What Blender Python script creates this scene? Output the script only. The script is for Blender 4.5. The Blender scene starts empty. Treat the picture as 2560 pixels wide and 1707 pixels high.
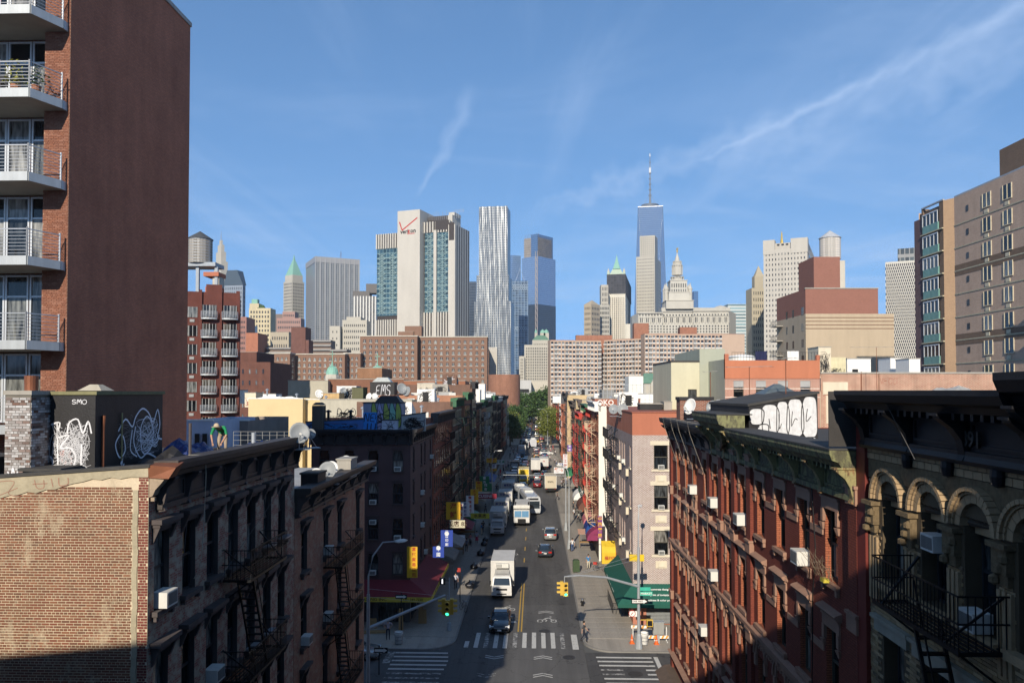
import bpy,math,random
from mathutils import Vector,Matrix
rnd=random.Random(11)
S=bpy.context.scene
C=S.collection
# ---------------- camera: 27 mm lens on a bridge walkway 21 m above the street, looking down the avenue
F,HOR,H,PITCH=1920.0,978.0,21.0,math.radians(1.3)
SH=124.5/F-math.tan(PITCH)
cam=bpy.data.objects.new('camera',bpy.data.cameras.new('camera'));C.objects.link(cam)
cam.location=(0,0,H);cam.rotation_euler=(math.pi/2+PITCH,0,0)
cam.data.sensor_width=36;cam.data.lens=36*F/2560;cam.data.shift_y=SH*F/2560
cam.data.clip_start=.2;cam.data.clip_end=20000
S.camera=cam
# ---------------- daylight
ELEV=math.atan(.475);SUNDX=.2126
sundir=Vector((-SUNDX,-1,.475*math.hypot(1,SUNDX))).normalized()
w=bpy.data.worlds.new('World');S.world=w;w.use_nodes=True
N,L=w.node_tree.nodes,w.node_tree.links
N.clear()
sky=N.new('ShaderNodeTexSky');sky.sky_type='NISHITA';sky.sun_disc=False
sky.sun_elevation=ELEV;sky.sun_rotation=math.atan2(sundir.x,sundir.y)
sky.altitude=0;sky.air_density=1.15;sky.dust_density=.1;sky.ozone_density=4.5
def wn(t,**k):
 n=N.new(t)
 for a,b in k.items():
  if a[0]=='i' and a[1:].isdigit():n.inputs[int(a[1:])].default_value=b
  else :setattr(n,a,b)
 return n
tc=wn('ShaderNodeTexCoord');sx=wn('ShaderNodeSeparateXYZ');L.new(tc.outputs['Generated'],sx.inputs[0])
def wm(op,a,b=None,clamp=False):
 n=wn('ShaderNodeMath',operation=op,use_clamp=clamp)
 for i,v in enumerate((a,b)):
  if v is None:continue
  if hasattr(v,'links'):L.new(v,n.inputs[i])
  else :n.inputs[i].default_value=v
 return n.outputs[0]
zc=wm('MAXIMUM',sx.outputs[2],.03)
cu,cv=wm('DIVIDE',sx.outputs[0],zc),wm('DIVIDE',sx.outputs[1],zc)
cb=wn('ShaderNodeCombineXYZ');L.new(cu,cb.inputs[0]);L.new(cv,cb.inputs[1])
def cirrus(rot,scale,nscale,lo,hi,gain,dist=.6,off=0):
 mp=wn('ShaderNodeMapping');mp.inputs['Rotation'].default_value=(0,0,rot);mp.inputs['Scale'].default_value=scale
 mp.inputs['Location'].default_value=(off,off,0)
 L.new(cb.outputs[0],mp.inputs[0])
 nz=wn('ShaderNodeTexNoise');nz.inputs['Scale'].default_value=nscale;nz.inputs['Detail'].default_value=7
 nz.inputs['Roughness'].default_value=.62;nz.inputs['Distortion'].default_value=dist
 L.new(mp.outputs[0],nz.inputs['Vector'])
 mr=wn('ShaderNodeMapRange',interpolation_type='SMOOTHSTEP');mr.inputs[1].default_value=lo;mr.inputs[2].default_value=hi
 L.new(nz.outputs[0],mr.inputs[0])
 return wm('MULTIPLY',mr.outputs[0],gain)
veil=cirrus(.5,(.3,.5,1),1.1,.42,.8,.34,1.2)
streak=cirrus(-.5,(1.3,.18,1),1.0,.46,.8,.26,1.4,3.1)
clouds=wm('ADD',veil,streak)
def trail(a,b,wid,gain,seed):
 """an old condensation trail between two directions: distance to its great-circle plane, ragged by noise"""
 a,b=Vector(a).normalized(),Vector(b).normalized()
 n=a.cross(b).normalized();t=n.cross(a).normalized();ang=a.angle(b)
 def dotn(v):
  d=wn('ShaderNodeVectorMath',operation='DOT_PRODUCT');L.new(tc.outputs['Generated'],d.inputs[0]);d.inputs[1].default_value=v
  return d.outputs['Value']
 mp=wn('ShaderNodeMapping');mp.inputs['Location'].default_value=(seed,seed,seed);L.new(tc.outputs['Generated'],mp.inputs[0])
 nz=wn('ShaderNodeTexNoise');nz.inputs['Scale'].default_value=34;nz.inputs['Detail'].default_value=8;L.new(mp.outputs[0],nz.inputs['Vector'])
 nz2=wn('ShaderNodeTexNoise');nz2.inputs['Scale'].default_value=7;nz2.inputs['Detail'].default_value=3;L.new(mp.outputs[0],nz2.inputs['Vector'])
 along=wm('DIVIDE',wm('ARCTAN2',dotn(t),dotn(a)),ang)
 dist=wm('ABSOLUTE',wm('ADD',dotn(n),wm('MULTIPLY',wm('SUBTRACT',nz.outputs[0],.5),wid*2.6)))
 wv=wm('MULTIPLY',wm('ADD',.35,along),wid)
 core=wm('SUBTRACT',1.0,wm('DIVIDE',dist,wv),True)
 fade=wm('MULTIPLY',wm('MULTIPLY',wm('MULTIPLY',along,6.0,True),wm('MULTIPLY',wm('SUBTRACT',1.15,along),5.0,True),True),wm('ADD',.1,wm('MULTIPLY',nz2.outputs[0],1.5)))
 return wm('MULTIPLY',wm('MULTIPLY',core,fade),gain)
mix=wn('ShaderNodeMix',data_type='RGBA');mix.inputs['B'].default_value=(6.5,8.5,12,1)
vz=wn('ShaderNodeMix',data_type='RGBA');vz.inputs['B'].default_value=(2.1,6.3,14.6,1);L.new(sky.outputs[0],vz.inputs['A'])
L.new(wm('MINIMUM',.8,wm('DIVIDE',.13,wm('ADD',wm('ABSOLUTE',sx.outputs[2]),.12))),vz.inputs['Factor'])
L.new(vz.outputs['Result'],mix.inputs['A'])
bg=wn('ShaderNodeBackground');bg.inputs[1].default_value=.071
wo=wn('ShaderNodeOutputWorld');L.new(mix.outputs['Result'],bg.inputs[0]);L.new(bg.outputs[0],wo.inputs[0])
sun=bpy.data.objects.new('sun',bpy.data.lights.new('sun','SUN'));C.objects.link(sun)
sun.data.energy=4.6;sun.data.angle=math.radians(.53);sun.data.color=(1,.9,.76)
sun.rotation_euler=sundir.to_track_quat('Z','Y').to_euler();sun.location=(-20,-60,60)
S.view_settings.view_transform='Standard';S.view_settings.look='None';S.view_settings.gamma=1
S.view_settings.use_curve_mapping=False;S.view_settings.exposure=.3
S.cycles.use_denoising=True;S.cycles.max_bounces=5;S.cycles.diffuse_bounces=3;S.cycles.glossy_bounces=2
S.cycles.transmission_bounces=2;S.cycles.use_adaptive_sampling=True;S.cycles.adaptive_threshold=.01
S.cycles.caustics_reflective=False;S.cycles.caustics_refractive=False
# ---------------- picture position -> place
def ray(px,py):
 u,v=(px-1280)/F,(853.5-py)/F+SH
 return Vector((u,math.cos(PITCH)-v*math.sin(PITCH),math.sin(PITCH)+v*math.cos(PITCH)))
def at(px,py,Y):
 r=ray(px,py);return Vector((0,0,H))+r*(Y/r.y)
def gnd(px,py,z=0):
 r=ray(px,py);return Vector((0,0,H))+r*((z-H)/r.z)
L.new(wm('ADD',wm('ADD',clouds,trail(ray(1690,430),ray(2560,20),.009,.36,2.0)),wm('ADD',trail(ray(1040,500),ray(1170,250),.012,.36,5.0),trail(ray(1250,560),ray(2560,110),.03,.3,9.0)),True),mix.inputs['Factor'])
SA=math.atan(.031)
def sp(s,t,z=0.0):
 return Vector((s*math.cos(SA)+t*math.sin(SA),-s*math.sin(SA)+t*math.cos(SA),z))
def st(p):
 return (p[0]*math.cos(SA)-p[1]*math.sin(SA),p[0]*math.sin(SA)+p[1]*math.cos(SA))
 # ---------------- materials
MATS={}
def newmat(name):
 m=bpy.data.materials.new(name);m.use_nodes=True
 return m,m.node_tree.nodes,m.node_tree.links,m.node_tree.nodes['Principled BSDF']
def c4(c):return (c[0],c[1],c[2],1)
def nmath(n,l,op,a,b=None,clamp=False):
 k=n.new('ShaderNodeMath');k.operation=op;k.use_clamp=clamp
 for i,v in enumerate((a,b)):
  if v is None:continue
  if hasattr(v,'links'):l.new(v,k.inputs[i])
  else :k.inputs[i].default_value=v
 return k.outputs[0]
def nmix(n,l,fac,a,b,blend='MIX'):
 k=n.new('ShaderNodeMix');k.data_type='RGBA';k.blend_type=blend
 for i,v in (('Factor',fac),('A',a),('B',b)):
  if hasattr(v,'links'):l.new(v,k.inputs[i])
  else :k.inputs[i].default_value=v if i=='Factor' else c4(v)
 return k.outputs['Result']
def nnoise(n,l,vec,scale,detail=4,rough=.6,stretch=None):
 if stretch:
  mp=n.new('ShaderNodeMapping');mp.inputs['Scale'].default_value=stretch;l.new(vec,mp.inputs[0]);vec=mp.outputs[0]
 k=n.new('ShaderNodeTexNoise');k.inputs['Scale'].default_value=scale;k.inputs['Detail'].default_value=detail
 k.inputs['Roughness'].default_value=rough;l.new(vec,k.inputs['Vector']);return k.outputs[0]
def nramp(n,l,v,lo,hi):
 k=n.new('ShaderNodeMapRange');k.inputs[1].default_value=lo;k.inputs[2].default_value=hi;l.new(v,k.inputs[0]);return k.outputs[0]
def irand(n,l):
 """one random number per object and per loose piece of a mesh"""
 oi,ge=n.new('ShaderNodeObjectInfo'),n.new('ShaderNodeNewGeometry')
 return nmath(n,l,'FRACT',nmath(n,l,'ADD',oi.outputs['Random'],ge.outputs['Random Per Island']))
def plain(name,c,rough=.7,var=.25,scale=1.5,metal=0,bump=.15,streaks=.2,rand=0,spec=.3):
 if name in MATS:return MATS[name]
 m,n,l,b=newmat(name)
 t=n.new('ShaderNodeTexCoord').outputs['Object']
 a=nnoise(n,l,t,scale,5);s_=nnoise(n,l,t,scale*2.2,4,.6,(1,1,.12));f=nnoise(n,l,t,scale*14,2)
 v=nmath(n,l,'ADD',nmath(n,l,'MULTIPLY',nmath(n,l,'SUBTRACT',a,.5),var*2),nmath(n,l,'MULTIPLY',nmath(n,l,'SUBTRACT',s_,.5),streaks*2))
 v=nmath(n,l,'ADD',v,nmath(n,l,'MULTIPLY',nmath(n,l,'SUBTRACT',f,.5),var))
 v=nmath(n,l,'ADD',v,1.0)
 if rand:v=nmath(n,l,'ADD',v,nmath(n,l,'MULTIPLY',nmath(n,l,'SUBTRACT',irand(n,l),.5),rand*2))
 k=n.new('ShaderNodeVectorMath');k.operation='SCALE';k.inputs[0].default_value=c;l.new(v,k.inputs['Scale'])
 l.new(k.outputs[0],b.inputs['Base Color'])
 b.inputs['Roughness'].default_value=rough;b.inputs['Metallic'].default_value=metal;b.inputs['Specular IOR Level'].default_value=spec
 if bump:
  bm=n.new('ShaderNodeBump');bm.inputs['Strength'].default_value=bump;bm.inputs['Distance'].default_value=.02;l.new(f,bm.inputs['Height']);l.new(bm.outputs[0],b.inputs['Normal'])
 MATS[name]=m;return m
def wallcoord(n,l):
 """height and run along whichever wall the face belongs to"""
 t=n.new('ShaderNodeTexCoord');sn=n.new('ShaderNodeSeparateXYZ');so=n.new('ShaderNodeSeparateXYZ')
 l.new(t.outputs['Normal'],sn.inputs[0]);l.new(t.outputs['Object'],so.inputs[0])
 side=nmath(n,l,'GREATER_THAN',nmath(n,l,'ABSOLUTE',sn.outputs[0]),nmath(n,l,'ABSOLUTE',sn.outputs[1]))
 k=n.new('ShaderNodeMix');k.data_type='FLOAT';l.new(side,k.inputs['Factor']);l.new(so.outputs[0],k.inputs['A']);l.new(so.outputs[1],k.inputs['B'])
 cb_=n.new('ShaderNodeCombineXYZ');l.new(k.outputs['Result'],cb_.inputs[0]);l.new(so.outputs[2],cb_.inputs[1])
 return cb_.outputs[0],t.outputs['Object'],so
def brick(name,c1,c2,mortar,bw=.21,bh=.072,ms=.012,dirt=.3,bump=.4,patch=None,pth=.6,rough=.85):
 if name in MATS:return MATS[name]
 m,n,l,b=newmat(name)
 uv,ob,so=wallcoord(n,l)
 br=n.new('ShaderNodeTexBrick');l.new(uv,br.inputs['Vector'])
 br.inputs['Color1'].default_value=c4(c1);br.inputs['Color2'].default_value=c4(c2);br.inputs['Mortar'].default_value=c4(mortar)
 br.inputs['Scale'].default_value=1;br.inputs['Brick Width'].default_value=bw;br.inputs['Row Height'].default_value=bh
 br.inputs['Mortar Size'].default_value=ms;br.inputs['Mortar Smooth'].default_value=.3;br.inputs['Bias'].default_value=0
 a=nnoise(n,l,ob,.5,6,.65);s_=nnoise(n,l,ob,1.3,5,.6,(1,1,.1));f=nnoise(n,l,ob,9,3)
 v=nmath(n,l,'ADD',nmath(n,l,'MULTIPLY',nmath(n,l,'SUBTRACT',a,.5),dirt*2.4),nmath(n,l,'MULTIPLY',nmath(n,l,'SUBTRACT',s_,.5),dirt*1.6))
 v=nmath(n,l,'ADD',nmath(n,l,'ADD',v,nmath(n,l,'MULTIPLY',nmath(n,l,'SUBTRACT',f,.5),.5)),1.0)
 col=br.outputs['Color']
 if patch:col=nmix(n,l,nramp(n,l,nnoise(n,l,ob,2.2,8,.75,(1,1,1.6)),pth-.04,pth+.04),col,patch)
 k=n.new('ShaderNodeVectorMath');k.operation='SCALE';l.new(col,k.inputs[0]);l.new(v,k.inputs['Scale'])
 l.new(k.outputs[0],b.inputs['Base Color']);b.inputs['Roughness'].default_value=rough;b.inputs['Specular IOR Level'].default_value=.2
 bm=n.new('ShaderNodeBump');bm.inputs['Strength'].default_value=bump;bm.inputs['Distance'].default_value=.012;bm.invert=True
 l.new(br.outputs['Fac'],bm.inputs['Height']);l.new(bm.outputs[0],b.inputs['Normal'])
 MATS[name]=m;return m
def glass(name='window_glass',cols=((.012,.016,.02),(.03,.04,.05),(.13,.14,.14),(.42,.40,.35)),stops=(0,.3,.52,.76),rough=.07,spec=.6):
 if name in MATS:return MATS[name]
 m,n,l,b=newmat(name)
 r=n.new('ShaderNodeValToRGB');r.color_ramp.interpolation='CONSTANT';l.new(irand(n,l),r.inputs[0])
 e=r.color_ramp.elements;e[0].color=c4(cols[0]);e[1].color=c4(cols[1]);e[1].position=stops[1]
 for i in range(2,len(cols)):e.new(stops[i]).color=c4(cols[i])
 t=n.new('ShaderNodeTexCoord').outputs['Object']
 k=n.new('ShaderNodeVectorMath');k.operation='SCALE';l.new(r.outputs[0],k.inputs[0]);l.new(nramp(n,l,nnoise(n,l,t,2.5,3,.6,(3,3,.4)),.3,.8),k.inputs['Scale'])
 l.new(k.outputs[0],b.inputs['Base Color']);b.inputs['Roughness'].default_value=rough;b.inputs['Specular IOR Level'].default_value=spec
 MATS[name]=m;return m
def facade(name,wall,pane,bw,bh,gap,rough=.6,paner=.1,vert=False,pm=0,dirt=.1,gapz=None,pv=.9):
 """curtain wall of a tower a kilometre off: panes in a grid, too small to be told apart"""
 if name in MATS:return MATS[name]
 m,n,l,b=newmat(name)
 uv,ob,so=wallcoord(n,l)
 sep=n.new('ShaderNodeSeparateXYZ');l.new(uv,sep.inputs[0])
 fx=nmath(n,l,'LESS_THAN',nmath(n,l,'FRACT',nmath(n,l,'DIVIDE',nmath(n,l,'ADD',sep.outputs[0],1000.),bw)),gap)
 fz=nmath(n,l,'LESS_THAN',nmath(n,l,'FRACT',nmath(n,l,'DIVIDE',sep.outputs[1],bh)),gap if gapz is None else gapz)
 f=fx if vert else nmath(n,l,'MAXIMUM',fx,fz)
 ix=nmath(n,l,'FLOOR',nmath(n,l,'DIVIDE',sep.outputs[0],bw));iz=nmath(n,l,'FLOOR',nmath(n,l,'DIVIDE',sep.outputs[1],bh))
 cbx=n.new('ShaderNodeCombineXYZ');l.new(ix,cbx.inputs[0]);l.new(iz,cbx.inputs[1])
 wnz=n.new('ShaderNodeTexWhiteNoise');l.new(cbx.outputs[0],wnz.inputs[0])
 v=nmath(n,l,'ADD',1.05-pv/2,nmath(n,l,'MULTIPLY',wnz.outputs['Value'],pv))
 k=n.new('ShaderNodeVectorMath');k.operation='SCALE';k.inputs[0].default_value=pane;l.new(v,k.inputs['Scale'])
 wv=nmath(n,l,'ADD',1-dirt,nmath(n,l,'MULTIPLY',nnoise(n,l,ob,.05,4),dirt*2))
 k2=n.new('ShaderNodeVectorMath');k2.operation='SCALE';k2.inputs[0].default_value=wall;l.new(wv,k2.inputs['Scale'])
 l.new(nmix(n,l,f,k.outputs[0],k2.outputs[0]),b.inputs['Base Color'])
 rr=n.new('ShaderNodeMix');rr.data_type='FLOAT';l.new(f,rr.inputs['Factor']);rr.inputs['A'].default_value=paner;rr.inputs['B'].default_value=rough
 l.new(rr.outputs['Result'],b.inputs['Roughness']);b.inputs['Specular IOR Level'].default_value=.5
 if pm:
  mm=n.new('ShaderNodeMath');mm.operation='MULTIPLY';l.new(nmath(n,l,'SUBTRACT',1.0,f),mm.inputs[0]);mm.inputs[1].default_value=pm;l.new(mm.outputs[0],b.inputs['Metallic'])
 MATS[name]=m;return m
def emis(name,c,s=1.0):
 if name in MATS:return MATS[name]
 m,n,l,b=newmat(name);b.inputs['Base Color'].default_value=c4(c);b.inputs['Emission Color'].default_value=c4(c);b.inputs['Emission Strength'].default_value=s
 MATS[name]=m;return m
def paint(name,c,rough=.25,metal=0,coat=.6,rand=0):
 if name in MATS:return MATS[name]
 m,n,l,b=newmat(name)
 t=n.new('ShaderNodeTexCoord').outputs['Object']
 v=nramp(n,l,nnoise(n,l,t,1.4,5),.2,.5)
 l.new(nmix(n,l,v,tuple(x*.72 for x in c),c),b.inputs['Base Color'])
 b.inputs['Roughness'].default_value=rough;b.inputs['Metallic'].default_value=metal;b.inputs['Coat Weight'].default_value=coat
 b.inputs['Coat Roughness'].default_value=.08
 MATS[name]=m;return m
 # ---------------- mesh builder
class Fc:
 """a facade plane of a building: (u along it, d out of it, z up) -> local coordinates"""
 def __init__(s,face,p=0.0):s.f,s.p=face,p
 def __call__(s,u,d,z):
  return {'S':(u,s.p-d,z),'N':(u,s.p+d,z),'E':(s.p+d,u,z),'W':(s.p-d,u,z)}[s.f]
 def rz(s):return {'S':0,'N':math.pi,'E':math.pi/2,'W':-math.pi/2}[s.f]
class MB:
 def __init__(s):s.v,s.f,s.m=[],[],[]
 def face(s,pts,m=0):
  i=len(s.v);s.v+=[tuple(p)for p in pts];s.f.append(tuple(range(i,i+len(pts))));s.m.append(m);return s
 def hexa(s,p,m=0):
  """8 points: bottom ring then top ring"""
  i=len(s.v);s.v+=[tuple(q)for q in p]
  for f in ((0,3,2,1),(4,5,6,7),(0,1,5,4),(1,2,6,5),(2,3,7,6),(3,0,4,7)):
   s.f.append(tuple(i+k for k in f));s.m.append(m)
  return s
 def box(s,x0,x1,y0,y1,z0,z1,m=0,tp=0.0):
  x0,x1=min(x0,x1),max(x0,x1);y0,y1=min(y0,y1),max(y0,y1)
  return s.hexa([(x0,y0,z0),(x1,y0,z0),(x1,y1,z0),(x0,y1,z0),(x0+tp,y0+tp,z1),(x1-tp,y0+tp,z1),(x1-tp,y1-tp,z1),(x0+tp,y1-tp,z1)],m)
 def cb(s,cx,cy,cz,sx_,sy,sz,m=0,tp=0.0):
  return s.box(cx-sx_/2,cx+sx_/2,cy-sy/2,cy+sy/2,cz,cz+sz,m,tp)
 def fb(s,fc,u0,u1,d0,d1,z0,z1,m=0):
  a,b=fc(u0,d0,z0),fc(u1,d1,z1)
  return s.box(a[0],b[0],a[1],b[1],z0,z1,m)
 def extr(s,fc,u0,u1,prof,m=0):
  i,k=len(s.v),len(prof)
  s.v+=[fc(u0,d,z)for d,z in prof]+[fc(u1,d,z)for d,z in prof]
  for j in range(k):
   q=(j+1)%k;s.f.append((i+j,i+q,i+k+q,i+k+j));s.m.append(m)
  s.f.append(tuple(range(i+k-1,i-1,-1)));s.m.append(m);s.f.append(tuple(range(i+k,i+2*k)));s.m.append(m)
  return s
 def prism(s,poly,z0,z1,m=0,sc=1.0,c=(0,0)):
  i,k=len(s.v),len(poly)
  s.v+=[(x,y,z0)for x,y in poly]+[(c[0]+(x-c[0])*sc,c[1]+(y-c[1])*sc,z1)for x,y in poly]
  for j in range(k):
   q=(j+1)%k;s.f.append((i+j,i+q,i+k+q,i+k+j));s.m.append(m)
  s.f.append(tuple(range(i+k-1,i-1,-1)));s.m.append(m);s.f.append(tuple(range(i+k,i+2*k)));s.m.append(m)
  return s
 def cyl(s,x,y,z0,z1,r,r2=None,n=12,m=0):
  r2=r if r2 is None else r2
  return s.lathe([(0,z0),(r,z0),(r2,z1),(0,z1)],(x,y),n,m)
 def lathe(s,prof,c=(0,0),n=16,m=0):
  i,k=len(s.v),len(prof)
  for a in range(n):
   ca,sa=math.cos(2*math.pi*a/n),math.sin(2*math.pi*a/n)
   s.v+=[(c[0]+r*ca,c[1]+r*sa,z)for r,z in prof]
  for a in range(n):
   b=(a+1)%n
   for j in range(k-1):
    s.f.append((i+a*k+j,i+b*k+j,i+b*k+j+1,i+a*k+j+1));s.m.append(m)
  return s
 def tube(s,pts,r,n=6,m=0,r2=None,sq=False):
  pts=[Vector(p)for p in pts];i=len(s.v);K=len(pts)
  for j,p in enumerate(pts):
   d=(pts[min(j+1,K-1)]-pts[max(j-1,0)]).normalized()
   a=d.cross(Vector((0,0,1))if abs(d.z)<.95 else Vector((1,0,0))).normalized();b=d.cross(a)
   rr=r if r2 is None else r+(r2-r)*j/(K-1)
   for q in range(n):
    t=2*math.pi*(q+.5)/n;s.v.append(tuple(p+a*math.cos(t)*rr+b*math.sin(t)*rr))
  for j in range(K-1):
   for q in range(n):
    q2=(q+1)%n;s.f.append((i+j*n+q,i+j*n+q2,i+(j+1)*n+q2,i+(j+1)*n+q));s.m.append(m)
  s.f.append(tuple(i+q for q in range(n-1,-1,-1)));s.m.append(m);s.f.append(tuple(i+(K-1)*n+q for q in range(n)));s.m.append(m)
  return s
 def bar(s,a,b,r,m=0):return s.tube([a,b],r,4,m)
 def loft(s,rings,m=0,cap=True,closed=True):
  i,k=len(s.v),len(rings[0])
  for r in rings:s.v+=[tuple(p)for p in r]
  for a in range(len(rings)-1):
   for j in range(k if closed else k-1):
    q=(j+1)%k;s.f.append((i+a*k+j,i+a*k+q,i+(a+1)*k+q,i+(a+1)*k+j));s.m.append(m)
  if cap:
   s.f.append(tuple(i+j for j in range(k-1,-1,-1)));s.m.append(m);e=i+(len(rings)-1)*k
   s.f.append(tuple(e+j for j in range(k)));s.m.append(m)
  return s
 def wall(s,fc,u0,u1,z0,z1,holes=(),dep=.25,m=0,mr=None):
  mr=m if mr is None else mr
  us=sorted({u0,u1}|{x for h in holes for x in (h[0],h[1])if u0<x<u1});zs=sorted({z0,z1}|{x for h in holes for x in (h[2],h[3])if z0<x<z1})
  for a in range(len(us)-1):
   um=(us[a]+us[a+1])/2;run=None
   for b in range(len(zs)-1):
    zm=(zs[b]+zs[b+1])/2
    solid=not any(h[0]<um<h[1]and h[2]<zm<h[3]for h in holes)
    if solid and run is None:run=zs[b]
    if run is not None and (not solid or b==len(zs)-2):
     top=zs[b+1]if solid else zs[b]
     s.face([fc(us[a],0,run),fc(us[a+1],0,run),fc(us[a+1],0,top),fc(us[a],0,top)],m);run=None
  for h in holes:
   a,b,c,d=h[:4]
   for (p,q,r_,t)in ((a,c,b,c),(b,c,b,d),(b,d,a,d),(a,d,a,c)):
    s.face([fc(p,0,q),fc(r_,0,t),fc(r_,-dep,t),fc(p,-dep,q)],mr)
  return s
 def ribbon(s,pts,wd,nrm,m=0):
  """flat brush stroke along pts, lying across nrm"""
  nrm=Vector(nrm);pts=[Vector(p)for p in pts];i=len(s.v);K=len(pts)
  for j,p in enumerate(pts):
   d=(pts[min(j+1,K-1)]-pts[max(j-1,0)]).normalized();a=d.cross(nrm).normalized()*wd/2
   s.v+=[tuple(p+a),tuple(p-a)]
  for j in range(K-1):s.f.append((i+2*j,i+2*j+1,i+2*j+3,i+2*j+2));s.m.append(m)
  return s
 def mesh(s,name,mats,smooth=False):
  me=bpy.data.meshes.new(name);me.from_pydata(s.v,[],s.f)
  for k in (mats if isinstance(mats,(list,tuple))else [mats]):me.materials.append(k)
  if any(s.m):me.polygons.foreach_set('material_index',s.m)
  me.polygons.foreach_set('use_smooth',[smooth]*len(s.f));me.update();return me
 def build(s,name,mats,parent=None,loc=None,rz=0,smooth=False,**kw):
  return put(name,s.mesh(name,mats,smooth),parent,loc,rz,**kw)
def fixn(me):
 import bmesh
 b=bmesh.new();b.from_mesh(me);bmesh.ops.remove_doubles(b,verts=b.verts,dist=1e-5);bmesh.ops.recalc_face_normals(b,faces=b.faces);b.to_mesh(me);b.free();return me
def put(name,data,parent=None,loc=None,rz=0,label=None,cat=None,group=None,kind=None):
 o=bpy.data.objects.new(name,data);C.objects.link(o)
 if parent:o.parent=parent
 if loc is not None:o.location=loc
 if rz:o.rotation_euler=(0,0,rz)
 if label:o['label']=label
 if cat:o['category']=cat
 if group:o['group']=group
 if kind:o['kind']=kind
 return o
def thing(name,label,cat,loc=(0,0,0),rz=0,group=None):return put(name,None,None,loc,rz,label,cat,group)
def kids(o):return [c for c in C.objects if c.parent==o]
def dup(tree,label,loc=None,rz=None,group=None):
 """tree = (object, [subtrees]); copies share their meshes"""
 o,ch=tree
 c=o.copy();C.objects.link(c)
 if label:c['label']=label
 if loc is not None:c.location=loc
 if rz is not None:c.rotation_euler=(0,0,rz)
 if group:c['group']=group
 for t in ch:
  k=dup(t,None);k.parent=c
 return c
def tree(o,idx=None):
 if idx is None:
  idx={}
  for c in C.objects:
   if c.parent:idx.setdefault(c.parent.name,[]).append(c)
 return (o,[tree(c,idx)for c in idx.get(o.name,[])])
FONT=None
def lettering(txt,size,mat,parent,loc,rot,name='lettering',ext=.004,align='CENTER',sx_=1.0,**kw):
 cu_=bpy.data.curves.new(name,'FONT');cu_.body=txt;cu_.size=size;cu_.extrude=ext;cu_.align_x=align;cu_.align_y='CENTER'
 cu_.resolution_u=2;cu_.offset=size*.018
 t=bpy.data.objects.new('t',cu_);C.objects.link(t);bpy.context.view_layer.update()
 me=bpy.data.meshes.new_from_object(t.evaluated_get(bpy.context.evaluated_depsgraph_get()));me.materials.clear();me.materials.append(mat)
 C.objects.unlink(t);bpy.data.objects.remove(t)
 o=put(name,me,parent,loc,**kw);o.rotation_euler=rot;o.scale=(sx_,1,1);return o
def face_rot(face):return (math.pi/2,0,{'S':0,'N':math.pi,'E':math.pi/2,'W':-math.pi/2}[face])
GL=glass()
DARKMETAL=plain('black_iron',(.012,.013,.015),.45,.3,3,.3)
WHITE=plain('white_paint',(.72,.71,.67),.5,.08,2,bump=.05,streaks=.08)
OFFW=plain('off_white_metal',(.6,.59,.54),.5,.1,2,bump=.05)
TAR=plain('roof_tar',(.055,.053,.05),.85,.5,.8,bump=.5,streaks=0)
SILV=plain('silver_roof_coat',(.34,.34,.33),.7,.35,.6,bump=.3,streaks=0)
GALV=plain('galvanised_steel',(.38,.41,.44),.45,.12,2,.5,bump=.05)
CONC=plain('concrete',(.33,.31,.27),.85,.2,.7,bump=.3)
STONE=plain('limestone',(.46,.43,.36),.85,.15,.4,bump=.1)
BLACK=plain('black_plastic',(.012,.012,.013),.4,.2,3,bump=0)
RUBBER=plain('tyre_rubber',(.018,.018,.018),.9,.2,3,bump=0)
CHROME=plain('polished_metal',(.6,.6,.6),.2,.05,2,.9,bump=0)
WOOD=plain('weathered_wood',(.2,.15,.1),.85,.3,2,bump=.3)
RED_L=emis('red_lamp',(.5,.02,.01),.6)
CARGLASS=plain('car_glass',(.02,.03,.04),.04,.1,2,bump=0,spec=.8,streaks=0)
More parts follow.
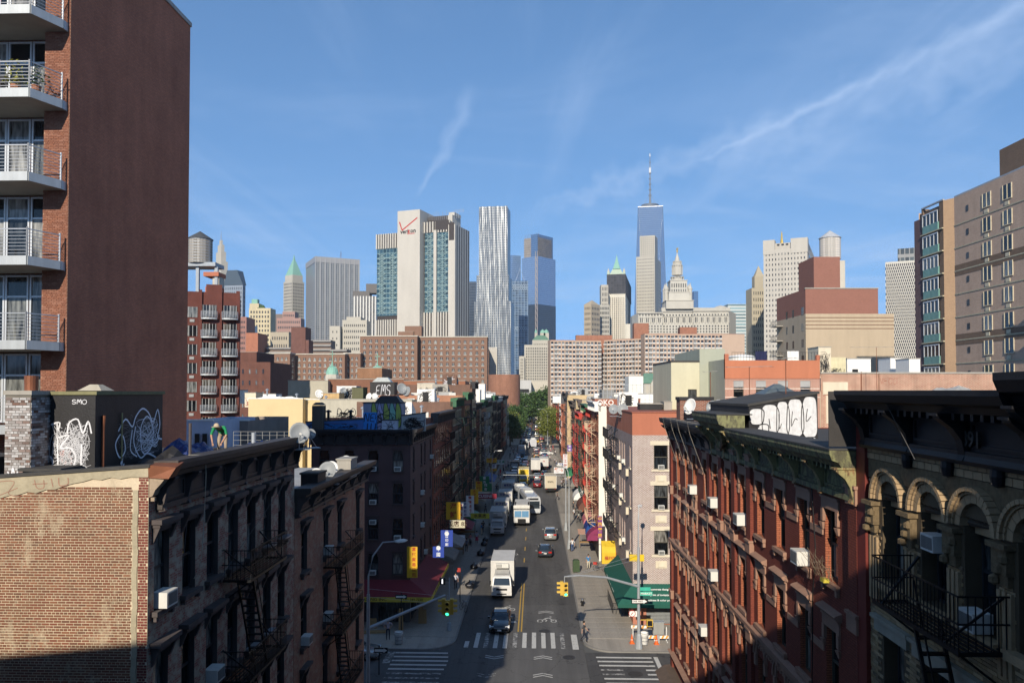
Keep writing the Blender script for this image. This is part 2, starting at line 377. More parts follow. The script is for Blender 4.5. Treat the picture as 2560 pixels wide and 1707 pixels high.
# ================= the setting: ground, carriageways, pavements, markings
def asphalt(name,c,crack=.5):
 m,n,l,b=newmat(name);t=n.new('ShaderNodeTexCoord').outputs['Object']
 big=nnoise(n,l,t,.09,5,.6,(1,.35,1));lane=nnoise(n,l,t,.9,4,.6,(1,.05,1));f=nnoise(n,l,t,22,2)
 pt=n.new('ShaderNodeTexVoronoi');pt.feature='F1';mp=n.new('ShaderNodeMapping');mp.inputs['Scale'].default_value=(.22,.09,1);l.new(t,mp.inputs[0]);l.new(mp.outputs[0],pt.inputs['Vector']);pt.inputs['Scale'].default_value=1;pt.distance='CHEBYCHEV'
 sc=n.new('ShaderNodeSeparateColor');l.new(pt.outputs['Color'],sc.inputs[0])
 v=nmath(n,l,'ADD',nmath(n,l,'MULTIPLY',nmath(n,l,'SUBTRACT',big,.5),1.0),nmath(n,l,'MULTIPLY',nmath(n,l,'SUBTRACT',lane,.5),1.1))
 v=nmath(n,l,'ADD',v,nmath(n,l,'MULTIPLY',nmath(n,l,'SUBTRACT',sc.outputs[0],.5),.3))
 v=nmath(n,l,'ADD',nmath(n,l,'ADD',v,nmath(n,l,'MULTIPLY',nmath(n,l,'SUBTRACT',f,.5),.9)),1.0)
 vc=n.new('ShaderNodeTexVoronoi');vc.feature='DISTANCE_TO_EDGE';vc.inputs['Scale'].default_value=.33
 wp=n.new('ShaderNodeVectorMath');wp.operation='ADD';l.new(t,wp.inputs[0])
 nz=n.new('ShaderNodeTexNoise');nz.inputs['Scale'].default_value=1.5;l.new(t,nz.inputs['Vector']);l.new(nz.outputs['Color'],wp.inputs[1]);l.new(wp.outputs[0],vc.inputs['Vector'])
 cr=nramp(n,l,vc.outputs['Distance'],.0,.012);v=nmath(n,l,'MULTIPLY',v,nmath(n,l,'ADD',1-crack,nmath(n,l,'MULTIPLY',cr,crack)))
 k=n.new('ShaderNodeVectorMath');k.operation='SCALE';k.inputs[0].default_value=c;l.new(v,k.inputs['Scale']);l.new(k.outputs[0],b.inputs['Base Color'])
 b.inputs['Roughness'].default_value=.8;b.inputs['Specular IOR Level'].default_value=.3
 bm=n.new('ShaderNodeBump');bm.inputs['Strength'].default_value=.4;bm.inputs['Distance'].default_value=.01;l.new(f,bm.inputs['Height']);l.new(bm.outputs[0],b.inputs['Normal'])
 return m
ROAD=asphalt('asphalt',(.092,.089,.085));ROAD2=asphalt('asphalt_side',(.08,.078,.076))
SIDEW=asphalt('pavement_concrete',(.31,.28,.235),.15)
def worn(name,c,thr=.62):
 m,n,l,b=newmat(name);t=n.new('ShaderNodeTexCoord').outputs['Object']
 v=nramp(n,l,nnoise(n,l,t,2.6,8,.75),thr-.05,thr+.03)
 d=nnoise(n,l,t,12,4)
 l.new(nmix(n,l,v,nmix(n,l,d,tuple(x*.6 for x in c),c),(.08,.078,.073)),b.inputs['Base Color']);b.inputs['Roughness'].default_value=.7;return m
MARK=worn('road_paint_white',(.62,.61,.56));MARK2=worn('road_paint_worn',(.46,.45,.42),.5);MARKY=worn('road_paint_yellow',(.55,.34,.05),.66)
MB().box(-1480,1480,-85,2290,-.6,-.03).build('ground',plain('city_ground',(.1,.1,.095),.9,.3,.01),kind='structure')
rd=put('avenue',None,None,sp(0,0),-SA,kind='structure')
MB().box(-6.72,3.92,-60,900,-.3,0).build('asphalt',ROAD,rd)
cs=put('cross_street',None,None,sp(0,56.2),-SA,kind='structure')
g=MB()
for x0,x1 in ((-160,-6.73),(3.93,160)):g.box(x0,x1,-6.3,6.3,-.3,-.004)
g.build('asphalt',ROAD2,cs)
cs2=put('far_cross_street',None,None,sp(0,0),-SA,kind='structure')
g=MB()
for t0,t1 in ((286,300),(374,387),(520,534)):
 for x0,x1 in ((-160,-6.73),(3.93,160)):g.box(x0,x1,t0,t1,-.3,-.006)
g.build('asphalt',ROAD2,cs2)
def arc(cx,cy,r,a0,a1,n=8):return [(cx+r*math.cos(math.radians(a0+(a1-a0)*i/n)),cy+r*math.sin(math.radians(a0+(a1-a0)*i/n)))for i in range(n+1)]
KERB=plain('granite_kerb',(.2,.19,.175),.8,.2,2)
def pavement(s0,s1,t0,t1,side,slabs=0,rc=2.6):
 """block of pavement with a kerb; side = +1 when the avenue lies towards +s"""
 p=put('pavement',None,None,sp(0,0),-SA,kind='structure')
 def outline(e):
  if side>0:return [(s0,t0+e)]+arc(s1-rc,t0+rc,rc-e,-90,0)+arc(s1-rc,t1-rc,rc-e,0,90)+[(s0,t1-e)]
  return arc(s0+rc,t1-rc,rc-e,90,180)+arc(s0+rc,t0+rc,rc-e,180,270)+[(s1,t0+e),(s1,t1-e)]
 MB().prism(outline(0),-.3,.125).build('kerb',KERB,p)
 MB().prism(outline(.16),.05,.129).build('concrete_bed',SIDEW,p)
 if slabs:
  a0,a1=(s1-4.75,s1-.17)if side>0 else (s0+.17,s0+4.9)
  nx=3;wx=(a1-a0)/nx;wy=1.52;k=0;ms={}
  tt=t0+3.1
  while tt+wy<slabs:
   for i in range(nx):
    sh=rnd.choice((0,1,2,3))
    if sh not in ms:ms[sh]=MB().box(.012,wx-.012,.012,wy-.012,0,.02+.002*sh).mesh('paving_slab',SIDEW)
    put('paving_slab',ms[sh],p,(a0+i*wx,tt,.125+rnd.uniform(0,.004)))
   tt+=wy
 return p
pavement(-160,-6.72,62.5,286,1,104)
pavement(3.92,160,62.5,286,-1,104)
pavement(-160,-6.72,-60,49.9,1);pavement(3.92,160,-60,49.9,-1)
for a,b in ((300,374),(387,520),(534,900)):
 pavement(-160,-6.72,a,b,1);pavement(3.92,160,a,b,-1)
mk=put('road_markings',None,None,sp(0,0),-SA,kind='structure')
def flat(name,x0,x1,y0,y1,m=None,par=None):return MB().box(x0,x1,y0,y1,.002,.007).build(name,m or MARK,par or mk)
for i in range(11):
 s_=-5.95+i*.80
 t0=63.5+(2.0 if i==0 else 0)*0;flat('crossing_bar',s_,s_+.36,63.4+rnd.uniform(-.1,.1),67.4+rnd.uniform(-.15,.1)if i else 65.0,MARK if rnd.random()<.8 else MARK2)
for i in range(13):
 t_=62.0-i*.9
 if t_<50.5:break
 flat('crossing_bar',-11.3+.02*i,-7.0+rnd.uniform(-.15,.15),t_-.14,t_+.14,MARK if i<5 else MARK2)
 if not 3<=i<=4:flat('crossing_bar',4.75+.05*i,9.1,t_-.75,t_-.47,MARK)
 else :
  flat('crossing_bar',4.75+.05*i,6.6,t_-.75,t_-.47,MARK2);flat('crossing_bar',8.3,9.2,t_-.75,t_-.47,MARK)
flat('stop_line',-11.95,-11.35,59.6,62.2,MARK2);flat('stop_line',9.28,9.6,59.0,61.6,MARK)
flat('stop_line',-3.6,-1.75,70.3,70.75,MARK);flat('stop_line',3.0,3.5,63.2,67.0,MARK)
for dx in (-1.62,-1.34):
 t_=67.7
 while t_<84:ln=rnd.uniform(2.6,4.2);flat('centre_line',dx,dx+.12,t_,t_+ln,MARKY);t_+=ln+.04
for t_ in list(range(95,180,7)):flat('lane_dash',-1.52,-1.38,t_,t_+2.4,MARKY)
for t_ in (301,372,388,519):
 for i in range(12):
  s_=-6.0+i*.85;flat('crossing_bar',s_,s_+.4,t_-1.7,t_+1.7,MARK)
for t_ in (289,292,295,297.5):
 flat('crossing_bar',-12,-7.2,t_,t_+.6,MARK)
def chevron(s_,t_,d,m=MARK):
 g=MB()
 for k in (0,.42):
  g.ribbon([(s_-.72,t_+k*d,.0065),(s_,t_+(k+.38)*d,.0065),(s_+.72,t_+k*d,.0065)],.13,(0,0,1))
 g.build('chevron_marking',m,mk)
def bikemark(s_,t_,d,m=MARK):
 g=MB()
 for cx in (-.62,.62):
  g.ribbon([(s_+cx+.24*math.cos(a*math.pi/6),t_+.42*math.sin(a*math.pi/6),.0065)for a in range(13)],.1,(0,0,1))
 P=lambda *q:[(s_+a,t_+b*d,.0065)for a,b in q]
 g.ribbon(P((-.35,.3),(-.1,.75),(.2,.95)),.2,(0,0,1));g.ribbon(P((.2,.95),(.42,.5),(.62,.1)),.12,(0,0,1));g.ribbon(P((-.3,.5),(0,.25),(-.12,-.15)),.13,(0,0,1))
 g.ribbon(P((.28,1.2),(.42,1.35)),.22,(0,0,1))
 g.build('bicycle_marking',m,mk)
chevron(.95,73.3,1);bikemark(1.0,70.9,1);chevron(.55,60.8,1);chevron(.5,57.0,1,MARK)
bikemark(-2.9,74.5,1);chevron(-3.3,61.6,-1);chevron(-3.7,57.7,-1,MARK2)
bikemark(.85,102,1);bikemark(-3.2,99.5,-1);chevron(-3.2,97,-1)
def manhole(s_,t_,r=.42,z=.003,label=None):
 g=MB().lathe([(0,0),(r,0),(r,.008),(r*.88,.008),(r*.86,.004),(0,.004)],n=20)
 for k in range(-2,3):g.box(-r*.7,r*.7,k*.12-.02,k*.12+.02,.004,.009)
 g.build('manhole_cover',plain('cast_iron',(.05,.047,.045),.6,.3,3,.4),None,sp(s_,t_,z),-SA,label=label,cat='manhole cover')
for q in ((.75,67.9,.5,.004,'dark round manhole cover just behind the zebra crossing in the right lane'),(2.6,61.3,.5,.004,'round manhole cover on asphalt before the zebra crossing near right kerb'),(7.4,57.9,.55,.004,'manhole cover set in a dark patch among the right crosswalk bars'),(5.1,81.5,.5,.14,'round cover in right pavement beside the mast arm signal'),(6.9,79.2,.5,.14,'round cover in right pavement nearer the railings'),(4.6,78.0,.4,.14,'small cover in right pavement close to the kerb'),(4.9,84.3,.45,.14,'square shadowed grate cover farther up the right pavement'),(11.3,59.2,.42,.0,'round cover in the side street at the foot of the red building')):manhole(*q[:4],label=q[4])
# ================= kit for walls, windows, cornices, fire escapes
def wpos(root,p):
 a=root.rotation_euler.z;return Vector((root.location.x+p[0]*math.cos(a)-p[1]*math.sin(a),root.location.y+p[0]*math.sin(a)+p[1]*math.cos(a),root.location.z+p[2]))
FR_DARK=plain('dark_window_frame',(.03,.033,.036),.5,.2,3,bump=0);FR_TAN=plain('tan_window_frame',(.2,.175,.13),.6,.2,3,bump=0)
FR_WHITE=plain('white_window_frame',(.6,.61,.62),.45,.1,3,bump=0);FR_OLIVE=plain('olive_window_frame',(.075,.068,.05),.6,.15,3,bump=0)
WIN={}
def sash(w_,h_,fm,mull=0,rail=.5,fw=.055):
 key=(round(w_,2),round(h_,2),fm.name,mull,rail)
 if key not in WIN:
  g=MB()
  for x0,x1,z0,z1 in ((-w_/2,-w_/2+fw,0,h_),(w_/2-fw,w_/2,0,h_),(-w_/2+fw,w_/2-fw,0,fw),(-w_/2+fw,w_/2-fw,h_-fw,h_)):g.box(x0,x1,-.06,.04,z0,z1)
  g.box(-w_/2+fw,w_/2-fw,-.05,.04,h_*rail-.035,h_*rail+.035)
  for k in range(mull):x=-w_/2+w_*(k+1)/(mull+1);g.box(x-.025,x+.025,-.05,.04,fw,h_-fw)
  up=MB().box(-w_/2+fw,w_/2-fw,-.02,0,h_*rail+.035,h_-fw);lo=MB().box(-w_/2+fw,w_/2-fw,.0,.03,fw,h_*rail-.035)
  WIN[key]=(g.mesh('window',fm),up.mesh('pane',GL),lo.mesh('pane',GL))
 return WIN[key]
def win(root,fc,u,z,w_,h_,fm,dep=.2,panes=True,**k):
 ms=sash(w_,h_,fm,**k);o=put('window',ms[0],root,fc(u,-dep,z),fc.rz())
 if panes:
  put('pane',ms[1],o);put('pane',ms[2],o)
 return o
PR={}
def proto(key,fn,mats):
 if key not in PR:
  g=MB();fn(g);PR[key]=g.mesh(key[0],mats)
 return PR[key]
def piece(root,fc,u,z,key,fn,mats,d=0):return put(key[0],proto(key,fn,mats),root,fc(u,d,z),fc.rz())
def hood(w_,hh=.28,pr=.26):
 def f(g):
  g.box(-w_/2,w_/2,-pr,.02,hh*.62,hh);g.box(-w_/2+.05,w_/2-.05,-pr+.07,.02,hh*.36,hh*.62);g.box(-w_/2+.08,w_/2-.08,-.08,.02,-.02,hh*.36)
  for s_ in (-1,1):g.hexa([(s_*(w_/2-.14)-.06,-.03,-.3),(s_*(w_/2-.14)+.06,-.03,-.3),(s_*(w_/2-.14)+.06,.02,-.3),(s_*(w_/2-.14)-.06,.02,-.3),(s_*(w_/2-.14)-.06,-pr+.09,hh*.36),(s_*(w_/2-.14)+.06,-pr+.09,hh*.36),(s_*(w_/2-.14)+.06,.02,hh*.36),(s_*(w_/2-.14)-.06,.02,hh*.36)])
 return f
def sill(w_,pr=.18,t=.13):
 def f(g):
  g.box(-w_/2,w_/2,-pr,.02,-t,0)
  for s_ in (-1,1):g.box(s_*(w_/2-.12)-.06,s_*(w_/2-.12)+.06,-pr*.7,.02,-t-.14,-t)
 return f
AC_BODY=plain('ac_casing',(.62,.61,.56),.5,.1,3,bump=0);AC_GRILL=plain('ac_grille',(.16,.16,.15),.6,.2,3,bump=0)
def ac_proto():
 if 'ac' in PR:return PR['ac']
 a=MB().box(-.28,.28,-.28,.1,0,.38);a.box(-.26,.26,-.29,-.28,.345,.37)
 g=MB().box(-.24,.24,-.288,-.28,.05,.33)
 for k in range(8):g.box(-.24,.24,-.295,-.288,.065+.032*k,.08+.032*k)
 PR['ac']=(a.mesh('casing',AC_BODY),g.mesh('grille',AC_GRILL));return PR['ac']
def ac(root,fc,u,z,label,sc=1.0,tilt=0,d=0):
 ms=ac_proto();o=put('air_conditioner',ms[0],None,wpos(root,fc(u,d,z)),root.rotation_euler.z+fc.rz(),label,'air conditioner')
 o.scale=(sc,sc,sc);put('grille',ms[1],o);return o
def bool_panel(g,fc,u0,u1,z0,z1,d,m=0,t=.05):
 g.fb(fc,u0,u1,d,d+.05,z0,z0+t,m);g.fb(fc,u0,u1,d,d+.05,z1-t,z1,m);g.fb(fc,u0,u0+t,d,d+.05,z0+t,z1-t,m);g.fb(fc,u1-t,u1,d,d+.05,z0+t,z1-t,m)
def cornice(root,fc,u0,u1,zt,zb,pr,mat,nbr,mat2=None,dent=.22,brw=.14,panels=True):
 hh=zt-zb
 g=MB().extr(fc,u0,u1,[(-.05,zt-.02),(-.05,zt-.34*hh),(pr*.62,zt-.34*hh),(pr*.72,zt-.24*hh),(pr*.92,zt-.2*hh),(pr,zt-.08*hh),(pr,zt)])
 g.fb(fc,u0+.02,u1-.02,-.04,.1,zb,zt-.34*hh);g.fb(fc,u0,u1,.0,.2,zb-.02,zb+.1*hh)
 g.build('cornice_moulding',mat,root)
 n=max(1,int((u1-u0)/(dent or 1)))
 def dn(q):q.box(-.05,.05,-pr*.6,-.1,-.12,0)
 if dent:
  dm=proto(('dentil',pr,mat.name),dn,mat)
  if n<=60:
   for i in range(n):put('dentil',dm,root,fc(u0+(i+.5)*(u1-u0)/n,0,zt-.34*hh),fc.rz())
 zz=zt-.34*hh
 def br(q):
  q.extr(Fc('S'),-brw/2,brw/2,[(0,0),(pr*.8,0),(pr*.78,-.1),(pr*.5,-.22*hh),(.26,-.4*hh),(.2,-.62*hh),(.26,-.7*hh),(0,-.74*hh)])
  q.extr(Fc('S'),-brw/2-.03,brw/2+.03,[(0,.0),(pr*.86,.0),(pr*.86,-.05),(0,-.05)])
 bm=proto(('bracket',pr,hh,mat.name),br,mat2 or mat)
 us=[u0+.12+(u1-u0-.24)*i/(nbr-1)for i in range(nbr)]
 for u in us:put('bracket',bm,root,fc(u,0,zz),fc.rz())
 if panels:
  for a,b in zip(us,us[1:]):
   g=MB();bool_panel(g,fc,a+brw,b-brw,zb+.16*hh,zz-.16,.1);g.build('frieze_panel',mat,root)
def fire_escape(root,fc,u0,u1,levels,label,mat=DARKMETAL,pr=.95,dirs=1,floor_h=3.25,pitch=.13,ladder=True,rh=.95,br=.02,detail=True,stair_u=None,group=None):
 o=thing('fire_escape',label,'fire escape',tuple(root.location),root.rotation_euler.z,group)
 for i,z in enumerate(levels):
  g=MB()
  g.fb(fc,u0,u1,pr-.04,pr,z-.08,z+.02);g.fb(fc,u0,u1,.02,.06,z-.08,z);g.fb(fc,u0,u0+.05,.06,pr-.04,z-.08,z);g.fb(fc,u1-.05,u1,.06,pr-.04,z-.08,z)
  n=7 if detail else 4
  for k in range(n):d=.12+(pr-.22)*k/(n-1);g.fb(fc,u0+.05,u1-.05,d-.022,d+.022,z-.035,z-.01)
  g.build('platform',mat,o)
  g=MB()
  for zz in (z+rh,z+rh*.5)if detail else (z+rh,):
   g.bar(fc(u0,pr,zz),fc(u1,pr,zz),br);g.bar(fc(u0,.03,zz),fc(u0,pr,zz),br);g.bar(fc(u1,.03,zz),fc(u1,pr,zz),br)
  k=int((u1-u0)/pitch)
  for j in range(k+1):u=u0+(u1-u0)*j/k;g.bar(fc(u,pr,z),fc(u,pr,z+rh),br*.6)
  for j in range(1,int(pr/pitch)):
   for u in (u0,u1):g.bar(fc(u,j*pitch,z),fc(u,j*pitch,z+rh),br*.6)
  g.build('railing',mat,o)
  for u in (u0+.15,u1-.15):
   g=MB();g.bar(fc(u,.02,z-.75),fc(u,pr-.05,z-.06),br*1.4);g.build('bracket',mat,o)
   g=MB();g.bar(fc(u,.02,z+rh),fc(u+(.3 if u<(u0+u1)/2 else -.3),pr,z+.02),br*1.5);g.build('brace',mat,o)
  if i<len(levels)-1:
   z1=levels[i+1];g=MB();a=(stair_u or (u0+.9 if (dirs*(1 if i%1==0 else -1))>0 else u1-.9));b=a+max(1.4,(u1-u0-2.0)*.55)*dirs
   for dd in (.34,pr-.12):g.bar(fc(a,dd,z),fc(b,dd,z1),.045)
   ns=int((z-z1)/.26)
   for k in range(1,ns):f=k/ns;g.fb(fc,a+(b-a)*f-.09,a+(b-a)*f+.09,.34,pr-.12,z+(z1-z)*f-.015,z+(z1-z)*f+.015)
   g.bar(fc(a,pr-.12,z+.8),fc(b,pr-.12,z1+.8),br)
   g.build('stair',mat,o)
 return o
def facade_rows(root,fc,cols,rows,w_,h_,fm,dep,lint=None,sl=None,lm=None,mb=None,skip=(),**k):
 for i,u in enumerate(cols):
  for j,z in enumerate(rows):
   if (i,j)in skip:continue
   win(root,fc,u,z,w_,h_,fm,dep,**k)
   if lint:piece(root,fc,u,z+h_,('lintel',w_,lm.name),lint,lm)
   if sl:piece(root,fc,u,z,('sill',w_,lm.name),sl,lm)
def holes(cols,rows,w_,h_):return [(u-w_/2,u+w_/2,z,z+h_)for u in cols for z in rows]
def brick_bed(root,fc,u0,u1,z0,z1,hs,mat,bw=.215,bh=.072,j=.014,proud=.012,score=None,cond=None,top=None,objs=300,name='brick'):
 """separate bricks standing proud of the mortar: the first `objs` (nearest) as objects, the rest joined"""
 lst=[];r=0;z=z0
 while z+bh<=z1:
  head=(r%6==5);w0=(bw/2 if head else bw);u=u0-(w0/2 if r%2 else 0)
  while u<u1:
   a,b=max(u,u0),min(u+w0,u1)
   if b-a>.05 and not any(a<h[1]and b>h[0]and z+bh>h[2]and z<h[3]for h in hs)and (cond is None or cond((a+b)/2,z)):lst.append((a+j/2,b-j/2,z,head))
   u+=w0
  r+=1;z+=bh
 if score:lst.sort(key=score)
 full={}
 g=MB()
 def brk(a,b,zz,pr):
  q=fc(a,0,0)
 for i,(a,b,zz,head)in enumerate(lst):
  if i<objs:
   key=round(b-a,2)
   if key not in full:full[key]=MB().box(-(b-a)/2,(b-a)/2,-proud,.01,0,bh-j).mesh(name,mat)
   put(name,full[key],root,fc((a+b)/2,rnd.uniform(-.003,.004),zz),fc.rz())
  else :
   d=proud+rnd.uniform(-.004,.004);t=bh-j;y0,y1=zz,zz+t
   p=[fc(a,d,y0),fc(b,d,y0),fc(b,d,y1),fc(a,d,y1),fc(a,0,y0),fc(b,0,y0),fc(b,0,y1),fc(a,0,y1)]
   k=len(g.v);g.v+=p
   for f in ((0,1,2,3),(4,5,1,0),(3,2,6,7),(4,0,3,7),(1,5,6,2)):g.f.append(tuple(k+q for q in f));g.m.append(0)
 if g.f:g.build(name+'_courses',mat,root,kind='stuff')
def loose_brick(name,cols,dirt=.3,rough=.85,smear=None):
 """colour differs from brick to brick"""
 if name in MATS:return MATS[name]
 m,n,l,b=newmat(name);r=n.new('ShaderNodeValToRGB');l.new(irand(n,l),r.inputs[0]);e=r.color_ramp.elements
 e[0].color=c4(cols[0]);e[1].color=c4(cols[-1])
 for i in range(1,len(cols)-1):e.new(i/(len(cols)-1)).color=c4(cols[i])
 t=n.new('ShaderNodeTexCoord').outputs['Object']
 v=nmath(n,l,'ADD',nmath(n,l,'MULTIPLY',nmath(n,l,'SUBTRACT',nnoise(n,l,t,.8,5),.5),dirt*2.5),nmath(n,l,'MULTIPLY',nmath(n,l,'SUBTRACT',nnoise(n,l,t,30,2),.5),.5))
 k=n.new('ShaderNodeVectorMath');k.operation='SCALE';l.new(nmix(n,l,nmath(n,l,'MULTIPLY',nramp(n,l,nnoise(n,l,t,.9,9,.78,(1,1,.55)),.53,.6),.75),r.outputs[0],smear)if smear else r.outputs[0],k.inputs[0]);l.new(nmath(n,l,'ADD',v,1.),k.inputs['Scale'])
 l.new(k.outputs[0],b.inputs['Base Color']);b.inputs['Roughness'].default_value=rough;b.inputs['Specular IOR Level'].default_value=.2;MATS[name]=m;return m
def strokes(root,fc,d,lines,wd,mat,name='graffiti_line',off=(0,0),sc=1.0,wob=0.0):
 """sprayed lines on a wall; every polyline is smoothed and laid flat on the plane"""
 g=MB();nrm=Vector(fc(0,1,0))-Vector(fc(0,0,0))
 for ln in lines:
  p=[Vector((off[0]+x*sc,off[1]+z*sc))for x,z in ln]
  q=[]
  for i in range(len(p)-1):
   a,b,c,e=p[max(i-1,0)],p[i],p[i+1],p[min(i+2,len(p)-1)]
   for k in range(4):
    t=k/4;q.append(.5*((2*b)+(c-a)*t+(2*a-5*b+4*c-e)*t*t+(3*b-a-3*c+e)*t**3))
  q.append(p[-1])
  if len(q)>1:g.ribbon([fc(v.x+rnd.uniform(-wob,wob),d,v.y+rnd.uniform(-wob,wob))for v in q],wd*rnd.uniform(.85,1.15),nrm)
 return g.build(name,mat,root)
def rfill(g,fc,d,poly,m=0):g.face([fc(x,d,z)for x,z in poly],m)
GRAF={'S':[(.9,.9),(.5,1),(.1,.8),(.3,.55),(.8,.45),(.85,.15),(.4,0),(.05,.15)],'M':[(0,0),(.1,.9),(.3,.95),(.5,.4),(.7,.95),(.9,.9),(1,0)],'O':[(.5,1),(.1,.8),(0,.4),(.3,0),(.7,0),(1,.4),(.9,.85),(.5,1)],'B':[(.1,0),(.1,1),(.7,.9),(.7,.6),(.2,.52),(.85,.45),(.9,.1),(.1,0)],'E':[(.9,.95),(.2,.9),(.1,.5),(.7,.5),(.15,.48),(.1,.1),(.9,.05)],'C':[(.9,.8),(.5,1),(.1,.6),(.2,.1),(.6,0),(.95,.2)],'A':[(0,0),(.4,1),(.6,1),(1,0),(.8,.4),(.2,.4)],'H':[(.1,0),(.1,1),(.12,.5),(.85,.5),(.88,1),(.85,0)],'N':[(0,0),(.1,1),(.8,.05),(.9,1)],'K':[(.1,0),(.1,1),(.12,.45),(.9,1),(.3,.55),(.95,0)],'T':[(0,.9),(1,1),(.55,.95),(.5,0)],'R':[(.1,0),(.1,1),(.8,.9),(.7,.55),(.2,.5),(.9,0)],'U':[(.05,1),(.1,.2),(.5,0),(.9,.2),(.95,1)],'I':[(.5,0),(.5,1)],'Y':[(0,1),(.5,.5),(1,1),(.5,.5),(.4,0)],'X':[(0,0),(1,1),(.5,.5),(0,1),(1,0)],'8':[(.5,.5),(.1,.8),(.5,1),(.9,.8),(.5,.5),(.05,.2),(.5,0),(.95,.2),(.5,.5)],'4':[(.7,0),(.75,1),(0,.4),(1,.4)]}
def tag_word(wd_,u,z,w_,h_,sl=.15):return [[(u+(i+x*.85)*w_+sl*y*w_,z+y*h_)for x,y in GRAF[c]]for i,c in enumerate(wd_)if c in GRAF]
def scribble(u,z,w_,h_,n=4,k=7):return [[(u+rnd.random()*w_,z+rnd.random()*h_)for _ in range(k)]for _ in range(n)]
GW=plain('white_spray_paint',(.66,.66,.68),.6,.2,3,bump=0);GB=plain('black_spray_paint',(.02,.02,.025),.6,.2,3,bump=0);GR_=plain('red_spray_paint',(.32,.09,.06),.7,.3,3,bump=0)
def dish(loc,r,yaw,pitch,label,mat=None,group=None,legs=True):
 """satellite dish: reflector, feed arm, mast; yaw = where it faces, measured from -Y"""
 mat=mat or plain('dish_grey',(.24,.255,.26),.5,.12,3,bump=0)
 o=thing('satellite_dish',label,'satellite dish',loc,yaw,group)
 n,m_=20,5
 M=Matrix.Translation((0,-.12,.55+r*.3))@Matrix.Rotation(-pitch,4,'X')
 g=MB()
 ring=lambda rr,off:[tuple(M@Vector((rr*math.cos(2*math.pi*a/n),off+.32*r*(rr/r)**2*-1+0,rr*1.08*math.sin(2*math.pi*a/n))))for a in range(n)]
 rs=[ring(r*k/m_,0)for k in range(1,m_+1)];back=[ring(r*k/m_,.02)for k in range(m_,0,-1)]
 g.loft(rs+back,0,True);g.build('reflector',mat,o,smooth=True)
 g=MB();tip=M@Vector((0,-r*1.05,-r*.35));g.tube([M@Vector((0,.02,-r*.9)),tip],.018,5);g.tube([M@Vector((-r*.7,-.1,-r*.5)),tip],.01,4);g.tube([M@Vector((r*.7,-.1,-r*.5)),tip],.01,4);g.build('feed_arm',GALV,o)
 g=MB();e=(tip-(M@Vector((0,0,0)))).normalized();g.tube([tip-e*.04,tip+e*.08],.05,8);g.build('receiver',OFFW,o)
 g=MB();g.tube([(0,.05,0),(0,.05,.55+r*.2),M@Vector((0,.03,0))],.03,8)
 if legs:g.bar((0,.05,.5),(-.4,.4,0),.015);g.bar((0,.05,.5),(.4,.4,0),.015);g.box(-.45,.45,-.02,.45,0,.03)
 g.build('mast',GALV,o);return o
 # ================= left side: near tenements, the corner building, the brick tower
B_L1=brick('worn_dark_brick',(.34,.115,.08),(.26,.09,.065),(.3,.25,.2),dirt=.35,patch=(.38,.32,.24),pth=.5)
B_L2=brick('brown_brick',(.38,.165,.1),(.3,.13,.085),(.26,.21,.16),dirt=.3,patch=(.34,.25,.18),pth=.54)
MORTAR=plain('lime_mortar',(.54,.45,.32),.9,.35,1.2,bump=.4)
stu=lambda u:min(18.74,18.74+(u+.8)*.15-max(0,-2.1-u)*.06+.035*math.sin(u*3)+.03*math.sin(u*11))
BR_OR=loose_brick('old_red_brick',((.145,.055,.032),(.18,.066,.038),(.115,.055,.036),(.21,.09,.05),(.15,.075,.044),(.17,.056,.034)),.35,smear=(.34,.27,.185))
PLASTER=plain('stained_stucco',(.36,.315,.22),.9,.35,.7,bump=.5,streaks=.3)
BROWNST=plain('dark_painted_stone',(.085,.07,.066),.75,.35,2,bump=.4)
CORN_D=plain('sooty_sheet_metal',(.065,.055,.05),.6,.4,2,.2,bump=.4)
L1=thing('tenement_building','red brick tenement with sunlit side wall and stucco band, nearest on the left','building',sp(-10.2,20),-SA)
S0,E0=Fc('S'),Fc('E')
g=MB();g.wall(S0,-8.05,0,0,18.3);g.face([(-8.05,0,18.3),(0,0,18.3),(0,0,19.02),(-8.05,0,18.45)]);g.build('side_wall',MORTAR,L1)
brick_bed(L1,S0,-6.2,-.42,12.2,18.55,[],BR_OR,.217,.0715,.021,score=lambda b:(b[0]+2.2)**2+(b[2]-16.0)**2,cond=lambda u,z:z<stu(u)-.04)
brick_bed(L1,S0,-.27,0,12.2,18.9,[],loose_brick('red_quoin_brick',((.17,.045,.035),(.14,.04,.032),(.2,.06,.045)),.15),.18,.0715,.017,objs=0,name='quoin_brick')
MB().wall(S0,-8.04,0,.5,12.2).build('lower_brickwork',brick('brick_low',(.15,.07,.042),(.12,.06,.04),(.50,.42,.30),.217,.0715,.019),L1,(0,-.012,0))
top=[(-8.0+.25*i,18.46+.0712*(.25*i))for i in range(33)];low=[(u,stu(u))for u,_ in top]
g=MB()
for i in range(32):g.hexa([(low[i][0],-.035,low[i][1]),(low[i+1][0],-.035,low[i+1][1]),(low[i+1][0],0,low[i+1][1]),(low[i][0],0,low[i][1]),(top[i][0],-.035,top[i][1]),(top[i+1][0],-.035,top[i+1][1]),(top[i+1][0],0,top[i+1][1]),(top[i][0],0,top[i][1])])
g.build('stucco_patch',PLASTER,L1);g=MB()
for i in range(40):
 z=12.2+i*.155;a=.05*math.sin(z*5)+.02*math.sin(z*17);g.box(-.41+a*.4,-.27+a*.3,-.03,0,z,z+.155)
g.build('stucco_strip',PLASTER,L1)
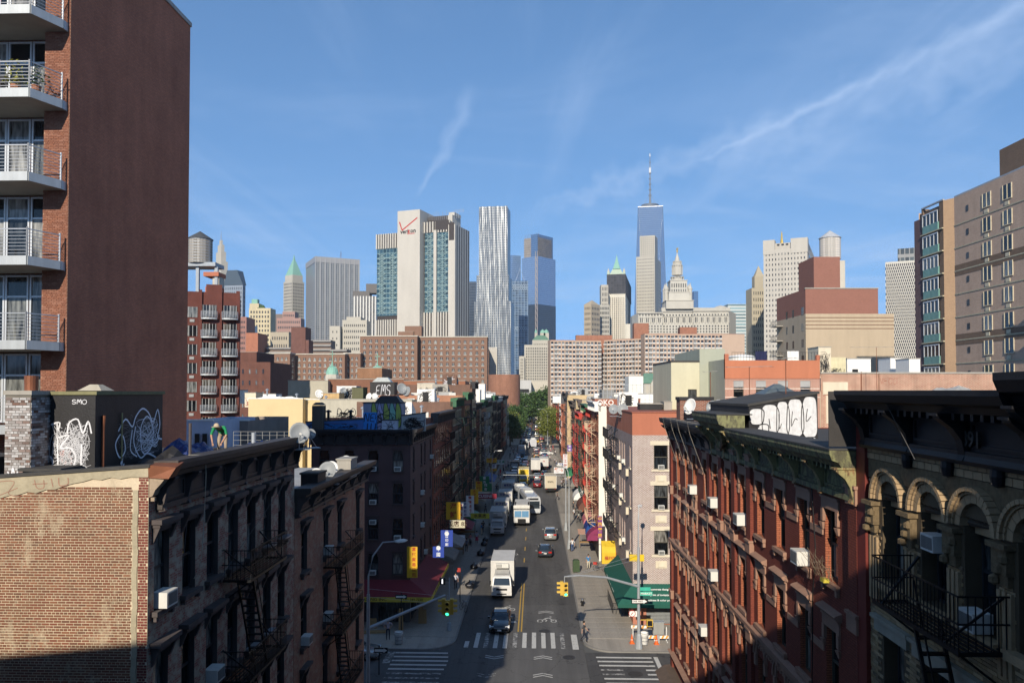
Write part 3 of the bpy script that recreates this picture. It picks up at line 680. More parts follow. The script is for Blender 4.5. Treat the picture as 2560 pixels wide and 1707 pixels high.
strokes(L1,S0,.04,[[(-4.1,18.6),(-3.6,18.62),(-3.75,18.3),(-3.45,18.22)],[(-4.0,18.25),(-3.5,18.45)],[(-3.05,18.66),(-2.98,18.45),(-2.8,18.46),(-2.8,18.66)],[(-3.1,18.55),(-2.7,18.57)],[(-2.6,18.7),(-2.55,18.48)],[(-2.4,18.72),(-2.37,18.52),(-2.15,18.55),(-2.15,18.72)]],.025,plain('faded_red_spray',(.3,.17,.12),.8,.4,6))
g=MB();g.hexa([(-8.05,-.07,18.42),(0.05,-.07,19.0),(.05,.3,19.0),(-8.05,.3,18.42),(-8.05,-.07,18.5),(.05,-.07,19.08),(.05,.3,19.08),(-8.05,.3,18.5)]);g.build('coping',TAR,L1)
cols=[.75,2.4,4.05,5.7,7.35,9.0,10.65];rows=[15.15,11.9,8.65,5.4]
g=MB();g.wall(E0,0,12.25,0,18.6,holes(cols,rows,.84,2.1),.28,0,1);g.build('front_wall',[B_L1,BROWNST],L1)
facade_rows(L1,E0,cols,rows,.84,2.1,FR_DARK,.2,hood(1.25,.34,.3),sill(1.15),BROWNST)
MB().box(-8.0,-.02,.3,12.2,18.0,18.62).build('roof',TAR,L1);MB().wall(Fc('N',12.25),-8.05,0,0,18.6).build('rear_party_wall',B_L2,L1)
cornice(L1,E0,.35,12.2,19.15,17.85,.62,CORN_D,9,BROWNST,dent=0)
RUST=plain('rusted_sheet_metal',(.22,.085,.045),.5,.4,3,.3,bump=.3)
g=MB();g.hexa([(0,-.02,18.72),(.55,-.05,18.7),(.5,.5,18.72),(0,.5,18.72),(0,-.05,19.06),(.74,-.03,19.0),(.7,.5,19.1),(0,.5,19.1)]);g.build('bent_cornice_corner',RUST,L1)
g=MB();g.extr(E0,.02,.3,[(0,18.72),(.42,18.7),(.3,18.55),(.16,18.4),(.1,18.25),(0,18.2)]);g.cb(.08,.1,18.1,.1,.1,.1);g.build('broken_corbel',plain('peeling_stone',(.36,.28,.2),.9,.5,5,bump=.8),L1)
ac(L1,E0,.75,15.18,'white air conditioner catching the sun in the top window nearest the red brick corner',1.1)
ac(L1,E0,4.05,11.93,'white air conditioner in the third window column below the near fire escape, bottom left',1.1)
for u,z in ((9.0,15.15),(10.65,15.15),(7.35,11.9),(9.0,11.9)):
 MB().fb(E0,u-.42,u+.42,.0,.3,z+.0,z+.05).build('metal_sill_cover',GALV,L1)
fire_escape(L1,E0,4.7,8.3,[14.9,11.65,8.4],'black iron fire escape with steep stairs on the red brick tenement nearest the left',pr=.98,dirs=1,stair_u=5.2)
def rloc(s,t,z):return sp(s,t,z)
ch=thing('chimney','square brick chimney smeared with white paint on the nearest left roof','chimney',rloc(-14.62,20.75,18.6),-SA)
OLDB=loose_brick('sooty_chimney_brick',((.12,.07,.055),(.3,.28,.27),(.5,.5,.5),(.16,.08,.055),(.55,.55,.55),(.1,.065,.055)),.3)
MB().box(0,.72,0,.95,0,2.3).build('core',plain('dark_mortar',(.18,.165,.14),.9,.3,2),ch)
brick_bed(ch,S0,0,.72,.02,2.25,[],OLDB,.2,.0715,objs=150);brick_bed(ch,Fc('E',.72),0,.95,.02,2.25,[],OLDB,.2,.0715,objs=100)
MB().box(-.04,.76,-.04,.99,2.3,2.42).build('cap',CONC,ch)
strokes(ch,S0,.02,[[(.1,.2),(.2,.05),(.25,.3),(.32,.05),(.4,.25)]],.05,GW)
g=MB().lathe([(0,0),(.17,0),(.18,.42),(.15,.42),(.14,.1),(0,.1)],n=16);g.build('flue_pot',RUST,ch,(.42,.45,2.42))
BW=plain('shade_lifted_spray',(.8,.82,.88),.6,.15,3,bump=0)  # white spray with extra brightness put into its colour for the shaded side
bh_=thing('roof_bulkhead','black painted stair bulkhead covered in white graffiti, on the nearest left roof','bulkhead',rloc(-13.86,21.55,18.6),-SA)
BLKP=plain('black_tarred_wall',(.022,.021,.022),.55,.5,1.2,bump=.3,streaks=.4)
MB().box(0,1.3,0,3.95,0,2.3).build('walls',BLKP,bh_);MB().box(-.05,1.36,-.05,4.0,2.3,2.4).build('coping',plain('mossy_coping',(.2,.19,.1),.9,.4,3),bh_)
g=MB().prism([(.65,.2),(1.35,.2),(1.35,.9),(.65,.9)],2.42,2.6,0,.35,(1.0,.55));g.box(.7,1.3,.25,.85,2.4,2.43);g.build('vent_cap',plain('pale_stone',(.42,.38,.3),.9,.2,3),bh_)
strokes(bh_,S0,.012,tag_word('SMO',.62,2.04,.15,.12,0),.02,GW)
strokes(bh_,S0,.012,[[(.02,1.45),(.28,1.5),(.2,1.1),(.55,1.15),(.3,.8),(.6,.78),(.75,.5),(.6,.15),(.3,.12),(.05,.2)],[(.2,1.5),(.24,.3)],[(.5,1.2),(.55,1.5),(.8,1.6),(.95,1.2),(1.1,1.55),(1.2,1.2)],[(.92,.9),(.92,.2),(1.1,.05),(1.25,.1)],[(0,.55),(.1,.4),(.02,.15)],[(.6,.1),(.8,-.0),(.95,.1)]],.045,GW)
strokes(bh_,S0,.011,scribble(.05,.2,1.15,1.3,34,5),.009,GW);strokes(bh_,S0,.0108,scribble(.1,.2,1.0,1.1,9,4),.05,plain('thin_grey_spray',(.14,.14,.145),.7,.5,9));strokes(bh_,S0,.0105,scribble(.3,.3,.35,.45,6,6),.03,GR_)
E1=Fc('E',1.3)
strokes(bh_,E1,.012,[[(1.2,1.2),(1.6,1.55),(2.0,1.3),(2.2,1.6),(2.6,1.85),(3.0,1.7),(3.3,1.4),(3.6,1.8),(3.75,1.3),(3.6,.9),(3.9,.8)],[(1.3,1.1),(1.05,.8),(1.3,.4),(1.6,.6),(1.5,1.0),(1.3,1.1)],[(2.2,1.3),(2.1,.8),(2.5,.3),(2.9,.4),(3.3,.3),(3.8,.1)],[(2.6,.5),(2.5,1.2),(2.9,1.6),(3.3,1.2),(3.2,.6),(2.8,.4),(2.6,.5)],[(2.0,1.2),(1.9,.6),(2.3,.35)],[(1.35,.2),(1.45,.35),(1.4,.05),(1.55,.2)]],.05,BW);strokes(bh_,E1,.0112,scribble(1.1,.3,2.6,1.3,16,5),.02,plain('thin_grey_spray',(.14,.14,.145)));strokes(bh_,E1,.0114,scribble(2.2,.4,1.5,1.2,10,5),.018,BW)
strokes(bh_,E1,.0115,tag_word('BOB',2.65,1.15,.2,.25)+tag_word('YAK',2.6,.85,.22,.25)+tag_word('CRY',2.7,.55,.2,.22),.018,GW)
MB().tube([(1.33,.35,.1),(1.33,.35,1.3),(1.36,.35,1.7)],.05,8).build('drain_pipe',RUST,bh_);MB().tube([(1.34,1.35,.3),(1.34,1.35,1.75)],.025,6).build('drain_pipe',plain('yellowed_pipe',(.4,.33,.15),.6),bh_)
for q in ((-14.0,20.5,1.1,.9,.28,'low tarred hatch in front of the white smeared chimney on left roof'),(-16.9,21.4,1.5,1.6,.5,'low black roof box at the far left edge of near roof')):
 o=thing('roof_hatch',q[5],'roof hatch',rloc(q[0],q[1],18.55),-SA);MB().box(0,q[2],0,q[3],0,q[4],0,.04).build('curb',BLKP,o);MB().box(-.05,q[2]+.05,-.05,q[3]+.05,q[4],q[4]+.08).build('lid',TAR,o)
TARP=plain('blue_tarpaulin',(.01,.03,.16),.4,.35,3,bump=.5,streaks=.3,spec=.5)
def heap(name,label,cat,loc,sx_,sy,hz,mat,seed,n=14,ragged=.35,smooth=False,rz=0):
 r_=random.Random(seed);P={}
 for i in range(n+1):
  for j in range(n+1):
   x,y=i/n*2-1,j/n*2-1;e=max(0,1-max(abs(x),abs(y))**2.2)
   P[i,j]=((x+r_.uniform(-.04,.04))*sx_,(y+r_.uniform(-.04,.04))*sy,hz*e*(.75+ragged*math.sin(x*4+seed)*math.cos(y*5+seed*2)+r_.uniform(-ragged,ragged)*.5))
 g=MB()
 for i in range(n):
  for j in range(n):
   g.face([P[i,j],P[i+1,j],P[i+1,j+1]]);g.face([P[i,j],P[i+1,j+1],P[i,j+1]])
 return g.build(name,mat,None,loc,rz,smooth=smooth,label=label,cat=cat)
heap('tarpaulin','crumpled blue tarpaulin draped over rubble beside the black graffiti bulkhead','tarpaulin',rloc(-12.3,26.6,18.58),.8,1.5,.8,TARP,3,18,.22)
heap('tarpaulin','blue tarpaulin under the big dish at the far end of the near roof','tarpaulin',rloc(-11.1,30.4,18.58),.6,.9,.55,TARP,8,16,.2)
heap('rubble_heap','black roofing scraps piled between the bulkhead and blue tarpaulin','rubble',rloc(-11.7,24.7,18.58),.9,1.4,.45,BLKP,5,12,.6)
MB().tube([(0,0,0),(0,0,1.0)],.05,6).build('steel_post',BROWNST,None,at(475,1137,24.2)*1,0,label='dark upright post behind the left cornice between tarpaulin and man',cat='post')
MB().tube([(0,0,0),(0,0,.75)],.1,10).build('vent_pipe',GALV,None,(at(634,1110,30.8).x,30.8,18.6),0,label='silver vent pipe to the right of the man in green',cat='vent pipe')
p=at(748,1055,31.2);dish((p.x,31.2,18.62),.37*1.1,.35,.35,'large grey satellite dish at the far corner of the near left roof')
p=at(772,1056,32.0);dish((p.x+.05,32.0,18.62),.2,.5,.3,'smaller grey dish right behind the large grey dish on left roof')
g=MB();rb=[]
for i in range(26):x,y=rnd.gauss(0,.45),rnd.gauss(0,.35);rb.append((x,y))
bp=thing('brick_pile','loose pile of old bricks at the feet of the man in green','brick pile',rloc(-11.7,28.2,18.6),.2)
bm=MB().box(-.1,.1,-.05,.05,0,.06).mesh('brick',BR_OR)
for i,(x,y)in enumerate(rb):b_=put('brick',bm,bp,(x,y,max(0,.3-.5*math.hypot(x,y))*rnd.random()));b_.rotation_euler=(rnd.uniform(-.2,.2),rnd.uniform(-.2,.2),rnd.uniform(0,3))
fn=thing('roof_fence','low wire roof fence behind the man in green','fence',rloc(-12.4,31.2,18.6),-SA)
g=MB()
for i in range(9):g.bar((i*.3,0,0),(i*.3,0,.75),.012)
for z in (.2,.4,.6,.75):g.bar((0,0,z),(2.4,0,z),.008)
g.build('wire_panel',plain('grey_wire',(.25,.25,.24),.6),fn)
def cable(pts,r,mat,label):return MB().tube(pts,r,5).build('cable',mat,None,label=label,cat='cable')
CAB=plain('pale_cable',(.5,.46,.36),.6,bump=0)
def P3(L_,Y=None):return [at(px,py,y)for px,py,y in L_]
cable(P3([(472,1137,22.3),(500,1137,22.6),(514,1150,22.6),(515,1180,22.7),(512,1260,22.9),(508,1340,22.9),(503,1400,23.0),(493,1430,23.0),(485,1446,23.0)]),.012,CAB,'pale cable looping down over the near left cornice')
cable(P3([(765,1095,30.9),(758,1125,31),(750,1150,31.2),(690,1240,29.6),(600,1370,26.0),(555,1440,24)]),.009,plain('grey_cable',(.12,.115,.11),.7,bump=0),'thin grey cable slanting down to the upper fire escape')
cable(P3([(470,1280,22.3),(462,1360,22.3),(452,1480,22.3),(446,1560,22.3),(438,1707,22.2)]),.008,plain('grey_cable',(.12,.115,.11),.7,bump=0),'thin dark cable hanging down the near left facade')
# ---- second tenement
L2=thing('tenement_building','brown brick tenement with flat roof of dishes, second along the left side','building',sp(-10.2,32.3),-SA)
cols=[1.4,4.9,7.5,11.6];rows=[13.1,9.9,6.7]
g=MB();g.wall(E0,0,13.3,0,16.3,holes(cols,rows,.85,2.0),.28,0,1);g.wall(S0,-9,0,0,16.3);g.wall(Fc('N',13.3),-9,0,0,16.4);g.build('wall',[B_L2,BROWNST],L2)
facade_rows(L2,E0,cols,rows,.85,2.0,FR_DARK,.2,hood(1.2,.3,.26),sill(1.1),BROWNST)
MB().box(-9,-.02,.05,13.25,16.0,16.45).build('roof',SILV,L2)
cornice(L2,E0,0,13.4,16.9,15.7,.7,CORN_D,8,BROWNST,dent=0)
ac(L2,E0,1.4,9.93,'white air conditioner in the near column of the second left tenement',d=.05)
ac(L2,E0,4.9,13.12,'white air conditioner behind the upper railing of the second left tenement',d=.05)
ac(L2,E0,4.9,9.93,'white air conditioner behind the lower railing of the second left tenement',d=.05)
fire_escape(L2,E0,4.4,8.8,[12.6,9.4,6.2],'black fire escape with zigzag stairs on the second left tenement',pr=.95,dirs=1,stair_u=5.3)
def roofbox(name,label,cat,px0,px1,ptop,Y,dep,zb,mat,capm=None,cap=.08):
 a,b=at(px0,ptop,Y),at(px1,ptop,Y);o=thing(name,label,cat,(a.x,Y,zb),-SA)
 MB().box(0,b.x-a.x,0,dep,0,a.z-zb).build('body',mat,o)
 if capm:MB().box(-.05,b.x-a.x+.05,-.05,dep+.05,a.z-zb,a.z-zb+cap).build('cap',capm,o)
 return o
roofbox('chimney','squat black tarred chimney at the near end of the second left roof','chimney',752,795,1186,34.6,1.3,16.4,BLKP,TAR)
roofbox('chimney','grey rendered chimney between dishes on the second left roof','chimney',842,877,1150,40.5,1.4,16.4,CONC,CONC)
for px,py,Y,r_,yaw,t in ((790,1166,36,.24,.4,'pale dish closest to the squat black chimney'),(821,1162,37.5,.34,0,'large round grey dish facing the viewer on second left roof'),(828,1147,39.5,.25,.5,'pale dish peeking over the large round dish'),(864,1140,42.2,.28,.6,'pale dish behind the grey rendered chimney')):
 p=at(px,py,Y);dish((p.x,Y,16.45),r_*1.25,yaw,.45,t,WHITE if r_<.3 else None)
cable(P3([(795,1250,34),(830,1230,36),(855,1210,38),(900,1180,41)]),.03,BLACK,'bundle of black cables lying along the second left cornice')
# ---- corner building across the side street
L3C=plain('dark_maroon_paint',(.085,.048,.046),.8,.2,.6,bump=.3)
L3=thing('corner_building','dark maroon corner building in shade with red awning and roof graffiti','building',sp(-11.4,69.7),-SA)
cS,rS=[-7.9,-5.6,-3.4,-1.15],[13.75,10.75,7.55,4.4];cE=[1.9,6.7,9.1,13.3]
g=MB();g.wall(S0,-9.1,0,3.2,16.4,holes(cS,rS,.97,1.9),.22);g.wall(E0,0,14.6,3.2,16.4,holes(cE,rS,.97,1.9),.22);g.wall(Fc('W',-9.1),0,14.6,0,16.4);g.build('wall',L3C,L3)
g=MB();g.wall(S0,-9.1,0,0,3.2,[(-8.6,-3.4,.15,2.9),(-2.9,-.5,.15,2.9)],.3);g.wall(E0,0,14.6,0,3.2,[(.5,3.6,.15,2.8),(4.2,8.4,.15,2.8),(9,13.6,.15,2.8)],.3);g.build('shopfront',plain('grey_shopfront',(.1,.1,.1),.6),L3)
SHUT=plain('roller_shutter',(.22,.23,.23),.5,.15,3,.4,bump=.1)
def shutter(root,fc,u0,u1,z0,z1,mat,d=-.2):
 g=MB();n=int((z1-z0)/.12)
 for k in range(n):z=z0+k*(z1-z0)/n;g.extr(fc,u0,u1,[(d-.03,z),(d,z+.02),(d+.03,z+.06),(d,z+.11),(d-.03,z+.12)])
 return g.build('roller_shutter',mat,root)
shutter(L3,S0,-8.6,-3.4,.15,2.9,plain('dark_shutter',(.07,.075,.085),.5));
for q in ((-2.9,-.5),):MB().fb(S0,q[0],q[1],-.28,-.24,.15,2.9).build('shop_window',GL,L3)
for q in ((.5,3.6),(4.2,8.4),(9,13.6)):MB().fb(E0,q[0],q[1],-.28,-.24,.15,2.8).build('shop_window',GL,L3)
L3LN=plain('maroon_stone',(.07,.045,.042),.8)
facade_rows(L3,S0,cS,rS,.97,1.9,FR_DARK,.16,hood(1.15,.2,.1),sill(1.15,.12,.1),L3LN);facade_rows(L3,E0,cE,rS,.97,1.9,FR_DARK,.16,hood(1.15,.2,.1),sill(1.15,.12,.1),L3LN)
L3K=plain('black_cornice_paint',(.018,.018,.021),.5,.3,2)
cornice(L3,S0,-9.3,.0,17.55,16.2,.6,L3K,9,dent=.3);cornice(L3,E0,0,14.7,17.55,16.2,.6,L3K,12,dent=.3)
MB().box(-9,-.03,.05,14.5,16.4,17.2).build('roof',SILV,L3)
for k,(i,j)in enumerate(((2,0),(2,1),(2,2),(2,3),(3,0),(3,2),(1,2))):
 w4=('third','third','third','third','corner','corner','second')[k];f4=('top','third','second','first','top','second','second')[k]
 ac(L3,S0,cS[i],rS[j]+(0 if k!=2 else 1.4),f'air conditioner, {w4} window column, {f4} upper floor of the maroon corner building',1.05,d=.02)
for i,j,t in ((1,1,'upper'),(1,2,'lower'),(3,0,'top far'),(2,3,'lowest')):ac(L3,E0,cE[i],rS[j],f'{t} air conditioner on the avenue side of the maroon corner building',1.05,d=.03)
AWR=plain('burgundy_canvas',(.17,.022,.03),.75,.15,1.5,bump=.1);AWY=plain('yellow_valance',(.55,.42,.05),.7,.15,2,bump=0)
aw=thing('awning','long burgundy awning with yellow lettered edge round the maroon corner building','awning',sp(-11.4,69.7),-SA)
zt,zb_,pj=3.95,2.95,2.2
g=MB();g.face([(-8.9,-.02,zt),(0,-.02,zt),(pj,-pj,zb_),(-8.9,-pj,zb_)]);g.face([(0,-.02,zt),(0,11.4,zt),(pj,11.4,zb_),(pj,-pj,zb_)]);g.face([(0,11.4,zt),(0,11.4,zb_),(pj,11.4,zb_)]);g.face([(-8.9,-.02,zt),(-8.9,-pj,zb_),(-8.9,-.02,zb_)])
g.build('canopy',AWR,aw)
g=MB();g.box(-8.9,pj+.02,-pj-.02,-pj+.02,zb_-.42,zb_);g.box(pj-.02,pj+.02,-pj+.02,11.4,zb_-.42,zb_);g.build('valance',AWY,aw)
TXD=plain('dark_lettering',(.06,.03,.02),.7,bump=0)
lettering('FULL HING TRADING INC',.36,TXD,aw,(-4.1,-pj-.022,zb_-.2),face_rot('S'),sx_=1.15)
lettering('TEL: 349-7220',.36,TXD,aw,(pj+.022,1.7,zb_-.2),face_rot('E'),sx_=1.3)
lettering('TEL: 349-7220',.3,TXD,aw,(.6,-pj-.022,zb_-.2),face_rot('S'),sx_=1.0)
YS=plain('yellow_sign_panel',(.62,.36,.02),.5,.1,2,bump=0);RS=plain('red_sign_paint',(.35,.03,.02),.5,bump=0);BS=plain('blue_sign_panel',(.02,.05,.28),.5,.1,2,bump=0);WS=plain('white_sign_panel',(.62,.64,.66),.5,.1,2,bump=0);GS=plain('green_sign_panel',(.02,.16,.07),.5,.1,2,bump=0)
def sign(label,loc,w_,h_,pm,tm,txt,face='S',size=None,t=.14,vert=False,name='shop_sign',rz=0,border=None,lines=None):
 o=thing(name,label,'sign',loc,-SA+rz)
 MB().box(-w_/2,w_/2,0,t,0,h_).build('panel',pm,o)
 if border:
  g=MB();bool_panel(g,Fc('S'),-w_/2,w_/2,0,h_,-.03,0,.04);g.build('border',border,o)
 g=MB();g.box(-w_/2-.5,-w_/2,.04,.08,h_*.85,h_*.85+.04);g.box(-w_/2-.5,-w_/2,.04,.08,h_*.15,h_*.15+.04);g.build('arm',DARKMETAL,o)
 ls=lines or (list(txt)if vert else [txt]);n=len(ls);
 for i,c_ in enumerate(ls):lettering(c_,size or (h_/n*.8),tm,o,(0,-.006,h_*(1-(i+.5)/n)),face_rot('S'))
 return o
o=sign('narrow vertical yellow sign with red characters on the maroon corner building',sp(-10.95,69.0,4.3),.62,2.75,YS,RS,'富興貿易公司',vert=True)
put('panel',MB().box(-.62,-.31,0,.14,0,2.75).mesh('panel',YS),o)
def mural(root,d,x0,x1,z0,z1,cols_,seed,k=5):
 r_=random.Random(seed);n=len(cols_)
 for i,c_ in enumerate(cols_):
  a=x0+(x1-x0)*i/n;pts=[]
  cx,cz,rx,rz_=a+(x1-x0)/n*.55,(z0+z1)/2+r_.uniform(-.1,.1),(x1-x0)/n*.55,(z1-z0)*.44
  for q in range(16):t=q*math.pi/8;rr=1+.16*math.sin(3*t+seed)+r_.uniform(-.05,.05);pts.append((min(x1,max(x0,cx+rx*rr*math.cos(t))),min(z1,max(z0,cz+rz_*rr*math.sin(t)))))
  g=MB();rfill(g,S0,d+.004*i,pts);g.build('graffiti_fill',c_,root);strokes(root,S0,d+.004*i+.002,[pts+pts[:1]],.06,GB)
BLU=plain('blue_spray',(.03,.22,.6),.6,.2,3,bump=0);GRN=plain('green_spray',(.3,.36,.08),.6,.2,3,bump=0);TEAL=plain('teal_spray',(.2,.4,.32),.6,.2,3,bump=0);LIL=plain('lilac_spray',(.35,.33,.5),.6,.2,3,bump=0)
def wallthing(name,label,cat,px0,px1,ptop,Y,dep,zb,mat,ptr=None):
 a,b=at(px0,ptop,Y),at(px1,ptop,Y);W_,Hh=b.x-a.x,a.z-zb;o=thing(name,label,cat,(a.x,Y,zb),0)
 h2=Hh if ptr is None else at(px1,ptr,Y).z-zb
 MB().hexa([(0,0,0),(W_,0,0),(W_,dep,0),(0,dep,0),(0,0,Hh),(W_,0,h2),(W_,dep,h2),(0,dep,Hh)]).build('walls',mat,o)
 g=MB().hexa([(-.06,-.06,Hh),(W_+.06,-.06,h2),(W_+.06,dep+.06,h2),(-.06,dep+.06,Hh),(-.06,-.06,Hh+.1),(W_+.06,-.06,h2+.1),(W_+.06,dep+.06,h2+.1),(-.06,dep+.06,Hh+.1)]);g.build('coping',TAR,o)
 return o,W_,Hh
o,W_,Hh=wallthing('roof_bulkhead','roof bulkhead painted with blue and olive graffiti above the maroon corner building','bulkhead',908,1003,1008,75,3,17.1,plain('lilac_wall',(.25,.26,.33),.7,.2,1))
mural(o,.01,W_*.2,W_,-.1,Hh+.1,[GRN,LIL,GRN,TEAL,GRN],2);strokes(o,S0,.06,tag_word('TDY',W_*.72,Hh*.35,.35,.4)+scribble(W_*.3,.2,W_*.6,Hh*.7,5,6),.05,GB)
g=MB();g.box(0,W_*.37,-.05,-.01,0,Hh*.68);g.build('blue_panel',BLU,o);strokes(o,S0,.06,tag_word('NE',.1,Hh*.34,W_*.15,Hh*.3)+tag_word('IU',.15,.05,W_*.15,Hh*.27),.09,GB)
MB().prism([(W_*.3,0),(W_*.98,0),(W_*.98,2.6),(W_*.3,2.6)],Hh+.1,Hh+.75,0,.6,(W_*.64,1.3)).build('hipped_cap',BLKP,o)
o,W_,Hh=wallthing('parapet_wall','low rear parapet sprayed blue at the left of the maroon building roof','wall',765,907,1056,73,.3,17.15,plain('blue_parapet',(.04,.12,.32),.7,.7,.8),1048)
strokes(o,S0,.01,scribble(.2,.05,W_-.4,Hh*.8,16,5),.05,GB);strokes(o,S0,.012,scribble(.2,.05,W_-.4,Hh*.8,8,5),.04,BLU)
o,W_,Hh=wallthing('parapet_wall','silver grey graffiti parapet at the right of the maroon building roof','wall',1004,1064,1040,74.5,.3,17.15,SILV,1032)
strokes(o,S0,.01,scribble(.1,.1,W_-.2,Hh*.85,14,6),.05,GB)
o,W_,Hh=wallthing('roof_hatch','pale grey tagged box in front of the olive graffiti bulkhead','roof hatch',955,992,1051,72.5,1,17.15,plain('pale_lilac',(.42,.43,.5),.7));strokes(o,S0,.01,scribble(.1,.1,W_-.2,Hh-.2,5,5),.03,GB)
o=roofbox('chimney','tall dark brick chimney at the left end of the maroon building roof','chimney',780,807,1014,72.5,1.1,17.1,brick('chimney_dark',(.06,.04,.03),(.04,.03,.025),(.13,.12,.1),.2,.075))
MB().prism([(0,0),(1.05,0),(1.05,1.1),(0,1.1)],2.6,2.85,0,.5,(.5,.55)).build('cap',TAR,o)
o=thing('roof_railing','black iron roof railing between chimney and graffiti bulkhead','railing',(at(812,1050,77).x,77,17.2),0)
g=MB()
for i in range(14):g.bar((i*.28,0,0),(i*.28,0,1.3),.02)
for z in (.3,1.3):g.bar((0,0,z),(3.7,0,z),.02)
g.build('bars',DARKMETAL,o)
for px,py,t in ((877,1030,'stubby dark roof vent with wide cap on the maroon building'),(821,1030,'small cowled vent beside the dark brick chimney')):
 p=at(px,py,74);o=thing('roof_vent',t,'vent',(p.x,74,17.2));g=MB().cyl(0,0,0,p.z-17.2,.13,n=10);g.build('pipe',DARKMETAL,o);MB().lathe([(0,p.z-17.2+.25),(.3,p.z-17.2+.1),(.3,p.z-17.2),(0,p.z-17.2)],n=12).build('cowl',DARKMETAL,o)
 # ---- tall brick tower with balconies
TW=thing('apartment_tower','tall red brick apartment tower with blank side wall and angled balconies, far left','building',(at(170,600,30).x,30,0),-SA)
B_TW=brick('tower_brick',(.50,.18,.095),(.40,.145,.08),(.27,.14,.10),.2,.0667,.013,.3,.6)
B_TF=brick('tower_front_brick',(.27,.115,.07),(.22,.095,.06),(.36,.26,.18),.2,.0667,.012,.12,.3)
TZ=40.35
MB().wall(E0,0,10.4,0,TZ).build('side_wall',B_TW,TW);MB().wall(Fc('N',10.4),-16,0,0,TZ).build('rear_wall',B_TW,TW)
MB().wall(S0,-1.02,0,0,TZ).build('front_pier',B_TF,TW)
brick_bed(TW,Fc('S',-.004),-1.02,0,19.6,40.3,[],loose_brick('pier_brick',((.27,.115,.07),(.21,.09,.058),(.31,.15,.1)),.15),.2,.0667,.012,.012,score=lambda b:(b[2]-27)**2,objs=300)
MB().box(-16.02,.06,-.06,10.46,TZ,TZ+.22).build('coping',plain('stone_coping',(.38,.37,.34),.8),TW);MB().box(-16,-.02,.3,10.3,TZ-.6,TZ-.05).build('roof',TAR,TW)
MB().wall(Fc('S',.75),-16,-1.0,0,TZ).build('recessed_front_wall',B_TF,TW);MB().wall(Fc('W',-1.02),0,.75,0,TZ).build('pier_return',B_TF,TW)
CURT=glass('curtained_glass',((.02,.025,.03),(.05,.06,.07),(.28,.29,.27),(.45,.45,.42)),(0,.3,.55,.8))
TFR=plain('aluminium_frame',(.55,.57,.58),.35,.08,3,.3,bump=0)
BALS=plain('balcony_slab',(.30,.30,.28),.6,.15,1,bump=.1);BALE=plain('balcony_edge_metal',(.42,.44,.44),.4,.1,2,.3,bump=0)
Sr=Fc('S',.75)
def tower_bay(z):
 for x0,x1 in ((-1.95,-1.1),(-2.95,-2.0),(-4.0,-2.98),(-5.1,-4.02)):
  wn_=put('window',MB().fb(Sr,x0,x0+.07,0,.1,z,z+2.75).fb(Sr,x1-.07,x1,0,.1,z,z+2.75).fb(Sr,x0+.07,x1-.07,0,.1,z+2.68,z+2.75).fb(Sr,x0+.07,x1-.07,0,.1,z,z+.1).fb(Sr,x0+.07,x1-.07,0,.09,z+1.85,z+1.93).mesh('window',TFR),TW)
  for a,b in ((.1,1.85),(1.93,2.68)):put('pane',MB().fb(Sr,x0+.07,x1-.07,.02,.05,z+a,z+b).mesh('pane',CURT),wn_)
def balcony(z,plants=False,cat_='balcony'):
 poly=[(-6.4,.0),(-6.4,-1.5),(-.62,-1.5),(-.14,-.3),(-.14,-.01),(-1.03,-.01),(-1.03,.7),(-6.4,.7)]
 b_=put('balcony',MB().prism(poly,z-.32,z-.1).mesh('balcony',BALS),TW)
 g=MB();e=[(-6.4,-1.5),(-.62,-1.5),(-.14,-.3),(-.14,.0)]
 for (a,c)in zip(e,e[1:]):
  d=Vector((c[0]-a[0],c[1]-a[1])).normalized();n_=Vector((d.y,-d.x))*.05
  g.hexa([(a[0],a[1],z-.34),(c[0],c[1],z-.34),(c[0]+n_.x,c[1]+n_.y,z-.34),(a[0]+n_.x,a[1]+n_.y,z-.34),(a[0],a[1],z),(c[0],c[1],z),(c[0]+n_.x,c[1]+n_.y,z),(a[0]+n_.x,a[1]+n_.y,z)])
 put('fascia',g.mesh('fascia',BALE),b_)
 g=MB()
 for (a,c)in zip(e[:-1],e[1:-1]):
  n=max(1,round(math.dist(a,c)/1.15))
  for i in range(n+1):
   x,y=a[0]+(c[0]-a[0])*i/n,a[1]+(c[1]-a[1])*i/n;g.box(x-.03,x+.03,y-.02,y+.02,z,z+1.08)
  for k in range(8):g.bar((a[0],a[1],z+.1+.13*k),(c[0],c[1],z+.1+.13*k),.011 if k<7 else .025)
 put('railing',g.mesh('railing',plain('railing_aluminium',(.42,.43,.44),.35,.1,3,.5,bump=0)),b_)
 return b_
for k in range(7):
 z=19.75+3.15*k;balcony(z);tower_bay(z)
for z,x,y,t,c_ in ((32.35,-1.5,-1.0,'yellow green potted plant on the uppermost full balcony of the brick tower',(.2,.2,.03)),(32.35,-.75,-.9,'dark green potted plant in the corner of the same high balcony',(.03,.06,.02))):
 o=thing('potted_plant',t,'plant',wpos(TW,(x,y,z)),0);MB().cyl(0,0,0,.32,.13,.18).build('pot',plain('terracotta',(.35,.15,.08)),o)
 g=MB()
 for _ in range(110):
  p=Vector((rnd.gauss(0,.2),rnd.gauss(0,.2),.38+abs(rnd.gauss(0,.33))));a=Vector((rnd.uniform(-1,1),rnd.uniform(-1,1),rnd.uniform(-.5,1))).normalized()*.09;b=a.cross(Vector((rnd.random(),rnd.random(),rnd.random()))).normalized()*.035
  g.face([p-a,p+b,p+a,p-b])
 g.build('foliage',plain('leaf_'+str(round(c_[0],2)),c_,.6,.4,8,bump=0),o)
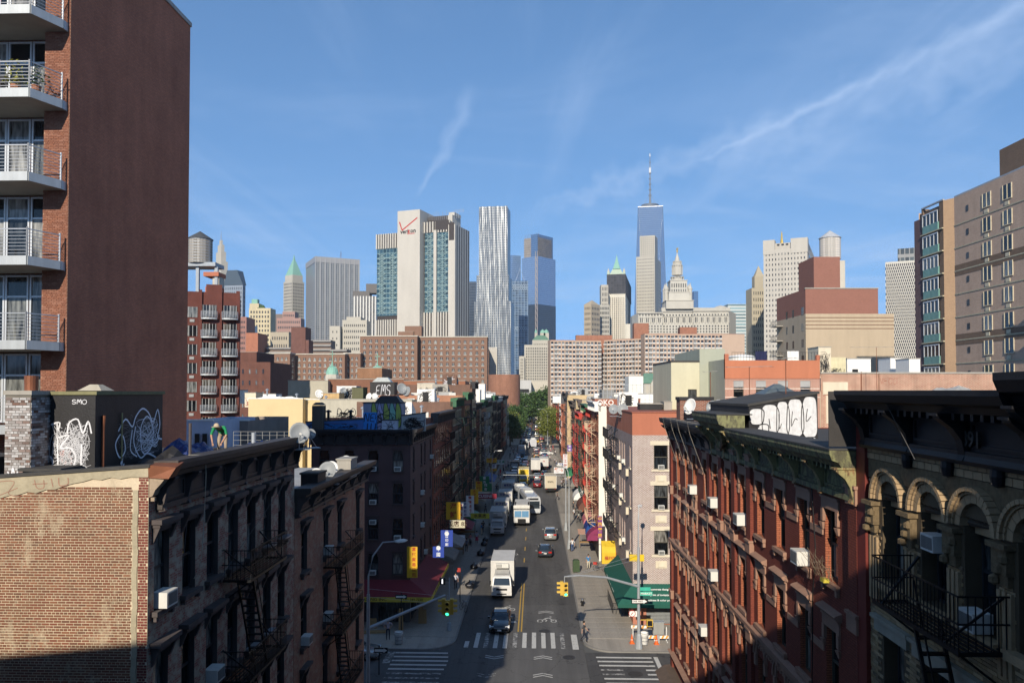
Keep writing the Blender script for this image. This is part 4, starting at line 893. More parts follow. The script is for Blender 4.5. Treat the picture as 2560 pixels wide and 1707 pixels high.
o=thing('patio_chair','dark folding chair on the high left balcony','chair',wpos(TW,(-2.3,-.8,32.35)));g=MB().box(-.22,.22,-.2,.22,.42,.45);g.build('seat',DARKMETAL,o);MB().box(-.22,.22,.2,.24,.5,.9).build('backrest',DARKMETAL,o)
for x in (-.2,.2):
 for y in (-.18,.2):MB().bar((x,y,0),(x,y,.42),.015).build('leg',DARKMETAL,o)
 # ================= right side: red brick row, yellow brick building, corner building
W0=Fc('W')
B_R2=brick('red_painted_brick',(.21,.055,.035),(.18,.047,.031),(.12,.035,.025),.2,.07,.012,.16,.5)
BST=plain('brownstone',(.30,.175,.12),.85,.25,1.5,bump=.4)
def peeling(name,a,b_,c_,sc=2.2):
 m,n,l,b=newmat(name);t=n.new('ShaderNodeTexCoord').outputs['Object'];v1=nramp(n,l,nnoise(n,l,t,sc,9,.75,(1,1,.6)),.47,.56);v2=nramp(n,l,nnoise(n,l,t,sc*2.3,8,.8,(1,1,.3)),.5,.6)
 f=nnoise(n,l,t,25,3);k=n.new('ShaderNodeVectorMath');k.operation='SCALE';l.new(nmix(n,l,v2,nmix(n,l,v1,a,b_),c_),k.inputs[0]);l.new(nmath(n,l,'ADD',.6,nmath(n,l,'MULTIPLY',f,.8)),k.inputs['Scale']);l.new(k.outputs[0],b.inputs['Base Color']);b.inputs['Roughness'].default_value=.75
 bm=n.new('ShaderNodeBump');bm.inputs['Strength'].default_value=.5;bm.inputs['Distance'].default_value=.02;l.new(v2,bm.inputs['Height']);l.new(bm.outputs[0],b.inputs['Normal']);MATS[name]=m;return m
GRC=peeling('peeling_green_paint',(.19,.19,.085),(.085,.08,.045),(.05,.035,.025));RSTC=peeling('rusty_green',(.26,.23,.1),(.24,.12,.05),(.09,.05,.03),3)
R2=thing('tenement_building','long dark red brick tenement with brownstone trim and green cornice, right side','building',sp(8.24,19.8),-SA)
cols=[2.0,4.15,6.45,8.75,11.1,13.35,15.7,17.85,20.35,22.6,25.0];rows=[15.7,12.4,9.25,6.1]
g=MB();g.wall(W0,0,27.3,0,18.4,holes(cols,rows,.9,2.0),.3,0,1);g.wall(S0,0,14,0,18.4);g.wall(Fc('N',27.3),0,14,0,18.8);g.build('wall',[B_R2,brick('reveal_brick',(.36,.12,.06),(.3,.1,.05),(.16,.05,.03),.2,.07)],R2)
def r2hood(g):g.box(-.62,.62,-.05,.02,-.0,.3);g.box(-.64,.64,-.09,.02,.3,.36);[g.box(s_*.53-.08,s_*.53+.08,-.07,.02,-.38,-.0)for s_ in (-1,1)];[g.hexa([(s_*.56-.05,-.05,-.62),(s_*.56+.05,-.05,-.62),(s_*.56+.05,.02,-.62),(s_*.56-.05,.02,-.62),(s_*.56-.08,-.12,-.42),(s_*.56+.08,-.08,-.42),(s_*.56+.08,.02,-.42),(s_*.56-.08,.02,-.42)])for s_ in (-1,1)]
def r2ped(g):r2hood(g);g.extr(Fc('S'),-.72,.72,[(0,.36),(.16,.42),(.22,.5),(.18,.54),(0,.6)])
def r2arch(g):
 for r0,r1,d in ((.47,.66,.06),(.66,.74,.12)):
  n=12
  for i in range(n):
   a,b=math.pi*i/n,math.pi*(i+1)/n
   p=lambda r,t,y:(r*math.cos(t),y,r*math.sin(t)*1.1)
   g.hexa([p(r0,a,-d),p(r1,a,-d),p(r1,a,.02),p(r0,a,.02),p(r0,b,-d),p(r1,b,-d),p(r1,b,.02),p(r0,b,.02)])
 for s_ in (-1,1):g.box(s_*.6-.1,s_*.6+.1,-.09,.02,-.4,0)
 g.box(-.1,.1,-.18,.02,.6,.9)
def r2sill(g):g.box(-.6,.6,-.12,.02,-.13,0);[g.box(s_*.5-.07,s_*.5+.07,-.09,.02,-.3,-.13)for s_ in (-1,1)]
for i,u in enumerate(cols):
 for j,z in enumerate(rows):
  win(R2,W0,u,z,.9,2.0,FR_OLIVE if i<6 or j else FR_TAN,.22)
  k=('hood',r2hood)if j==0 else (('pediment_hood',r2ped)if j in (1,3)else ('arched_hood',r2arch))
  piece(R2,W0,u,z+2.0,k,k[1],BST);piece(R2,W0,u,z,('sill','r2'),r2sill,BST)
 for z in (16.9,13.6):piece(R2,W0,u+1.07,z,('stone_band','r2'),lambda g:g.box(-.5,.5,-.04,.02,0,.2),BST)
 if i in (5,8):
  piece(R2,W0,u,14.75,('terracotta_panel',1),lambda g:(g.box(-.5,.5,-.05,.02,0,.7),bool_panel(g,S0,-.45,.45,.05,.65,.05)),BST)
g=MB();g.extr(W0,0,27.3,[(0,11.7),(.1,11.75),(.12,11.9),(.2,12.0),(.21,12.15),(0,12.22)])
for k in range(110):g.fb(W0,.1+k*.247,.2+k*.247,.0,.1,11.6,11.7)
g.build('belt_course',BST,R2);MB().extr(W0,0,27.3,[(0,5.2),(.2,5.25),(.3,5.45),(0,5.5)]).build('belt_course',BST,R2)
MB().extr(W0,0,27.3,[(0,4.0),(1.0,4.0),(1.05,4.12),(.5,4.5),(0,4.55)]).build('shopfront_cornice',plain('brown_tin',(.12,.085,.06),.7,.4,2),R2)
for u in (.25,9.95,12.25,14.5,16.8,27.0):
 g=MB().fb(W0,u-.27,u+.27,0,.13,4.55,18.1);g.build('pilaster',B_R2,R2)
 for z in (18.1,14.85,11.5,8.6):piece(R2,W0,u,z,('pilaster_cap',1),lambda g:(g.box(-.32,.32,-.18,.02,0,.42),g.box(-.35,.35,-.22,.02,.42,.5)),BST)
for a,b,zt,pr,m_,nb in ((0,11.0,19.5,.78,GRC,6),(15.9,27.4,19.35,.72,CORN_D,7)):cornice(R2,W0,a,b,zt,18.2,pr,m_,nb,RSTC if m_ is GRC else m_,dent=.32,brw=.2)
cornice(R2,W0,11.0,15.9,20.05,18.2,1.05,GRC,3,RSTC,dent=.4,brw=.26)
def fan(g):
 for i in range(11):
  a=math.pi*(i+.5)/11;g.hexa([(.12*math.cos(a)-.03,-.12,.12*math.sin(a)),(.12*math.cos(a)+.03,-.12,.12*math.sin(a)),(.12*math.cos(a)+.03,0,.12*math.sin(a)),(.12*math.cos(a)-.03,0,.12*math.sin(a)),(.75*math.cos(a)-.07,-.16,.75*math.sin(a)),(.75*math.cos(a)+.07,-.16,.75*math.sin(a)),(.75*math.cos(a)+.07,0,.75*math.sin(a)),(.75*math.cos(a)-.07,0,.75*math.sin(a))])
piece(R2,W0,13.4,18.5,('sunburst_ornament',1),fan,RSTC,.25)
MB().box(.02,13.8,.1,27.2,18.3,18.75).build('roof',TAR,R2)
for a_,b_,z_,p_ in ((0,11,19.5,.8),(11,15.9,20.05,1.07),(15.9,27.4,19.35,.74)):MB().fb(W0,a_-.01,b_+.0,-.35,p_,z_+.003,z_+.05).build('tar_capping',TAR,R2)
MB().box(.12,14,-.12,0,0,18.9).build('near_parapet_wall',brick('black_red',(.12,.035,.025),(.09,.03,.02),(.2,.17,.14)),R2)
for u,z,t in ((20.35,15.72,'top floor air conditioner farthest along the long red tenement, under two cables'),(15.7,15.72,'top floor air conditioner just beyond the sunburst pediment of the red tenement'),(11.1,15.72,'top floor air conditioner just before the brick piers of the red tenement'),(4.15,15.72,'largest sunlit air conditioner, second top floor window of the red tenement'),(15.7,12.42,'air conditioner one floor below the top, beyond the red tenement piers'),(17.85,9.27,'boxy beige air conditioner low on the far part of the red tenement'),(13.35,6.12,'grey air conditioner in shade at the picture bottom of the red tenement')):
 ac(R2,W0,u,z,t,1.12,d=.02)
for px,Y,zz in ((1680,45.5,13.4),(1704,43,13),(1724,41,9),(1752,38.2,15.6)):
 x=8.24-.76
 p=sp(x,Y,19.45);q=sp(8.0,Y-.15,18.0)
 cable([sp(x+1.5,Y+.2,19.2),sp(x-.02,Y,19.5),sp(x+.05,Y-.3,18.9),sp(8.1,Y-.9,17),sp(8.05,Y-1.6,zz),sp(8.1,Y-1.7,zz-2.5)],.008,plain('dull_cable',(.3,.27,.22),bump=0),{1680:'pale cable down the farthest end of the red tenement',1704:'second pale cable from the far end of the red tenement',1724:'long pale cable passing the first small air conditioner of the red tenement',1752:'pale cable dropping to the air conditioner beyond the pediment'}[px])
cable([sp(8.1,22.9,18.2),sp(8.02,22.4,16.4),sp(8.0,22.6,15.2),sp(8.1,23.0,12.5),sp(8.1,23.3,9)],.018,BLACK,'black cable sagging down the near part of the red tenement')
o=thing('window_plants','twiggy window box plants with a yellow pot near the shaded corner of the red tenement','plants',wpos(R2,W0(2.0,.2,15.7)),-SA)
MB().box(-.08,.08,-.15,.1,0,.1).build('window_box',plain('pot_yellow',(.5,.42,.05)),o);g=MB()
for _ in range(26):a=Vector((rnd.uniform(-.12,.1),rnd.uniform(-.45,.45),.1));g.tube([a,a+Vector((rnd.uniform(-.25,.1),rnd.uniform(-.2,.2),rnd.uniform(.2,.4))),a+Vector((rnd.uniform(-.4,.1),rnd.uniform(-.4,.4),rnd.uniform(.3,.7)))],.006,3)
g.build('twigs',WOOD,o)
o,W_,Hh=wallthing('roof_bulkhead','black roof bulkhead with huge white bubble letters above the red tenement','bulkhead',1872,2044,1016,31,6,18.7,BLKP,984)
xs=0
for i,(a,b,lz,hz_)in enumerate(((.02,.6,.95,1.62),(.5,1.2,.5,1.78),(1.1,1.62,.46,1.9),(1.52,2.2,.46,2.0),(2.12,2.76,.42,2.1),(.35,.8,.5,.98),(.8,1.2,.1,.52),(1.2,1.65,.08,.5),(1.65,2.2,.06,.48),(2.2,2.74,.05,.46))):
 pts=[((a+b)/2+(b-a)/2*math.copysign(abs(math.cos(t))**.6,math.cos(t))*(1+.06*math.sin(3*t+i)),(lz+hz_)/2+(hz_-lz)/2*math.copysign(abs(math.sin(t))**.6,math.sin(t)))for t in [q*math.pi/12 for q in range(24)]]
 g=MB();rfill(g,S0,.008+.002*i,pts);g.build('graffiti_fill',plain('patchy_white_paint',(.6,.6,.6),.7,.3,6,bump=.4),o);strokes(o,S0,.03,[pts+pts[:1]],.035,GB)
strokes(o,S0,.034,[[(.25,.95),(.35,.85),(.42,.9)],[(1.2,1.4),(1.22,.8),(1.3,1.0)],[(1.75,1.5),(1.7,.9),(1.85,1.2),(1.95,1.15)],[(2.35,1.6),(2.3,1.1),(2.5,1.3)],[(.8,1.2),(.85,.8)]],.03,GB)
HS=thing('roof_skylight','small hip roofed skylight house behind the bubble letter bulkhead','skylight',sp(10.6,35.8,18.7),-SA)
MB().box(0,1.5,0,1.6,0,2.15).build('body',plain('grey_tin',(.12,.12,.12),.6,.4,2),HS);MB().prism([(-.1,-.1),(1.6,-.1),(1.6,1.7),(-.1,1.7)],2.15,2.65,0,.12,(.75,.8)).build('hip_roof',plain('blue_grey_tin',(.13,.16,.17),.5,.3,2,.3),HS)
for k in range(4):MB().fb(Fc('W',0),.2+.32*k,.42+.32*k,.0,.03,1.3,2.0).build('louvre',BLACK,HS)
strokes(HS,S0,.01,[[(.4,1.6),(.7,1.75),(.6,1.5)],[(.85,1.9),(1.1,1.5)]],.04,GW)
roofbox('chimney','red brick double chimney with dark cap at the far end of the red tenement roof','chimney',1700,1782,1000,43,1.1,18.7,brick('chim_red',(.25,.08,.05),(.18,.06,.04),(.3,.25,.2)),BLKP,.18)
for px,py,Y,r_,yaw,t in ((1732,1016,42,.42,-1.0,'tilted pale dish before the red double chimney'),(1784,1016,40,.33,-.6,'grey dish right of the red double chimney'),(1797,1004,43,.2,-.4,'tiny dish behind the grey dish right of red chimney')):
 p=at(px,py,Y);dish((p.x,Y,p.z-.7),r_,yaw,.3,t,WHITE if r_>.4 else None)
o=thing('vent_pipe','rust topped vent pipe beside the bubble letter bulkhead','vent pipe',sp(12.0,29.5,18.7));MB().cyl(0,0,0,1.1,.1,n=10).build('pipe',RUST,o);MB().cyl(0,0,1.1,1.4,.15,n=10).build('collar',plain('yellowed_pipe',(.4,.33,.15),.6),o)
def antenna(label,loc,h_,n=5,w_=1.2,rz=0):
 o=thing('tv_antenna',label,'antenna',loc,rz);MB().tube([(0,0,0),(0,0,h_)],.022,5).build('mast',RUST,o)
 g=MB();g.bar((-w_,0,h_),(w_,0,h_+.06),.014)
 for k in range(n):x=-w_+2*w_*k/(n-1);g.bar((x,-.35,h_),(x,.35,h_+.04),.008);
 g.build('boom',plain('old_aluminium',(.3,.29,.27),.5,.2,3,.4),o);return o
antenna('tall television antenna over the right rooftops in front of the orange parapet',(at(1873,915,40).x,40,18.7),at(1873,918,40).z-18.7)
antenna('antenna mast rising from the bubble letter bulkhead',(at(1964,895,33).x,33,20.4),at(1964,897,33).z-20.4,3,.5)
antenna('dark thin pole with a crossbar behind the red double chimney',(at(1776,930,45).x,45,18.7),at(1776,930,45).z-18.7,3,.4)
antenna('wide antenna standing above the long pink brick building',(at(2191,868,70).x,70,21),at(2191,868,70).z-21,7,2.3)
# ---- ornate yellow brick building, nearest right
R1=thing('ornate_building','shadowed yellow brick building with arched windows and huge black cornice, nearest right','building',sp(8.24,6.5),-SA)
YB=loose_brick('yellow_roman_brick',((.36,.25,.13),(.25,.175,.09),(.46,.34,.2),(.18,.13,.08),(.4,.29,.16)),.35)
YM=plain('yellow_brick_bed',(.10,.075,.045),.9,.3,2);TERR=plain('terracotta_trim',(.36,.255,.145),.8,.3,2,bump=.5)
cols=[1.4,3.0,4.75,6.45,8.1,9.75,11.6];rows=[16.55,13.1,9.8]
hs=holes(cols,rows[:1],1.0,2.05)+holes(cols,rows[1:],1.0,2.2)
g=MB();g.wall(W0,0,12.8,0,19.75,hs,.45);g.wall(S0,0,12,0,19.7);g.wall(Fc('N',13.28),0,12,0,20.8);g.build('wall',YM,R1)
hb=hs+[(c-.95,c+.95,18.1,19.6)for c in cols]+[(c-.78,c+.78,17.75,18.2)for c in cols]
brick_bed(R1,W0,4.0,12.8,12.4,18.9,hb,YB,.31,.078,.012,.018,score=lambda b:abs(b[0]-9.5)+abs(b[2]-17.5)*.8,objs=300)
def stonew(g,u0,u1,z0,z1):
 z=z0;r=0
 while z<z1-.05:
  u=u0+(.15 if r%2 else 0);
  while u<u1:g.fb(W0,u+.01,min(u+.3,u1)-.01,0,.05,z+.01,z+.15);u+=.3
  z+=.16;r+=1
g=MB();stonew(g,4,12.8,19.35,19.7);g.build('frieze_tiles',TERR,R1,kind='stuff')
heap_tex=plain('carved_terracotta',(.2,.145,.08),.9,.6,9,bump=1.0)
MB().fb(W0,4,12.8,0,.03,18.9,19.34).build('carved_frieze',heap_tex,R1)
def seg_arch(g,r0,r1,d0,d1,n=14,zsc=1.0,a0=0,a1=math.pi):
 for i in range(n):
  a,b=a0+(a1-a0)*i/n+.012,a0+(a1-a0)*(i+1)/n-.012
  p=lambda r,t,y:(r*math.cos(t),y,r*math.sin(t)*zsc)
  g.hexa([p(r0,a,-d1),p(r1,a,-d1),p(r1,a,-d0),p(r0,a,-d0),p(r0,b,-d1),p(r1,b,-d1),p(r1,b,-d0),p(r0,b,-d0)])
for c in cols:
 piece(R1,W0,c,18.42,('outer_archivolt',1),lambda g:(seg_arch(g,.72,.8,0,.2,18),seg_arch(g,.67,.72,0,.14,18)),TERR)
 piece(R1,W0,c,18.42,('arch_voussoirs',1),lambda g:seg_arch(g,.5,.67,-.3,.1,9),TERR)
 def shell(g):
  for i in range(9):
   a=math.pi*(i+.5)/9;g.tube([(0,.02,.04),(.46*math.cos(a),-.1,.46*math.sin(a))],.03,5,r2=.085)
 piece(R1,W0,c,18.42,('shell_tympanum',1),shell,plain('dark_shell',(.09,.07,.05),.7),-.2)
 MB().fb(W0,c-.5,c+.5,-.5,-.3,18.1,18.95).build('tympanum_backing',BLACK,R1)
 piece(R1,W0,c,18.28,('transom_bar',1),lambda g:g.box(-.5,.5,-.0,.12,0,.16),TERR,-.2)
 for z in rows:win(R1,W0,c,z,1.0,2.05 if z>16 else 2.2,FR_DARK,.38)
 for z in rows[1:]:piece(R1,W0,c,z+2.2,('stone_lintel',1),lambda g:(g.box(-.8,.8,-.1,.02,0,.28),g.box(-.9,.9,-.16,.02,.28,.36)),plain('grey_stone_trim',(.3,.28,.22),.8))
 for z in rows:piece(R1,W0,c,z,('stone_sill',1),lambda g:g.box(-.72,.72,-.2,.02,-.16,0),TERR)
for u in [(a+b)/2 for a,b in zip(cols,cols[1:])]+[12.5]:
 def cap_(g):
  g.box(-.28,.28,-.22,0,.26,.36);g.box(-.22,.22,-.15,0,-.2,.26);g.box(-.18,.18,-.1,0,-.4,-.2)
  for i in range(3):g.lathe([(0,-.42+.2*i),(.1,-.36+.2*i),(.1,-.26+.2*i),(0,-.2+.2*i)],(-.14+.14*i,-.14),7)
 piece(R1,W0,u,18.0,('carved_capital',1),cap_,heap_tex)
 g=MB()
 for k in range(-1,2):g.fb(W0,u+k*.16-.05,u+k*.16+.05,0,.07,16.0,17.5)
 g.build('pier_ribs',TERR,R1)
K_BLK=plain('black_painted_tin',(.012,.012,.014),.5,.4,3,bump=.3)
cornice(R1,W0,6.0,12.8,21.02,19.75,.85,K_BLK,4,K_BLK,dent=.3,brw=.24)
cornice(R1,W0,0,6.0,21.3,19.75,.95,K_BLK,4,K_BLK,dent=.3,brw=.24)
MB().extr(W0,0,12.85,[(0,19.62),(.2,19.62),(.24,19.7),(.2,19.8),(0,19.8)]).build('lower_moulding',K_BLK,R1)
for u in [3.9,5.7,7.3,8.95,10.6]:piece(R1,W0,u,19.5,('corbel_boss',1),lambda g:g.lathe([(0,-.2),(.1,-.16),(.13,0),(.12,.12),(0,.16)],(0,-.12),9),K_BLK)
lettering('1891',.42,plain('dark_bronze',(.04,.037,.033),.5),R1,W0(8.1,.17,20.1),face_rot('W'),ext=.03)
MB().box(.0,12,0,12.8,20.0,20.9).build('roof',TAR,R1)
heap('rubble_heap','white flaking roof debris behind the huge black cornice','rubble',sp(9.6,17.9,20.9),1.0,.7,.16,SILV,4,10,.6)
MB().box(-.1,.12,0,.5,0,20.4).build('red_end_pier',plain('oxblood_paint',(.16,.03,.022),.6,.2,1),R1,(-.02,12.78,0))
MB().extr(Fc('N',13.28),-.8,.35,[(0,19.6),(.03,19.6),(.03,21.0),(0,21.0)]).build('cornice_end_board',plain('grey_board',(.045,.042,.04),.8,.4,2),R1)
fire_escape(R1,W0,7.1,10.5,[16.5,13.2,9.9],'black iron fire escape in shade on the yellow brick building, nearest right',pr=.95,dirs=-1,stair_u=8.9)
ac(R1,W0,9.75,17.7,'white air conditioner high in the second arched window of the yellow building',.9,d=-.1)
ac(R1,W0,8.1,16.58,'white air conditioner behind the near fire escape railing on the yellow building',.95,d=.02)
cable([sp(7.5,17.0,21.0),sp(7.8,16.1,19.6)],.006,plain('grey_cable',(.12,.115,.11)),'taut wire across the huge black cornice')
# ---- corner building with orange band
ORG=plain('orange_stucco',(.40,.145,.085),.85,.12,.4,bump=.15);CRM=plain('cream_stone',(.6,.53,.4),.8,.12,1)
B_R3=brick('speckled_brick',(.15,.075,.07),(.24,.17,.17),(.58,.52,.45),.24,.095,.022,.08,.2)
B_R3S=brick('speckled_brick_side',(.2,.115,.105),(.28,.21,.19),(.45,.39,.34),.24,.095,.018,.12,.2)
R3=thing('corner_building','pinkish brick corner building with orange top band and green awnings','building',sp(8.7,69.7),-SA)
cS,rS=[2.55],[14.0,10.4,6.35];cW=[1.6,6.2,8.2,10.4,15.5,18.2,21,23.3]
g=MB();g.wall(S0,0,14,3.6,17.05,holes(cS+[6.6,10.5],rS,1.25,2.15),.25);g.build('wall',B_R3,R3)
g=MB();g.wall(W0,0,25.2,3.6,17.05,holes(cW,rS,.95,2.0),.25);g.build('avenue_wall',B_R3S,R3)
MB().wall(S0,0,14,17.05,19.05).wall(W0,0,25.2,17.05,19.05).wall(Fc('N',25.2),0,14,0,19).build('parapet_band',ORG,R3,(0,0,0));MB().box(-.06,14,-.06,25.2,19.05,19.15).build('coping',plain('brown_coping',(.3,.1,.06)),R3)
MB().box(.1,14,.1,25,18.2,18.4).build('roof',SILV,R3)
MB().wall(S0,0,14,0,3.6,[(1.2,6.9,.15,3.2),(7.6,13,.15,3.2)],.3).build('shopfront',plain('salmon_paint',(.42,.17,.11),.8,.15,1),R3)
MB().wall(W0,0,25.2,0,3.6,[(3,5,.15,2.8),(7,11,.15,2.8),(13,18,.15,2.8)],.3).build('shopfront',plain('salmon_paint',(.42,.17,.11),.8),R3)
shutter(R3,S0,1.2,6.9,.15,3.2,SHUT);shutter(R3,S0,7.6,13,.15,3.2,SHUT)
for q in ((3,5),(7,11),(13,18)):MB().fb(W0,q[0],q[1],-.28,-.24,.15,2.8).build('shop_window',GL,R3)
facade_rows(R3,S0,cS+[6.6,10.5],rS,1.25,2.15,FR_OLIVE,.18,lambda g:g.box(-.95,.95,-.05,.02,0,.38),lambda g:g.box(-.85,.85,-.1,.02,-.2,0),CRM)
facade_rows(R3,W0,cW,rS,.95,2.0,FR_OLIVE,.18,None,lambda g:g.box(-.6,.6,-.1,.02,-.16,0),CRM)
for z in rS:
 piece(R3,S0,2.55,z-.95,('sleeve_panel',1),lambda g:(g.box(-.5,.5,-.06,.02,-.25,.4),g.box(-.3,.3,-.16,-.06,-.12,.28)),CRM)
 ac(R3,S0,2.55,z+.03,f"air conditioner in the {['top', 'middle', 'lowest'][rS.index(z)]} street facing window of the pinkish corner building",.95,d=.02)
 for k in range(2):piece(R3,W0,[3.2,9.3][k],z-.75,('sleeve_box',k),lambda g:g.box(-.25,.25,-.25,.02,-.2,.45),CRM)
for i,j,t in ((1,0,'first'),(3,0,'second'),(2,1,'third'),(4,1,'fourth'),(1,2,'fifth'),(5,2,'sixth')):ac(R3,W0,cW[i],rS[j],f'{t} air conditioner counted from the top on the avenue side of the pinkish building',.95,d=.05)
fire_escape(R3,W0,12.0,18.6,[16.0-.0,13.7,10.2,6.2],'black fire escape on the avenue side of the pinkish corner building',pr=1.05,dirs=-1,detail=False,br=.035,pitch=.3)
GRA=plain('dark_green_canvas',(.012,.085,.06),.7,.1,2,bump=.05)
aw=thing('awning','dark green awning with white lettering round the pinkish corner building','awning',sp(8.7,69.7),-SA)
g=MB();pj=1.5;zt,zb_=3.75,2.3
g.face([(0,-.02,zt),(4.05,-.02,zt),(4.05,-pj,zb_),(-pj,-pj,zb_)]);g.face([(0,-.02,zt),(-pj,-pj,zb_),(-pj,12.5,zb_),(0,12.5,zt)]);g.face([(0,12.5,zt),(-pj,12.5,zb_),(0,12.5,zb_)]);g.build('canopy',GRA,aw)
MB().box(-pj,4.05,-pj-.01,-pj+.02,zb_-.3,zb_).box(-pj,-pj+.02,-pj+.02,12.5,zb_-.3,zb_).build('valance',GRA,aw)
sl=math.atan2(zt-zb_,pj)
for i,(t,z)in enumerate((('concrete design',.72),('print of invitation',.45),('business & color printing',.2))):
 lettering(t,.26,WHITE,aw,(2.35,-.02-(1-z)*pj-.03,zb_+z*(zt-zb_)+.03),(sl,0,0),ext=.005)
lettering('印刷 PRINTING 設計',.5,WHITE,aw,(-pj*.97-.02,6,zb_-.14),face_rot('W'),sx_=1.6)
aw=thing('awning','taller green shop awning cut off behind the red tenement, lettered ME','awning',sp(12.75,69.7),-SA)
MB().hexa([(0,-1.7,1.95),(5,-1.7,1.95),(5,-.02,1.95),(0,-.02,1.95),(0,-1.3,4.4),(5,-1.3,4.4),(5,-.02,4.4),(0,-.02,4.4)]).build('canopy',GRA,aw)
lettering('MEE',.62,WHITE,aw,(1.75,-1.73,2.3),face_rot('S'));lettering('大',.8,plain('gold_paint',(.5,.38,.1)),aw,(1.7,-1.55,3.5),face_rot('S'))
aw=thing('awning','rounded yellow awning with red characters on the right pavement','awning',sp(7.6,84.5),-SA)
g=MB();g.extr(S0,0,1.9,[(0,2.2),(0,3.4),(-.3,4.0),(-1.1,4.5),(-1.1,2.2)]);g.build('canopy',plain('yellow_canvas',(.62,.42,.03),.7),aw,(-.4,0,0));lettering('福州館',.45,RS,aw,(.55,-.02,2.8),face_rot('S'))
o=thing('cellar_railing','black iron railing round cellar steps before the pinkish corner building','railing',sp(7.2,72.8,.14),-SA)
g=MB()
for i in range(12):g.bar((-.0,i*.45,0),(-.0,i*.45,1.0),.02)
for i in range(5):g.bar((i*.3,0,0),(i*.3,0,1.0),.02)
g.bar((0,0,1),(0,5,1),.025);g.bar((0,0,1),(1.3,0,1),.025);g.build('bars',DARKMETAL,o)
PX=lambda px,Y:at(px,900,Y).x
B_PK=brick('pink_brick',(.34,.13,.09),(.28,.1,.07),(.5,.38,.3),.28,.1,.022,.2,.2)
R6=thing('rooftop_building','pink brick building with bright orange parapet behind the red tenement','building',(PX(1812,72),72,0),0)
w6=PX(2049,72)-PX(1812,72);c6=[1.7,3.95,6.0,7.75];c6=[PX(px,72)-PX(1812,72)for px in (1846,1902,1957,2013)]
MB().wall(S0,0,w6,0,22.2,holes(c6,[20.0,16.7],.95,2.0),.2).build('wall',B_PK,R6)
facade_rows(R6,S0,c6,[20.0,16.7],.95,2.0,FR_OLIVE,.15,None,sill(1.2,.1),plain('light_brick_band',(.6,.5,.42)))
for z in (20.4,21.2):MB().fb(S0,0,w6,0,.02,z,z+.08).build('brick_band',plain('light_brick_band',(.6,.5,.42)),R6)
MB().fb(S0,0,w6,-.3,.05,22.2,23.9).build('orange_parapet',plain('bright_orange_stucco',(.44,.165,.09),.85,.1,.4),R6);MB().fb(S0,0,.35,-.3,.05,23.9,24.5).build('parapet_end',ORG,R6);MB().fb(S0,w6-.3,w6,-.3,.05,23.9,24.4).build('parapet_end',ORG,R6)
PGR=plain('pale_sage_stucco',(.36,.38,.30),.85,.1,.3);PGR2=plain('pale_cream_stucco',(.52,.5,.36),.85,.1,.3)
MB().wall(W0,0,22,0,24.0).build('flank_wall',PGR,R6);MB().box(.05,w6-.05,.05,20,21.4,22.1).build('roof',SILV,R6)
R7=thing('sage_building','pale sage stucco block left of the orange parapet','building',(PX(1749,78),78,0),0)
w7=PX(1812,78)-PX(1749,78)
MB().box(0,w7,0,12,0,at(1770,872,78).z).build('tall_wall',PGR,R7);MB().wall(Fc('S',-.02),-2.9,-.02,0,at(1700,905,78).z,[(-1.2,-.3,18.9,21.2)],.2).wall(Fc('W',-2.9),0,10,0,at(1700,905,78).z).build('lower_wall',PGR2,R7)
win(R7,Fc('S',-.02),-.75,18.9,.9,2.3,FR_OLIVE,.15);MB().box(-2.95,-.02,-.1,10,at(1700,905,78).z,at(1700,905,78).z+.15).build('roof_edge',TAR,R7)
R8=thing('long_building','long pale pink brick building topped by white bulkheads, right of orange parapet','building',(PX(2051,74),74,0),0)
w8=PX(2522,74)-PX(2051,74)
MB().wall(S0,0,w8,0,22.7,[(.9,1.9,18.2,20.6)],.2).wall(Fc('E',w8),0,10,0,22.7).build('wall',brick('pale_pink_brick',(.36,.17,.12),(.3,.11,.07),(.5,.4,.3),.3,.11,.022,.5,.2),R8);MB().box(.05,w8,.05,15,21,22.3).build('roof',SILV,R8)
MB().box(-.0,w8+.05,-.08,.3,22.7,22.85).build('coping',CONC,R8);win(R8,S0,1.4,18.2,1.0,2.4,FR_OLIVE,.15)
MB().fb(S0,.2,2.6,0,.06,20.7,21.9).fb(S0,.5,.88,0,.05,17.9,20.6).fb(S0,1.92,2.3,0,.05,17.9,20.6).build('terracotta_surround',CRM,R8)
for u in (9.5,11.2,13.2,14.9):MB().fb(S0,u,u+.7,0,.1,20.0,21.0).build('carved_panel',CRM,R8)
for i,u in enumerate((3.9,5.6)):MB().tube([S0(u,.05,16),S0(u,.05,22.9)],.04,5).build('drain_pipe',RUST,R8)
strokes(R8,S0,.01,tag_word('NECO',5.6,21.7,.45,.6),.05,plain('brown_spray',(.3,.12,.08)))
for i,(a,b,y0,Y,t,m_)in enumerate(((2046,2077,868,76,'tall narrow cream chimney left of the yellow cartoon wall',CRM),(2066,2114,893,78,'low yellow wall with sprayed faces behind the long pink building',plain('pale_yellow_wall',(.55,.5,.32))),(2118,2176,897,80,'white bulkhead with a dark doorway on the long pink building',WHITE),(2226,2272,895,84,'white bulkhead second from the left on the long pink building',WHITE),(2273,2300,897,79,'slim white bulkhead at the foot of the tan tower',WHITE))):
 o=roofbox('roof_bulkhead',t,'bulkhead',a,b,y0,Y,3,22.2,m_,CONC if i!=1 else None)
 if i==1:strokes(o,S0,.01,scribble(.1,.1,1.7,1.1,7,6),.05,GB)
 if i==0:strokes(o,S0,.01,scribble(.05,.1,1.1,2.6,16,5),.035,GB)
 if i==2:MB().fb(S0,.5,1.1,0,.02,.1,1.1).build('doorway',BLACK,o)
